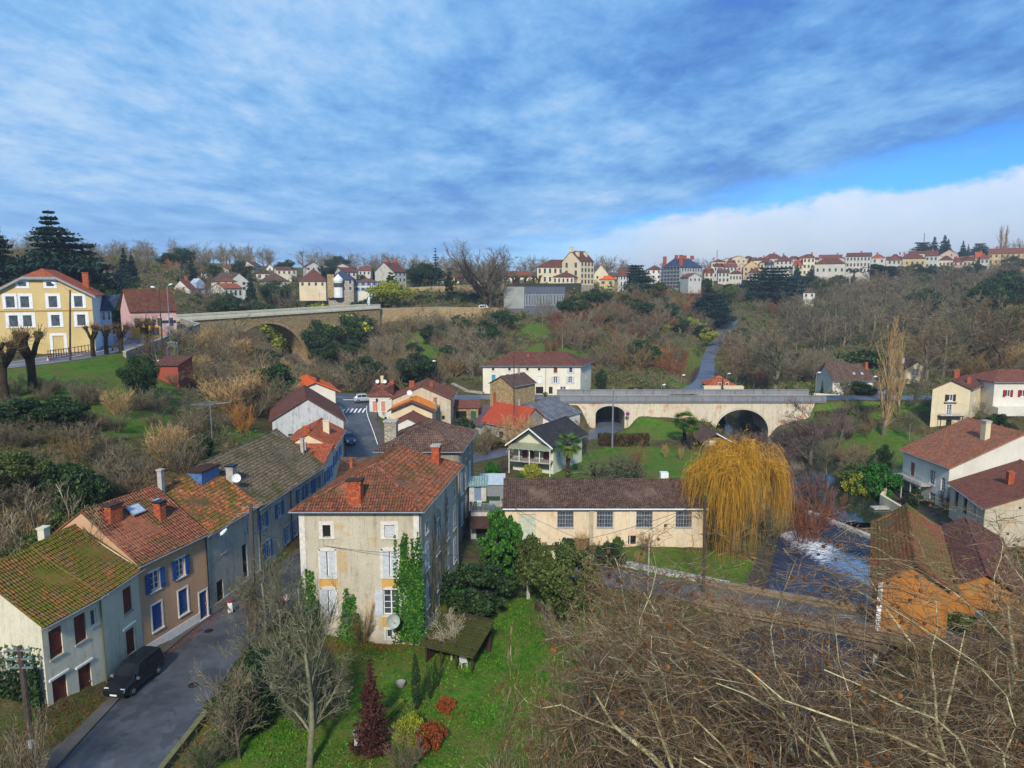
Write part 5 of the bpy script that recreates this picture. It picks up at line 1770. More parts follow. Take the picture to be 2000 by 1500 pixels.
# ------------------------------------------------------------------ bridges
def arch_bridge(name, label, p0, p1, width, z0, z1, arches, zbot, wall, par_mat, par_h=1.05, deck_mat=None, cat='bridge', ring=None, off=1):
 p0, p1 = Vector((p0[0], p0[1], 0)), Vector((p1[0], p1[1], 0))
 d = p1 - p0
 L = d.length
 d.normalize()
 w = Vector((-d.y, d.x, 0)) * width
 root = empty(name, p0 + Vector((0, 0, zbot)), label, cat)
 O = root.location.copy()
 ss = set(np.linspace(0, L, int(L / 2) + 1))
 for c, hw, sp, rise in arches:
  ss |= set(c + hw * math.cos(math.pi * k / 24) for k in range(25))
 ss = sorted(ss)
 def top(s):
  return z0 + (z1 - z0) * s / L
 def bot(s, eps):
  for c, hw, sp, rise in arches:
   x = (s + eps - c) / hw
   if abs(x) < 1:
    x = (s - c) / hw
    return sp + rise * math.sqrt(max(0, 1 - x * x))
  return zbot
 mb = MB()
 Z = Vector((0, 0, 1))
 for a, b in zip(ss, ss[1:]):
  if b - a < 1e-5:
   continue
  za, zb = bot(a, 1e-4), bot(b, -1e-4)
  P, Q = p0 + d * a, p0 + d * b
  for off_, rev in ((Vector((0, 0, 0)), False), (w, True)):
   q = [P + off_ + Z * za, Q + off_ + Z * zb, Q + off_ + Z * top(b), P + off_ + Z * top(a)]
   mb.poly(q if not rev else list(reversed(q)))
  mb.poly([P + Z * top(a), Q + Z * top(b), Q + w + Z * top(b), P + w + Z * top(a)])
  mb.poly([Q + Z * zb, P + Z * za, P + w + Z * za, Q + w + Z * zb])
 for c, hw, sp, rise in arches:
  for s_ in (c - hw, c + hw):
   P = p0 + d * s_
   mb.poly([P + Z * zbot, P + w + Z * zbot, P + w + Z * sp, P + Z * sp])
 mb.build('wall', wall, root, O)
 if ring:
  for c, hw, sp, rise in arches:
   mb = MB()
   k = 26
   for i in range(k):
    a0, a1 = math.pi * i / k, math.pi * (i + .94) / k
    q = []
    for an, e in ((a0, 0), (a1, 0), (a1, .5), (a0, .5)):
     q.append(p0 + d * (c + (hw + e) * math.cos(an)) + Z * (sp + (rise + e) * math.sin(an)) - w.normalized() * .0)
    mb.prism(list(reversed(q)), -w.normalized() * .06)
   mb.build('arch_ring', ring, root, O)
 for side, nm in ((0, 'parapet'), (1, 'parapet')):
  mb = MB()
  o_ = w * side - w.normalized() * (.25 if side == 0 else .15)
  n = int(L / 4)
  for i in range(n):
   a, b = L * i / n, L * (i + 1) / n
   P, Q = p0 + d * a + o_ + Z * top(a), p0 + d * b + o_ + Z * top(b)
   t_ = w.normalized() * .4
   mb.hexa([P, Q, Q + t_, P + t_], [P + Z * par_h, Q + Z * par_h, Q + t_ + Z * par_h, P + t_ + Z * par_h])
   P, Q = P - w.normalized() * .08, Q - w.normalized() * .08
   t2 = w.normalized() * .56
   mb.hexa([P + Z * par_h, Q + Z * par_h, Q + t2 + Z * par_h, P + t2 + Z * par_h], [P + Z * (par_h + .16), Q + Z * (par_h + .16), Q + t2 + Z * (par_h + .16), P + t2 + Z * (par_h + .16)])
   if side == 0 and off:
    mb.box(p0 + d * a - w.normalized() * .36 + Z * (top(a) - .28), Q - P, w.normalized() * .12, (0, 0, .22))
  mb.build(nm, par_mat, root, O)
 return root
BR_WALL = plaster('old_bridge_render', '#c9bda6', '#74593a', .85, patch='#c08f68', scale=.25)
PARA = plaster('lichened_parapet', '#808184', '#37383b', .9)
arch_bridge('stone_bridge', 'long pale stone road bridge with low arches over lane and river', (9.5, 141), (62.5, 141), 8.4, 5.44, 5.44,
   [(10.1, 2.9, 2.7, 1.75), (36.5, 5.3, -.8, 4.5)], -2.8, BR_WALL, PARA, .95, ring=plaster('arch_stone', '#c4baa6', '#7a6a50', .5))
V0, V1 = D(343, 622, 170), D(742, 604, 230)
arch_bridge('viaduct', 'high brown rubble stone viaduct with a pale parapet and one great arch', (V0.x, V0.y), (V1.x, V1.y), 5.5, 20.1, 21.4,
   [(5.6, 3.6, 13.2, 3.9), (26.3, 14.0, 4.6, 13.6)], 1.0, P_STONE3, plaster('pale_parapet', '#dcd3b8', '#8d8c80', .35), .9, ring=P_STONE)
arch_bridge('lane_bridge', 'low brown bridge with spiked railing carrying the lane over the river', (16.2, 61.2), (36.5, 51.2), 4.6, -.12, -.08,
   [(10.4, 7.6, -3.9, 3.35)], -4.8, plaster('dark_bridge_render', '#6f6353', '#3c342a', .8), plaster('brown_parapet', '#85735c', '#54453a', .7), .3)
rl = empty('bridge_railing', (16.4, 61, .3), 'rusty spiked railing along the near edge of the lane bridge', 'railing')
mb = MB()
for i in range(110):
 f = i / 109
 mb.cbox(16.3 + 20 * f, 61.0 - 9.9 * f, .3, .05, .05, .65)
for z in (.45, .8):
 mb.box((16.3, 61.0, z), (20, -9.9, 0), (.02, .04, 0), (0, 0, .04))
mb.build('pickets', plain('rusty_iron', hexc('#7a5a44'), .8), rl, rl.location)
def wall_run(name, label, pts, thick, mat, cat='wall', coping=None, base=2.0, kind=None):
 pts = [Vector(p) for p in pts]
 root = empty(name, pts[0], label, cat)
 mb, mc = MB(), MB()
 for p, q in zip(pts, pts[1:]):
  d = (q - p)
  d.z = 0
  d.normalize()
  n = Vector((-d.y, d.x, 0)) * thick
  B = Vector((0, 0, -base))
  mb.hexa([p + B, q + B, q + n + B, p + n + B], [p, q, q + n, p + n])
  if coping:
   e = n.normalized() * .06
   mc.hexa([p - e, q - e, q + n + e, p + n + e], [p - e + Vector((0, 0, .1)), q - e + Vector((0, 0, .1)), q + n + e + Vector((0, 0, .1)), p + n + e + Vector((0, 0, .1))])
 mb.build('masonry', mat, root, pts[0])
 if coping:
  mc.build('coping', coping, root, pts[0])
 return root
wall_run('retaining_wall', 'long ochre rubble retaining wall continuing the viaduct below the gardens', [D(742, 603, 232), D(860, 600, 242), D(985, 602, 250)], 1.0, P_STONE, base=5.5, coping=CONC)
wall_run('retaining_wall', 'upper ochre garden wall below the row of pollarded trees', [D(798, 562, 286), D(985, 554, 290)], .8, P_STONE, base=5.5, coping=CONC)
wall_run('retaining_wall', 'dark ivy covered terrace wall above the grey modern building', [D(985, 554, 290), D(1135, 553, 284)], .8, plain('dark_ivy_wall', hexc('#3a3a30'), .9, var=.3, scale=1.5), base=5.5)
wall_run('retaining_wall', 'pale rubble castle garden wall on the far hillside below the town', [D(1602, 541, 400), D(1668, 539, 404), D(1700, 548, 406)], 1.0, P_STONE2, base=9)
wall_run('retaining_wall', 'stone retaining wall at the end of the upper road by the bollard', [Vector((-60.5, 112, 17.9)), Vector((-61.5, 124, 18.7)), Vector((-69.5, 160, 19.8)), Vector((-78.0, 170, 20.6))], .5, P_STONE2, base=6, coping=CONC)
wall_run('garden_wall', 'low stone wall under the riverside garden by the still water', [Vector((54.5, 101, -.2)), Vector((50.8, 96, -.4)), Vector((50.8, 90, -.5))], .4, P_BEIGE, base=2.5)
wall_run('garden_wall', 'low wall and gate pillars in front of the roadside house', [D(1590, 768, 150), D(1640, 771, 150)], .3, P_BRIGHT, base=1.5)
wall_run('garden_wall', 'white flint edged kerb wall between the lane and the workshop lawn', [Vector((7.6, 71.6, .35)), Vector((14, 68.2, .3)), Vector((20.5, 64.6, .25))], .5, rubble('white_flint', ['#8d8d86', '#b5b5ae', '#c9c9c4', '#77756c'], '#5b574c', 4.5), base=.8)
wall_run('garden_wall', 'stone wall holding up the terrace left of the workshop', [Vector((-2.8, 78.5, 1.6)), Vector((1.0, 76.6, 1.6))], .4, P_STONE2, base=2)
wall_run('garden_wall', 'mossy low wall between the street bank and the lawn', [Vector((-20.2, 36, .5)), Vector((-19.8, 44, .55)), Vector((-18.6, 50, .5))], .35, plaster('mossy_wall', '#6f6c4a', '#4c521f', .8), base=1.2)
wall_run('garden_wall', 'dry rubble wall beside the bare bank next to the villa', [D(880, 748, 160), D(908, 762, 152), D(942, 766, 150)], .8, P_STONE2, base=3)
# ------------------------------------------------------------------ far houses
def fh(name, label, xl, xm, xr, ye, yb, dist, yaw, roof, yr, wall, rmat, grid=(3, 2), rgrid=(0, 0), cat='house', L=8.0, group=None, sh=None, ww=.9, wh=1.3, chim=(), ro=.35, base=5.0, h1=None, h2=None, wmat=None):
 B = D(xm, ye, dist)
 ya = math.atan2(-B.x, B.y) - R(yaw)
 e = Vector((math.cos(ya), math.sin(ya), 0))
 f = Vector((-e.y, e.x, 0))
 def kx(px, py):
  d = ray(px, py)
  return d.x / d.y
 k = kx(xl, ye)
 W = (B.x - k * B.y) / (e.x - k * e.y)
 if xr is not None:
  k = kx(xr, ye)
  L = (k * B.y - B.x) / (f.x - k * f.y)
  L = max(3.0, min(30, L))
 A = B - e * W
 C = B + f * L
 z0 = D(xm, yb, dist).z
 zr = D((xl + xm) / 2, yr, dist + (L / 2 if 'u' in roof else 2)).z
 h = House(name, label, XY(A), XY(B), XY(C), z0, B.z, wall, cat, group, base)
 h.roof(roof, max(.3, zr - B.z), rmat, o=ro, og=.25, gutter=(), ridge=False, h1=h1, h2=h2)
 H = B.z - z0
 for key, (nc, nr), LL in (('F', grid, W), ('R', rgrid, L)):
  for i in range(nc):
   for j in range(nr):
    fl = H / nr
    hh = min(wh, fl * .6)
    ss_ = LL * (i + .5) / nc
    st = 'win'
    if sh is not None:
     st = 'open'
    h.win(key, ss_, j * fl + (fl - hh) * .55, min(ww, LL / nc * .45), hh, st, sh, wmat)
 h.done(simple=True)
 for (u_, v_, w_, t_) in chim:
  h.chimney(u_ * W, v_ * L, w_, .6, t_, BRICK)
 return h
def yellow():
 y = 115.0
 B = D(178, 573, y)
 ey = Vector((math.cos(R(23)), math.sin(R(23)), 0))
 kk = ray(-24, 573).x / ray(-24, 573).y
 A = B - ey * ((B.x - kk * B.y) / (ey.x - kk * ey.y))
 z0 = D(100, 691, y).z
 h = House('yellow_house', 'large ochre yellow house with white quoined windows and a clipped orange gable roof', XY(A), XY(B), 13, z0, B.z, P_YEL, base=3)
 W, L = h.W, h.L
 zc, zr = D(77, 540, y).z, D(77, 525, y + 2.5).z
 rise = zr - h.ze
 k = rise / (W / 2)
 o, og = .6, .55
 uc = (zc - h.ze) / k
 P = h.P
 bm = bmesh.new()
 zo = h.ze - k * o
 R0, R1 = P(W / 2, 2.6, zr), P(W / 2, L + og, zr)
 slope_mesh(bm, [P(-o, -og, zo), P(uc, -og, zc), R0, R1, P(-o, L + og, zo)], h.ev, h.O)
 slope_mesh(bm, [P(W + o, -og, zo), P(W + o, L + og, zo), R1, R0, P(W - uc, -og, zc)], h.ev, h.O)
 slope_mesh(bm, [P(uc, -og, zc), P(W - uc, -og, zc), R0], h.eu, h.O)
 ridge_caps(bm, R0, R1, h.O)
 me = bpy.data.meshes.new('roof')
 bm.to_mesh(me)
 bm.free()
 h.rf = mobj('roof', me, T_ORANGE, h.root)
 h.under = lambda u, v: h.ze + k * (W / 2 - abs(u - W / 2))
 uu = lambda px: (px + 24) * W / 202
 zz = lambda py: D(100, py, y).z - z0
 for px in (17, 45, 100, 151):
  h.win('F', uu(px), zz(600), 1.2, zz(578) - zz(600), 'plain', None, WHITE, .42)
 for px in (20, 47, 102, 154):
  h.win('F', uu(px), zz(636), 1.2, zz(614) - zz(636), 'plain', None, WHITE, .42)
 h.win('F', uu(104), zz(686), 1.5, zz(654) - zz(686), 'door', P_YEL, WHITE, .4)
 h.win('F', uu(30), zz(680), 1.4, 1.6, 'win', None, WHITE, .3)
 for v in (2.5, 5, 7.5, 10):
  h.win('R', v, 5.8, 1.0, 1.8, 'win', None, WHITE, .2)
  h.win('R', v, 2.0, 1.0, 1.8, 'win', None, WHITE, .2)
 h.done()
 a, d, LL, n = h.face('F')
 mb = MB()
 q = [P(0, 0, h.ze), P(W, 0, h.ze), P(W - uc, 0, zc - .08), P(uc, 0, zc - .08)]
 mb.poly(q)
 mb.build('gable', P_YEL, h.root, h.O)
 for px in (43, 97):
  mb = MB()
  c = P(uu(px), 0, D(px, 563, y).z)
  mb.box(c - h.eu * .9 + n * .05, h.eu * 1.8, -n * .1, (0, 0, 1.3))
  fr = mb.build('window', WHITE, h.root, h.O)
  mb = MB()
  mb.box(c - h.eu * .5 + n * .08 + Vector((0, 0, .35)), h.eu * 1.0, -n * .03, (0, 0, .6))
  mb.build('pane', GLASS, fr, h.O)
 h.strip('F', zz(606) - .1, zz(606) + .1, plain('dull_ochre_band', hexc('#a8843e'), .8), .05, 'string_course')
 h.strip('R', .2, h.ze - z0 - .2, WHITE, .02, 'white_panel')
 for sg in (0, 1):
  mb = MB()
  e0 = P(-o if sg == 0 else W + o, -og, zo - .1)
  e1 = P(uc if sg == 0 else W - uc, -og, zc - .1)
  mb.prism([e0, e1, e1 - Vector((0, 0, .35)), e0 - Vector((0, 0, .35))], n * .06)
  mb.build('bargeboard', ZINC, h.root, h.O)
 mb = MB()
 mb.box(P(uc, -og - .05, zc - .5), h.eu * (W - 2 * uc), h.ev * .08, (0, 0, .42))
 mb.build('fascia', ZINC, h.root, h.O)
 h.chimney(W - 1.6, 7.5, .9, .7, 2.4, BRICK)
 return h
yellow()
fh('half_timbered_house', 'pale blue half timbered house tucked behind the yellow house', 186, 217, None, 604, 656, 124, 0, 'hipu', 576, plaster('pale_blue_render', '#b9c2d4', '#7c88a0', .3), T_BLUESLATE, (3, 2), ww=.7, wh=1.5)
h = fh('pink_house', 'pink house with a steep brown roof and an orange shop front at the bend', 254, 343, None, 604, 656, 141, -16, 'gabu', 564, P_PINK, tiles('worn_brown_tiles', ['#4d2a22', '#633428', '#7a4030', '#57352a', '#8a5038'], '#7a6038', .2, lich=.35), (4, 1), L=7.5, ww=.9, wh=1.7)
h.strip('F', -.2, 2.1, plain('orange_shop_paint', hexc('#e0962e'), .6), .06, 'shop_front', 0, h.W * .62)
for c in (.18, .42):
 a, d, L_, n = h.face('F')
 mb = MB()
 mb.box(a + d * (h.W * c) + n * .10 + Vector((0, 0, h.z0 + .3)), d * 1.4, -n * .03, (0, 0, 1.5))
 mb.build('shop_window', GLASS, h.root, h.O)
mb = MB()
mb.box(a + d * (h.W * .66) + n * .10 + Vector((0, 0, h.z0 + 2.6)), d * 2.6, -n * .06, (0, 0, .5))
sg_ = mb.build('shop_sign', plain('sign_navy', hexc('#2a2c4c'), .5), h.root, h.O)
fh('shed', 'grey stone outbuilding behind the pink house', 208, 236, 240, 572, 602, 165, 10, 'gabu', 566, P_STONE2, T_RED, (1, 1), cat='outbuilding')
fh('bungalow', 'white bungalow with a dark flat hip roof high on the left hillside', 275, 308, None, 518, 528, 330, 0, 'hipu', 512, P_BRIGHT, T_BROWNF, (3, 1), ww=1.4)
fh('bungalow', 'bungalow with a bright orange hip roof on the left skyline', 309, 336, None, 521, 530, 330, 0, 'hipu', 514, P_BRIGHT, T_NEW, (3, 1), ww=1.4)
fh('bungalow', 'tan bungalow with brown roof behind the yellow house beside the dark fir', 192, 231, None, 528, 541, 235, 8, 'hipu', 519, P_BEIGE, T_RED, (3, 1), ww=1.2)
fh('small_house', 'small yellow gabled house above the pink house', 267, 292, None, 550, 562, 250, -10, 'gabv', 541, plaster('lemon_render', '#d0c890', '#9a9468', .2), T_RED, (2, 1))
h = fh('hillside_house', 'white gabled house with a brown roof and grey blue dormer above the viaduct', 337, 369, 409, 563, 593, 235, 52, 'gabv', 547, P_BRIGHT, T_RED, (0, 0), (3, 2), ww=1.0, wh=1.9, sh=plain('grey_blue_shutter', hexc('#9aa8c0'), .6), chim=((.5, .3, .7, 1.2), (.5, .9, .7, 1.2)))
mb = MB()
c = h.P(h.W, h.L * .55, h.ze - .6)
mb.prism([c - h.ev * 1.6 + h.eu * .1, c + h.ev * 1.6 + h.eu * .1, c + h.ev * 1.6 + h.eu * .1 + Vector((0, 0, 2.4)), c + h.eu * .1 + Vector((0, 0, 3.8)), c - h.ev * 1.6 + h.eu * .1 + Vector((0, 0, 2.4))], -h.eu * 3)
mb.build('dormer', plain('grey_blue_boards', hexc('#a3aec0'), .7), h.root, h.O)
fh('hillside_house', 'white gable and ochre stone house with an orange patched roof above the viaduct', 412, 437, 473, 562, 583, 246, 52, 'gabv', 553, P_BRIGHT, T_ORANGE, (0, 0), (4, 1), ww=.9, wh=1.8)
fh('hillside_house', 'cream house with a dull red hip roof behind the ochre stone house', 420, 462, None, 549, 560, 257, 0, 'hipu', 541, P_BEIGE, T_RED2, (3, 1))
fh('hillside_house', 'big white gabled house with two tall dark windows and brown roof on the left hillside', 446, 486, None, 549, 568, 276, -28, 'gabv', 533, P_BRIGHT, T_DARK, (2, 2), L=14, ww=1.2, wh=1.8)
fh('modern_house', 'white modern flat house on the left ridge', 500, 527, None, 534, 546, 330, 0, 'hipu', 529, P_BRIGHT, T_BROWNF, (2, 1), ww=2.0, wh=1.6)
fh('hillside_house', 'stone house with a crossed gable below the left ridge', 516, 563, None, 548, 562, 288, -14, 'hipu', 533, P_STONE2, T_DARK, (4, 1))
fh('hillside_house', 'little white gabled house on top of the left ridge', 520, 534, None, 523, 530, 375, 0, 'gabv', 516, P_BRIGHT, T_BROWNF, (1, 1))
fh('hillside_house', 'low white house with flat roof on the left ridge next to the steep brown roof', 553, 579, None, 527, 537, 352, 0, 'hipu', 522, P_BRIGHT, T_BROWNF, (3, 1))
fh('steep_roof_house', 'house with a very steep wide brown roof on the left ridge', 584, 636, None, 548, 562, 282, 6, 'hipu', 524, P_BEIGE, T_RED, (4, 1), L=10, chim=((.25, .5, .8, .2),))
h = fh('turret_house', 'stone villa with blue slate roof and a round white bay', 640, 690, None, 545, 570, 256, 6, 'hipu', 527, P_STONE2, T_BLUESLATE, (4, 2), L=9)
mb = MB()
c = h.P(h.W * .42, -1.0, 0)
mb.lathe(Vector((c.x, c.y, h.z0)), [(1.6, -2), (1.6, 3.6), (1.75, 3.7), (1.75, 4.4), (.1, 6.2)], 12)
mb.build('bay', WHITE, h.root, h.O)
mb = MB()
mb.lathe(Vector((c.x, c.y, h.z0)), [(1.62, 1.6), (1.65, 1.65), (1.65, 3.1), (1.62, 3.15)], 12)
mb.build('bay_window', GLASS, h.root, h.O)
mb = MB()
c = h.P(1.2, -1.4, h.z0 - 2)
mb.box(c - h.eu * 1.2, h.eu * 2.4, h.ev * 3, (0, 0, h.ze - h.z0 + 3.6))
mb.build('turret', P_STONE3, h.root, h.O)
fh('blue_shutter_house', 'pale house with blue shutters and a low red roof beside the yellow green tree', 692, 737, None, 550, 570, 262, 5, 'hipu', 543, P_WHITE, T_RED2, (4, 2), sh=BLUE, ww=.8)
fh('tall_gable_house', 'tall house with a blank grey gable and a big brown roof on the plateau', 732, 769, 793, 530, 552, 285, 40, 'gabv', 512, P_GREYW, T_RED, (0, 0), (3, 2), ww=1.0, wh=1.6, chim=((.5, .25, .9, .9), (.5, .95, .9, 1.6)))
fh('plateau_house', 'pinkish stone house with a long dark red roof behind the pollards', 820, 872, None, 538, 556, 318, 0, 'hipu', 527, P_STONE2, T_RED, (6, 2), h1=2, h2=2, wmat=WHITE, ww=1.0)
fh('plateau_house', 'low building with orange red roof behind the big bare tree', 884, 936, None, 541, 556, 330, 0, 'hipu', 532, P_BEIGE, T_RED2, (4, 1))
fh('plateau_house', 'low building with brick red roof right of the big bare tree', 972, 1046, None, 540, 556, 335, 0, 'hipu', 529, P_BRIGHT, T_RED2, (5, 1))
fh('arch_view_house', 'white house with blue shutters seen through the great arch', 514, 553, None, 645, 660, 300, 0, 'hipu', 636, P_BRIGHT, T_BLUESLATE, (4, 1), sh=BLUE)
fh('arch_view_house', 'low white house with red roof seen at the right through the great arch', 553, 577, None, 656, 668, 290, 0, 'gabv', 648, P_WHITE, T_RED2, (1, 1))
fh('arch_view_house', 'brown roofed house lower down inside the great arch', 505, 543, None, 672, 686, 262, 10, 'hipu', 659, P_BEIGE, T_RED, (3, 1))
fh('stone_cottage', 'stone cottage with a grey roof and pale gable at the foot of the great arch', 545, 566, 590, 705, 722, 196, 45, 'gabv', 693, P_STONE3, T_DARK, (1, 1), (2, 1))
def modern():
 e = Vector((math.cos(R(38)), math.sin(R(38)), 0))
 B = D(1024, 560, 252)
 kx = lambda px: ray(px, 560).x / ray(px, 560).y
 eu = Vector((math.cos(R(-35)), math.sin(R(-35)), 0))
 k = kx(984)
 W = (B.x - k * B.y) / (eu.x - k * eu.y)
 ev = Vector((math.cos(R(28)), math.sin(R(28)), 0))
 k = kx(1104)
 L = (k * B.y - B.x) / (ev.x - k * ev.y)
 A = B - eu * W
 C = B + ev * L
 z0 = D(1024, 603, 252).z
 h = House('modern_building', 'grey flat roofed modern building with a row of narrow slit windows', XY(A), XY(B), XY(C), z0, B.z, plaster('grey_zinc_panels', '#5f6672', '#3f4550', .4), cat='building', base=4)
 h.roof('flat', 0, plain('flat_roof', hexc('#5d6168'), .8), o=.15, ridge=False)
 n = 14
 for i in range(n):
  h.win('R', L * (i + .7) / (n + .6), 1.2 - .0, .5, 3.6, 'win')
 h.done(simple=True)
 h.strip('F', .0, h.ze - h.z0, plaster('pale_concrete', '#9da09a', '#6c6f6a', .5), .06, 'side_panel')
 return h
modern()
h = fh('convent', 'tall cream stone building with a steep gable and three chimneys above the valley', 1098, 1134, 1160, 510, 556, 290, 38, 'gabv', 489, P_BEIGE, T_RED, (2, 3), (4, 4), cat='large house', ww=1.1, wh=1.9, wmat=CONC, ro=.2)
for u_, v_ in ((.5, .02), (.72, .15), (.72, .75)):
 h.chimney(h.W * u_, h.L * v_, 1.3, 1.0, 1.3, P_BEIGE)
h.strip('F', -8, -.1, P_STONE2, .25, 'stone_base')
h.strip('R', -8, -.1, P_STONE2, .25, 'stone_base')
fh('convent_wing', 'long lower wing with a dark brown hip roof left of the tall gable', 1049, 1100, None, 521, 554, 302, 0, 'hipu', 507, P_BEIGE, T_RED, (5, 2), cat='large house', L=11, h2=0, ww=1.2, wh=2.0)
fh('pavilion', 'small cream pavilion with a brown hip roof in front of the long wing', 1080, 1121, None, 540, 556, 285, 12, 'hipu', 531, P_BEIGE, T_RED, (5, 1), cat='pavilion', ww=.8, wh=1.6)
fh('plateau_house', 'house with a dark sloping roof right behind the tall gable building', 1160, 1188, None, 534, 550, 335, 0, 'gabv', 517, P_BEIGE, T_DARK, (2, 1))
fh('orange_roof_house', 'yellow house with an orange roof and teal shutter perched right of the convent', 1171, 1200, 1206, 545, 574, 300, 12, 'hipu', 537, P_YEL, T_NEW, (2, 2), sh=TEAL, ww=.8)
h = fh('balcony_house', 'tall white house with red hip roof and side balconies right of the orange roof', 1201, 1211, 1228, 537, 571, 312, 50, 'hipv', 526, P_WHITE, T_RED2, (1, 3), (3, 3), ww=.9, wh=1.8)
fh('plateau_house', 'pale house with brown roof left of the scaffolded mansion', 1262, 1292, None, 526, 556, 358, 4, 'hipu', 518, P_WHITE, T_RED, (3, 3))
h = fh('mansion', 'mansion with a blue slate roof, tall brick chimneys and scaffolding on its side', 1294, 1331, 1372, 521, 556, 345, 42, 'hipv', 503, plaster('sheeted_render', '#a9aaa6', '#84857f', .3), T_BLUESLATE, (0, 0), (8, 3), cat='mansion', ww=1.0, wh=2.0, h1=2, h2=3)
for u_, v_ in ((.05, .0), (.9, .0), (.5, .2), (.5, .6), (.5, .95)):
 h.chimney(h.W * u_, max(.8, h.L * v_), 1.5, 1.0, 4.6 if v_ == 0 else 1.2, BRICK)
a, d, L_, n = h.face('F')
mb = MB()
for i in range(7):
 p = a + d * (L_ * i / 6) + n * 1.2
 mb.tube([(p.x, p.y, h.z0 - 3), (p.x, p.y, h.ze)], .12, 4)
for k_ in range(6):
 z = h.z0 + (h.ze - h.z0) * k_ / 5
 mb.box(a + n * 1.4 + Vector((0, 0, z)), d * L_, -n * 1.0, (0, 0, .14))
mb.build('scaffold', ZINC, h.root, h.O)
WCOL = {'c': P_TOWN[0], 's': P_TOWN[1], 'p': P_TOWN[2], 'r': P_TOWN[3], 'o': P_TOWN[4], 'g': P_TOWN[5]}
RCOL = {'b': T_RED, 'r': T_RED2, 'o': T_RED2, 'n': T_ORANGE, 'd': T_DARK, 's': T_SLATE}
TOWN = [
 (1376, 1394, 532, 524, 548, 372, 's', 'o', 2, 2, 'sand coloured house with orange roof just right of the mansion'),
 (1390, 1418, 511, 506, 521, 432, 'c', 'b', 4, 1, 'cream house with low brown roof on the skyline behind the mansion'),
 (1395, 1412, 520, 514, 540, 402, 'g', 'b', 3, 2, 'grey house squeezed between the mansion and the red roofs'),
 (1403, 1425, 532, 526, 548, 386, 'p', 'd', 3, 2, 'pale house with dark roof in the front row below the skyline'),
 (1412, 1440, 521, 515, 536, 412, 'p', 'r', 4, 2, 'pale house with a bright red roof in the second row of the town'),
 (1425, 1449, 534, 529, 548, 391, 'p', 'b', 4, 1, 'pink white low house with brown roof in the front row'),
 (1420, 1436, 513, 508, 524, 442, 'r', 'r', 2, 1, 'small rose house with red roof on the skyline'),
 (1440, 1458, 521, 514, 532, 421, 'r', 'o', 2, 2, 'rose house with orange roof left of the ochre gable'),
 (1452, 1484, 521, 509, 536, 416, 'o', 'o', 3, 2, 'ochre gabled house with orange roof above the big cedar'),
 (1462, 1486, 532, 525, 541, 396, 'p', 'b', 3, 1, 'white house with dark red roof touching the big cedar'),
 (1472, 1498, 508, 502, 520, 452, 'c', 'b', 3, 1, 'cream house with brown roof rising on the skyline left of the peak'),
 (1490, 1530, 504, 495, 514, 471, 'r', 'b', 4, 1, 'wide rose house whose brown roof makes the peak of the town skyline'),
 (1484, 1512, 512, 504, 524, 442, 'o', 'b', 3, 1, 'ochre house under the skyline peak'),
 (1497, 1510, 517, 511, 522, 431, 'g', 's', 2, 1, 'small house with a blue slate roof in the middle of the town'),
 (1515, 1548, 509, 498, 531, 431, 'p', 'b', 4, 3, 'tall pale house with brown roof right of the big cedar'),
 (1549, 1569, 517, 508, 534, 426, 's', 'n', 2, 2, 'sand house with vivid red orange roof left of the tall cream house'),
 (1569, 1592, 503, 496, 534, 424, 'c', 'r', 3, 3, 'tall narrow cream house with three rows of windows'),
 (1592, 1651, 514, 503, 538, 411, 'p', 'b', 5, 1, 'long white castle wing with a broad brown roof'),
 (1600, 1645, 503, 497, 513, 472, 'r', 'o', 5, 1, 'rose house with orange roof behind the long castle wing'),
 (1653, 1701, 500, 493, 530, 426, 'p', 'b', 7, 3, 'long pale building with three rows of blue grey windows'),
 (1702, 1730, 503, 496, 526, 433, 'p', 'n', 2, 2, 'white house with an orange red roof right of the long building'),
 (1734, 1760, 507, 496, 524, 446, 'p', 'r', 3, 2, 'white house with steep red roof and pale front'),
 (1757, 1808, 504, 495, 520, 452, 'o', 'b', 5, 1, 'long ochre house with a brown roof'),
 (1776, 1806, 495, 490, 503, 478, 'c', 'b', 3, 1, 'cream house peeping above the ochre house'),
 (1808, 1832, 499, 489, 521, 456, 'g', 'b', 3, 2, 'grey fronted house with a dark red roof'),
 (1834, 1862, 507, 499, 521, 462, 'c', 'b', 4, 1, 'pale green cream low house with brown roof right of the grey front'),
 (1836, 1872, 497, 487, 507, 488, 'r', 'b', 3, 1, 'rose gabled house high above the low cream house'),
 (1862, 1882, 511, 503, 526, 458, 'r', 'r', 2, 2, 'rose house with a red roof near the right skyline firs'),
 (1882, 1905, 508, 501, 518, 463, 's', 'b', 3, 1, 'sand coloured house below the skyline firs'),
 (1905, 1918, 503, 492, 516, 466, 'o', 'n', 1, 1, 'narrow house with an orange wall and roof'),
 (1915, 1932, 505, 498, 524, 459, 'g', 'r', 2, 2, 'grey house left of the long yellow house'),
 (1931, 2030, 493, 483, 523, 452, 'o', 'r', 9, 3, 'long yellow house with rows of windows at the right edge of the town'),
]
for (xl, xr, ye, yr, yb, dist, wc, rc, nc, nr, lab) in TOWN:
 fh('town_building', lab, xl, xr, None, ye, yb + 4, dist, random.uniform(-6, 6), random.choice(['hipu', 'gabu', 'hipu']) if 'gable' not in lab else 'gabv', yr, WCOL[wc], RCOL[rc], (nc, nr), cat='town house', L=9,
  group='buildings of the hilltop town', ww=1.0, wh=1.7, chim=((random.uniform(.1, .9), .5, .9, .9),), base=9, wmat=CONC)
rb = random.Random(5)
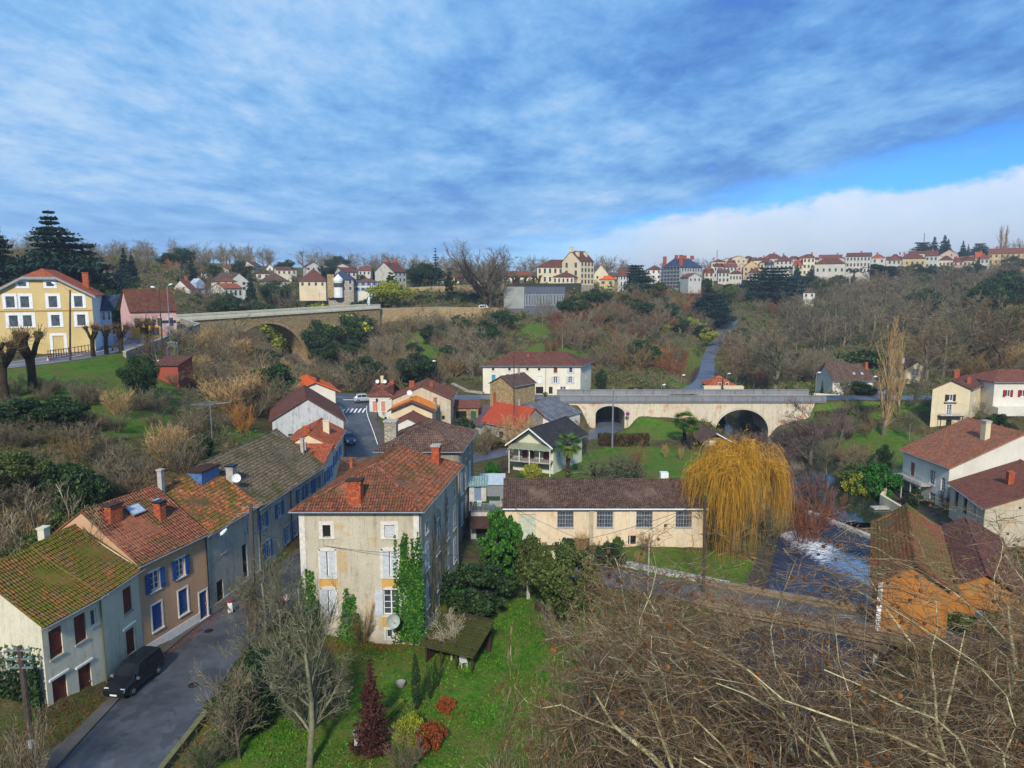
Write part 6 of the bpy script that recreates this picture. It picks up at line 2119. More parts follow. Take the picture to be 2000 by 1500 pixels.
for i in range(26):
 x0 = 1405 + i * 22 + rb.uniform(-6, 6)
 w_ = rb.uniform(16, 30)
 yy = 506 - max(0, (x0 - 1700)) * .02 + rb.uniform(-3, 4)
 fh('town_building', 'half hidden house in the back rows of the hilltop town', x0, x0 + w_, None, yy, yy + 14, 475 + rb.uniform(0, 25), rb.uniform(-25, 25), rb.choice(['hipu', 'gabu', 'gabv']), yy - rb.uniform(4, 7), WCOL[rb.choice('csprog')], RCOL[rb.choice('brobrd')], (3, 1), cat='town house', L=9, group='back row houses of the hilltop town', base=9, wmat=CONC)
for i, (x0, yy, dd) in enumerate(((392, 531, 300), (470, 519, 350), (598, 520, 345), (652, 522, 350), (700, 528, 330), (540, 527, 330), (250, 526, 300), (1236, 540, 345), (1205, 529, 350), (1345, 541, 335), (668, 531, 310), (424, 527, 320))):
 w_ = rb.uniform(22, 34)
 fh('hillside_house', 'pale house partly hidden among bare trees on the far hillside', x0, x0 + w_, None, yy, yy + 11, dd, rb.uniform(-30, 30), rb.choice(['hipu', 'gabv', 'gabu']), yy - rb.uniform(6, 9), WCOL[rb.choice('cpgp')], RCOL[rb.choice('brbd')], (3, 1), L=8, group='half hidden hillside houses')
fh('white_cottage', 'little white cottage alone among the trees below the town', 1569, 1592, None, 571, 583, 330, 0, 'hipu', 564, P_BRIGHT, T_DARK, (2, 1))
# ------------------------------------------------------------------ plants
def tubes_mesh(name, segs, big=.05, nbig=6, ribbon_below=0.0, seed=0):
 S_ = np.asarray(segs, float)
 rng = np.random.default_rng(seed)
 Vs, Fs, base = [], [], 0
 r = np.maximum(S_[:, 6], S_[:, 7])
 for lo, hi, n in ((big, 1e9, nbig), (ribbon_below, big, 3), (-1, ribbon_below, 1)):
  q = S_[(r >= lo) & (r < hi)]
  if not len(q):
   continue
  p0, p1, r0, r1 = q[:, :3], q[:, 3:6], q[:, 6:7], q[:, 7:8]
  ax = p1 - p0
  ax /= np.maximum(np.linalg.norm(ax, axis=1, keepdims=True), 1e-6)
  ref = rng.normal(size=(len(q), 3)) if n < 5 else np.tile([.31, .2, .05], (len(q), 1))
  u = np.cross(ax, ref)
  u /= np.maximum(np.linalg.norm(u, axis=1, keepdims=True), 1e-6)
  w = np.cross(ax, u)
  if n == 1:
   v = np.stack([p0 - u * r0, p0 + u * r0, p1 + u * r1, p1 - u * r1], 1).reshape(-1, 3)
   f = np.arange(len(q) * 4).reshape(-1, 4)
  else:
   an = 2 * np.pi * np.arange(n) / n
   ring = u[:, None] * np.cos(an)[None, :, None] + w[:, None] * np.sin(an)[None, :, None]
   v = np.concatenate([p0[:, None] + ring * r0[:, None], p1[:, None] + ring * r1[:, None]], 1).reshape(-1, 3)
   k = np.arange(n)
   f1 = np.stack([k, (k + 1) % n, n + (k + 1) % n, n + k], 1)
   f = (f1[None] + (np.arange(len(q)) * 2 * n)[:, None, None]).reshape(-1, 4)
  Vs.append(v)
  Fs.append(f + base)
  base += len(v)
 return np_mesh(name, np.concatenate(Vs), np.concatenate(Fs))
def nrm(v):
 return v / max(1e-6, math.sqrt(v[0] * v[0] + v[1] * v[1] + v[2] * v[2]))
def grow(rng, p, d, L, r, lev, out, par):
 q = par[lev]
 n = q['n']
 d = nrm(d)
 pts = [(p, d, r)]
 for i in range(n):
  d = nrm(d + rng.normal(size=3) * q['wig'] + np.array([0, 0, q.get('up', 0)]))
  r1 = max(q['rmin'], r * (1 - (1 - q.get('tap', .35)) * (i + 1) / n))
  p1 = p + d * (L / n)
  out.append((p[0], p[1], p[2], p1[0], p1[1], p1[2], pts[-1][2], r1, lev))
  p = p1
  pts.append((p, d, r1))
 if lev + 1 < len(par):
  k = q['kids']
  for j in range(k):
   f = q.get('start', .3) + (1 - q.get('start', .3)) * (j + rng.uniform(0, .9)) / k
   i = min(n, max(1, int(round(f * n))))
   P, Dd, rr = pts[i]
   Pa = pts[i - 1][0]
   P = Pa + (P - Pa) * rng.uniform(.1, 1)
   a = q['ang'] * rng.uniform(.7, 1.3)
   t = rng.normal(size=3)
   t = nrm(t - Dd * t.dot(Dd))
   nd = Dd * math.cos(a) + t * math.sin(a)
   if q.get('flat'):
    nd[2] *= q['flat']
   grow(rng, P, nd, L * q['lf'] * rng.uniform(.7, 1.25) * (1.15 - .5 * f * q.get('tipf', 1)), max(par[lev + 1]['rmin'], rr * q.get('rf', .6)), lev + 1, out, par)
def quad_leaves(C, size, rng, up=.3, aspect=1.0):
 n = len(C)
 nn = rng.normal(size=(n, 3))
 nn[:, 2] += up
 nn /= np.linalg.norm(nn, axis=1, keepdims=True)
 t = np.cross(nn, rng.normal(size=(n, 3)))
 t /= np.linalg.norm(t, axis=1, keepdims=True)
 b = np.cross(nn, t)
 s = size * rng.uniform(.6, 1.4, size=(n, 1))
 v = np.stack([C - t * s - b * s * aspect * .5, C + t * s * .2 - b * s * aspect, C + t * s + b * s * aspect * .4, C - t * s * .3 + b * s * aspect], 1).reshape(-1, 3)
 return v, np.arange(n * 4).reshape(-1, 4)
def clump_points(rng, centres, radii, per, flat=.8):
 pts = []
 for c, r in zip(centres, radii):
  k = int(per * r ** 2) + 3
  d = rng.normal(size=(k, 3))
  d /= np.linalg.norm(d, axis=1, keepdims=True)
  d[:, 2] *= flat
  rr = r * rng.uniform(.55, 1.05, size=(k, 1))
  pts.append(c + d * rr)
 return np.concatenate(pts)
PROTO = {}     # kind -> list of variants; each a list of (part name, mesh, material, {sub parts})
B_GREY = barkmat('bark_grey', ['#3f382f', '#5d5446', '#7b705d'])
B_TWIG = barkmat('twigs_grey_brown', ['#4a4334', '#716650', '#93866a'], 2)
B_BRN = barkmat('twigs_brown', ['#4c3b28', '#75603f', '#937a52'], 2)
B_RED = barkmat('twigs_red_brown', ['#553427', '#7a4c38', '#986846'], 2)
B_MAUVE = barkmat('twigs_mauve', ['#46383a', '#64504f', '#7f6a66'], 2)
B_ORNG = barkmat('twigs_orange', ['#7a4c26', '#9c6834', '#b58648'], 2)
B_LICH = barkmat('twigs_lichen', ['#3f3d2e', '#605d48', '#848268'], 3)
B_PALE = barkmat('twigs_pale', ['#7a6d58', '#a3967c', '#c6bba0'], 3)
B_STRAW = barkmat('twigs_straw', ['#7d6440', '#a5865a', '#c0a274'], 2)
B_DARK = barkmat('bark_dark', ['#1e1a16', '#332b23', '#4a3f33'])
B_POLL = barkmat('bark_pollard', ['#1a1511', '#30261d', '#4a3b2c'], 5, moss='#4c4a26')
B_PLANE = barkmat('bark_plane', ['#4d432e', '#857856', '#bfb48a', '#6d6a42'], 3.5, moss='#66642f')
B_PTWIG = barkmat('twigs_plane', ['#35261a', '#5b4430', '#8d7759', '#cbbf9f'], 3)
L_DKGREEN = leafmat('leaves_dark_green', ['#1a2817', '#2b4221', '#46622f'])
L_CON = leafmat('needles_blue_green', ['#12221e', '#1c352c', '#2b4a38'], trans=.1)
L_GREEN = leafmat('leaves_green', ['#1f4417', '#2f661f', '#4b8a2c'])
L_BRIGHT = leafmat('leaves_bright_green', ['#1d4216', '#31631f', '#5c8f2f'])
L_OLIVE = leafmat('leaves_olive', ['#33401d', '#515f2a', '#75803c'])
L_YELGR = leafmat('leaves_yellow_green', ['#5d6a1c', '#8c9328', '#b9b53c'])
L_IVY = leafmat('leaves_ivy', ['#1a3a16', '#2a5a1e', '#4a8028', '#6f9a34'])
L_MAROON = leafmat('leaves_maroon', ['#271311', '#43221c', '#633729'], trans=.1)
L_RUST = leafmat('leaves_rust', ['#5a2a18', '#8a4422', '#b5652e'])
L_HEDGE = leafmat('leaves_hedge_brown', ['#2f2618', '#4a3c22', '#66552e'])
def split_lev(out, lim):
 a = np.array(out)
 return a[a[:, 8] <= lim][:, :8], a[a[:, 8] > lim][:, :8]
def mk_bare(kind, seeds, bark, twig, par, H=10.0, r0=.22, lean=0.0, lim=1, big=.05, ribbon=.02, multi=1, spread=0.0):
 vs = []
 for sd in seeds:
  rng = np.random.default_rng(sd)
  out = []
  for m in range(multi):
   a = 2 * math.pi * (m + rng.uniform(0, .6)) / multi
   d = np.array([math.cos(a) * spread, math.sin(a) * spread, 1.0]) if multi > 1 else np.array([rng.normal() * lean, rng.normal() * lean, 1.0])
   grow(rng, np.array([0, 0, -.4]) + (np.array([math.cos(a), math.sin(a), 0]) * .15 if multi > 1 else 0), d, H * par[0].get('hf', .6) * (rng.uniform(.75, 1.1) if multi > 1 else 1), r0, 0, out, par)
  z = max(o[5] for o in out)
  tr, cr = split_lev(out, lim)
  sc = H / z
  tr = tr * sc
  cr = cr * sc
  vs.append([('trunk', tubes_mesh(kind + '_trunk', tr, big, 6, 0, sd), bark), ('crown', tubes_mesh(kind + '_crown', cr, big, 5, ribbon, sd), twig)])
 PROTO[kind] = (H, vs)
def L_(n, kids, ang, lf, wig, rmin, up=0.0, **k):
 return dict(n=n, kids=kids, ang=ang, lf=lf, wig=wig, rmin=rmin, up=up, **k)
PB = [L_(5, 9, .75, .72, .06, .03, start=.3, rf=.55, hf=.62), L_(5, 7, .6, .6, .13, .025, .07, start=.2, rf=.55), L_(4, 6, .55, .6, .18, .018, .05, start=.1, rf=.6), L_(3, 4, .5, .65, .2, .014, .03, start=.1, rf=.7), L_(2, 0, .4, .5, .22, .011, .02)]
mk_bare('bare', (1, 2, 3), B_GREY, B_TWIG, PB, 11)
mk_bare('brown', (4, 5), B_GREY, B_BRN, PB, 11)
mk_bare('mauve', (6,), B_GREY, B_MAUVE, PB, 10)
mk_bare('lichen', (7, 8), B_LICH, B_LICH, PB, 9, r0=.2)
mk_bare('pale', (9,), B_PALE, B_PALE, PB, 10, r0=.2)
PW = [L_(4, 17, .8, 1.7, .02, .1, start=.3, rf=.42, hf=.32, tipf=.5), L_(7, 9, .5, .45, .09, .04, .05, start=.25, rf=.5), L_(5, 6, .5, .55, .14, .03, .05, start=.1, rf=.55), L_(4, 4, .45, .6, .16, .022, .05, start=.1, rf=.7), L_(3, 0, .4, .5, .2, .018, .04)]
mk_bare('wide', (16,), B_DARK, B_GREY, PW, 16, r0=.75, lim=1, ribbon=.03)
PS = [L_(5, 7, .35, .55, .09, .02, .05, start=.15, rf=.6, hf=.75), L_(4, 6, .4, .55, .14, .014, .08, start=.1, rf=.6), L_(3, 3, .4, .6, .18, .011, .06, start=.1, rf=.7), L_(2, 0, .3, .5, .2, .009, .05)]
for nm, tw, sd in (('bush', B_BRN, (21, 22)), ('redbush', B_RED, (23,)), ('orangebush', B_ORNG, (24,)), ('greybush', B_TWIG, (25, 26)), ('mauvebush', B_MAUVE, (27,)), ('strawbush', B_STRAW, (28,)), ('lichbush', B_LICH, (29,))):
 mk_bare(nm, sd, tw, tw, PS, 4.5, r0=.05, multi=11, spread=.62, lim=0, ribbon=.03)
PF = [L_(4, 8, 1.1, 1.1, .12, .06, start=.4, rf=.6, hf=.45), L_(6, 9, .8, .5, .28, .03, .02, start=.1, rf=.5), L_(5, 5, .8, .55, .35, .02, .04, start=.1, rf=.6), L_(4, 0, .6, .5, .4, .014, .05)]
mk_bare('fruit', (31, 32), B_GREY, B_LICH, PF, 4.6, r0=.16, lim=0, ribbon=.01)
PP = [L_(10, 34, .30, .34, .02, .05, start=.12, rf=.4, hf=.92, tipf=.9), L_(6, 9, .3, .4, .07, .022, .13, start=.1, rf=.5), L_(4, 4, .3, .5, .1, .014, .12, start=.1, rf=.6), L_(3, 0, .3, .5, .1, .011, .1)]
mk_bare('poplar', (41, 42), B_GREY, B_STRAW, PP, 16, r0=.35, lim=0)
def mk_leafy(kind, sd, leaf, bark, H, Rr, nclump, per, size, flat=.8, trunk=.25, low=.15, shape=1.0, variants=2, noise_=.25):
 vs = []
 for v in range(variants):
  rng = np.random.default_rng(sd + v)
  u = rng.normal(size=(nclump, 3))
  u /= np.linalg.norm(u, axis=1, keepdims=True)
  rad = rng.uniform(.35, 1.0, size=(nclump, 1)) ** .6
  zc = H * (low + (1 - low) / 2)
  C = u * rad * np.array([Rr, Rr, H * (1 - low) / 2 * .95])
  C[:, :2] *= (1 + noise_ * np.sin(u[:, 2:3] * 5 + v))
  if shape != 1.0:         # taper upwards
   tz = (C[:, 2:3] / (H * (1 - low)) + .5)
   C[:, :2] *= (1.25 - shape * tz)
  C[:, 2] += zc
  cr = rng.uniform(.14, .30, size=nclump) * Rr
  P = clump_points(rng, C, cr, per / (Rr * .2) ** 2, flat)
  V, F = quad_leaves(P, size, rng)
  me = np_mesh(kind + '_crown', V, F)
  out = []
  grow(rng, np.array([0, 0, -.4]), np.array([0, 0, 1.0]), H * .75, trunk, 0, out, [L_(5, 7, .8, .5, .08, .03, start=.25, rf=.5), L_(4, 0, .5, .5, .1, .02, .05)])
  vs.append([('trunk', tubes_mesh(kind + '_trunk', np.array(out)[:, :8], .01, 6), bark), ('crown', me, leaf)])
 PROTO[kind] = (H, vs)
mk_leafy('evergreen', 51, L_DKGREEN, B_DARK, 8, 3.6, 110, 60, .13)
mk_leafy('greentree', 54, L_GREEN, B_DARK, 8, 3.2, 110, 60, .13)
mk_leafy('olivetree', 57, L_OLIVE, B_DARK, 7, 3.2, 110, 60, .13)
mk_leafy('yeltree', 60, L_YELGR, B_DARK, 7, 3.6, 110, 60, .13)
mk_leafy('laurel', 63, L_BRIGHT, B_DARK, 6, 1.7, 90, 100, .085, noise_=.35)
mk_leafy('oliveshrub', 66, L_OLIVE, B_DARK, 4.5, 2.0, 90, 90, .075, low=.1)
mk_leafy('shrub', 69, L_DKGREEN, B_DARK, 3, 2.0, 90, 90, .08, low=-.1)
mk_leafy('greenshrub', 72, L_GREEN, B_DARK, 2.6, 1.8, 90, 90, .075, low=-.1)
mk_leafy('yelshrub', 75, L_YELGR, B_DARK, 2.2, 1.6, 70, 80, .06, low=-.1, variants=1)
mk_leafy('rustshrub', 78, L_RUST, B_DARK, 1.6, 1.4, 60, 80, .055, low=-.1, variants=1)
mk_leafy('column', 81, L_DKGREEN, B_DARK, 9, 1.15, 120, 60, .09, low=.0, shape=.75, noise_=.05)
mk_leafy('umbrella', 84, L_DKGREEN, B_DARK, 7, 4.2, 60, 34, .2, flat=.5, low=.45, variants=1)
def mk_conifer(kind, sd, leaf, H, Rb, whorls, per, droop=.25, size=.22, power=.9, top=.02, variants=1, plates=False, low=.06):
 vs = []
 for v in range(variants):
  rng = np.random.default_rng(sd + v)
  P, segs = [], []
  for w in range(whorls):
   t = (w + rng.uniform(-.2, .2)) / whorls
   z = H * (low + (1 - low) * t)
   rr = Rb * max(top, (1 - t) ** power) * rng.uniform(.8, 1.15)
   k = max(4, int(per * (rr / Rb + .35)))
   a0 = rng.uniform(0, 6.28)
   for j in range(k):
    a = a0 + 6.283 * j / k + rng.normal() * .15
    ln = rr * rng.uniform(.6, 1.15)
    d = np.array([math.cos(a), math.sin(a), 0])
    tip = np.array([0, 0, z]) + d * ln + np.array([0, 0, -droop * ln + (.1 * ln if plates else 0)])
    segs.append((0, 0, z, tip[0], tip[1], tip[2], .05, .015))
    m = max(3, int(ln / (size * .55)))
    f = (np.arange(m) + .5) / m
    f = .2 + .8 * f
    wd = ln * .20 * (1 - abs(f - .55)) if not plates else ln * .28 * (1 - abs(f - .6))
    for q in range(3 if not plates else 5):
     pp = np.array([0, 0, z]) + f[:, None] * (tip - np.array([0, 0, z])) + rng.normal(size=(m, 3)) * np.stack([wd, wd, wd * (.25 if plates else .35)], 1) * .8
     P.append(pp)
  P = np.concatenate(P)
  V, F = quad_leaves(P, size, rng, up=1.4 if plates else .6)
  segs.append((0, 0, -.5, 0, 0, H * .97, H * .018, .03))
  S2 = np.array(segs)
  vs.append([('trunk', tubes_mesh(kind + '_trunk', S2, .04, 7), B_DARK), ('crown', np_mesh(kind + '_crown', V, F), leaf)])
 PROTO[kind] = (H, vs)
mk_conifer('fir', 91, L_CON, 14, 3.6, 22, 9, .3, .26, variants=2)
mk_conifer('bigfir', 94, L_CON, 22, 9.5, 22, 12, .12, .25, power=.75, plates=True)
mk_conifer('cedar', 96, L_CON, 16, 9.5, 9, 12, .02, .26, power=.35, top=.35, plates=True, low=.22)
mk_conifer('maroonfir', 98, L_MAROON, 7, 1.35, 22, 9, .05, .065, power=.75)
mk_conifer('sparsefir', 99, L_CON, 16, 2.4, 15, 6, .25, .2)
def mk_pollard():
 vs = []
 for sd in (101, 102, 103, 104):
  rng = np.random.default_rng(sd)
  segs, tw = [], []
  p = np.array([0, 0, -.5])
  segs.append((0, 0, -.5, .03, 0, 1.2, .42, .33))
  segs.append((.03, 0, 1.2, 0, .03, 2.3, .33, .36))
  k = 4
  for j in range(k):
   a = 6.283 * j / k + rng.normal() * .3
   d = nrm(np.array([math.cos(a) * .62, math.sin(a) * .62, 1]))
   q = np.array([0, .03, 2.2])
   r = .24
   for i in range(3):
    q1 = q + nrm(d + rng.normal(size=3) * .16) * .62
    segs.append((*q, *q1, r, r * .93))
    q, r = q1, r * .93
   for i in range(7):
    o = rng.normal(size=3) * .16
    segs.append((*(q - o * .2), *(q + o + np.array([0, 0, .12])), .2, .15))
   for i in range(70):
    dd = nrm(rng.normal(size=3) * .75 + np.array([d[0] * .5, d[1] * .5, .9]))
    s0 = q + rng.normal(size=3) * .15
    L = rng.uniform(.35, 1.1)
    s1 = s0 + dd * L * .5
    s2 = s1 + nrm(dd + np.array([0, 0, .3]) + rng.normal(size=3) * .15) * L * .5
    tw.append((*s0, *s1, .018, .014))
    tw.append((*s1, *s2, .014, .010))
  vs.append([('trunk', tubes_mesh('pollard_trunk', np.array(segs), .01, 8), B_POLL), ('crown', tubes_mesh('pollard_crown', np.array(tw), .05, 3), B_BRN)])
 PROTO['pollard'] = (4.9, vs)
mk_pollard()
def mk_willow():
 rng = np.random.default_rng(111)
 H = 9.0
 limbs, st = [], []
 par = [L_(5, 14, .8, .85, .06, .08, start=.25, rf=.6, hf=.6), L_(6, 6, .5, .5, .12, .04, .02, start=.3, rf=.6), L_(4, 0, .5, .5, .15, .03, -.02)]
 out = []
 for a in (0, 2.1, 4.2):
  grow(rng, np.array([0, 0, -.4]), np.array([math.cos(a) * .35, math.sin(a) * .35, 1]), 5.2, .32, 0, out, par)
 A = np.array(out)
 limbs = A[:, :8]
 tips = A[A[:, 8] >= 1][:, 3:6]
 n = 5200
 heads = [(rng.uniform(0, 1) ** .45, rng.uniform(0, 6.283), rng.uniform(-.5, .5)) for _ in range(46)]
 for i in range(n):
  hu, ha, hz_ = heads[i % 46]
  u = min(1.0, max(0.02, hu + rng.normal() * .10))
  a = ha + rng.normal() * .16 / (u + .15)
  Rr = 4.9 * u * (1 + .14 * math.sin(ha * 5 + 1) + .10 * math.sin(ha * 17))
  p = np.array([math.cos(a) * Rr, math.sin(a) * Rr, H * (.93 - .16 * u ** 3) + hz_ * 2.1 + rng.normal() * .22])
  d = nrm(np.array([math.cos(a) * .5, math.sin(a) * .5, .75 - u * .4]) + rng.normal(size=3) * .5)
  if math.sin(ha * 7.3 + hu * 11) > .72:
   continue
  L = (.72 + .38 * math.sin(ha * 23 + hu * 31)) * rng.uniform(.4, 1.05) ** .6 * (1.8 + (p[2] - .6) * min(1.12, .25 + u * .95))
  k = 8
  r = .018
  for j in range(k):
   d = nrm(d + np.array([0, 0, -.75]) + rng.normal(size=3) * .17)
   p1 = p + d * L / k
   if p1[2] < .15:
    break
   st.append((*p, *p1, r, r * .85))
   p = p1
   r *= .88
 B_WIL = barkmat('willow_strands', ['#6b4c18', '#986c22', '#c19032', '#7b5c20'], 1.0)
 PROTO['willow'] = (H, [[('trunk', tubes_mesh('willow_trunk', limbs, .05, 7), B_GREY), ('crown', tubes_mesh('willow_crown', np.array(st), .05, 3, .05, 5), B_WIL)]])
mk_willow()
def mk_palm():
 rng = np.random.default_rng(121)
 H = 4.6
 V, F = [], []
 n = 0
 for i in range(46):
  a = rng.uniform(0, 6.283)
  el = rng.uniform(-.9, 1.2)
  d = np.array([math.cos(a) * math.cos(el), math.sin(a) * math.cos(el), math.sin(el)])
  base = np.array([0, 0, H - .7])
  c = base + d * .75 + np.array([0, 0, .1])
  side = nrm(np.cross(d, [0, 0, 1.0]))
  up = np.cross(side, d)
  for j in range(13):      # fan of narrow leaflets
   t = (j - 6) / 6 * 1.35
   e = nrm(d * math.cos(t) + side * math.sin(t))
   p1 = c + e * .45
   p2 = c + e * .85 + np.array([0, 0, -.16])
   w = np.cross(e, up) * .045
   V += [c - w * .3, c + w * .3, p1 + w, p1 - w, p2 + w * .2, p2 - w * .2]
   F += [(n, n + 1, n + 2, n + 3), (n + 3, n + 2, n + 4, n + 5)]
   n += 6
 segs = [(0, 0, -.3, .03, 0, H * .5, .2, .19), (.03, 0, H * .5, 0, 0, H - .6, .19, .22)]
 for i in range(60):
  a, z = rng.uniform(0, 6.28), rng.uniform(.6, H - .5)
  segs.append((math.cos(a) * .15, math.sin(a) * .15, z, math.cos(a) * .3, math.sin(a) * .3, z + .25, .05, .02))
 dead = []
 for i in range(60):
  a = rng.uniform(0, 6.28)
  dead.append((math.cos(a) * .2, math.sin(a) * .2, H - .8, math.cos(a) * .5, math.sin(a) * .5, H - 1.7 - rng.uniform(0, .5), .05, .03))
 PROTO['palm'] = (H + .5, [[('trunk', tubes_mesh('palm_trunk', np.array(segs), .01, 8), B_DARK), ('crown', np_mesh('palm_crown', np.array(V), np.array(F)), leafmat('palm_leaf', ['#2a4a18', '#43691f', '#6f8a30'])),
        ('dead_fronds', tubes_mesh('palm_dead', np.array(dead), .2, 3), barkmat('dead_frond', ['#8a6324', '#b58a34', '#6a4a20']))]])
mk_palm()
NAMES = {'bare': 'bare_tree', 'brown': 'bare_tree', 'mauve': 'bare_tree', 'lichen': 'bare_tree', 'pale': 'bare_tree', 'wide': 'bare_tree', 'bush': 'bare_bush', 'redbush': 'bare_bush', 'orangebush': 'bare_bush',
   'greybush': 'bare_bush', 'mauvebush': 'bare_bush', 'strawbush': 'bare_bush', 'lichbush': 'bare_bush', 'fruit': 'fruit_tree', 'poplar': 'poplar_tree', 'evergreen': 'evergreen_tree', 'greentree': 'evergreen_tree',
   'olivetree': 'evergreen_tree', 'yeltree': 'evergreen_tree', 'laurel': 'laurel_tree', 'oliveshrub': 'evergreen_shrub', 'shrub': 'evergreen_shrub', 'greenshrub': 'evergreen_shrub', 'yelshrub': 'evergreen_shrub',
   'rustshrub': 'rusty_shrub', 'column': 'cypress_tree', 'umbrella': 'pine_tree', 'fir': 'fir_tree', 'bigfir': 'fir_tree', 'cedar': 'cedar_tree', 'maroonfir': 'conifer_tree', 'sparsefir': 'fir_tree',
   'pollard': 'pollard_tree', 'willow': 'willow_tree', 'palm': 'palm_tree'}
CATS = {'bare_tree': 'tree', 'bare_bush': 'bush', 'evergreen_tree': 'tree', 'evergreen_shrub': 'shrub', 'rusty_shrub': 'shrub'}
VR = random.Random(99)
def tree_at(kind, x, y, h, label, group=None, w=1.0, z=None, rot=None, var=None):
 H, vs = PROTO[kind]
 nm = NAMES[kind]
 cat = CATS.get(nm, 'tree')
 v = vs[VR.randrange(len(vs)) if var is None else var % len(vs)]
 s = h / H
 r = empty(nm, (x, y, gz(x, y) if z is None else z), label, cat, group)
 r.scale = (s * w, s * w, s)
 r.rotation_euler = (0, 0, VR.uniform(0, 6.28) if rot is None else rot)
 for pn, me, mat in v:
  mobj(pn, me, mat, r)
 return r
def tree_px(kind, px, pytop, dist, label, w=1.0, group=None, pyb=None, var=None, hmin=.6):
 if dist < 0:
  z = 0
  for _ in range(5):
   p = G(px, -dist, z)
   z = gz(p.x, p.y)
  dist = p.y
 p = D(px, pytop, dist)
 z = gz(p.x, dist)
 h = max(hmin, p.z - z)
 return tree_at(kind, p.x, dist, h, label, group, w / (h / PROTO[kind][0]) * 1.0 if w < 0 else w, z, var=var)
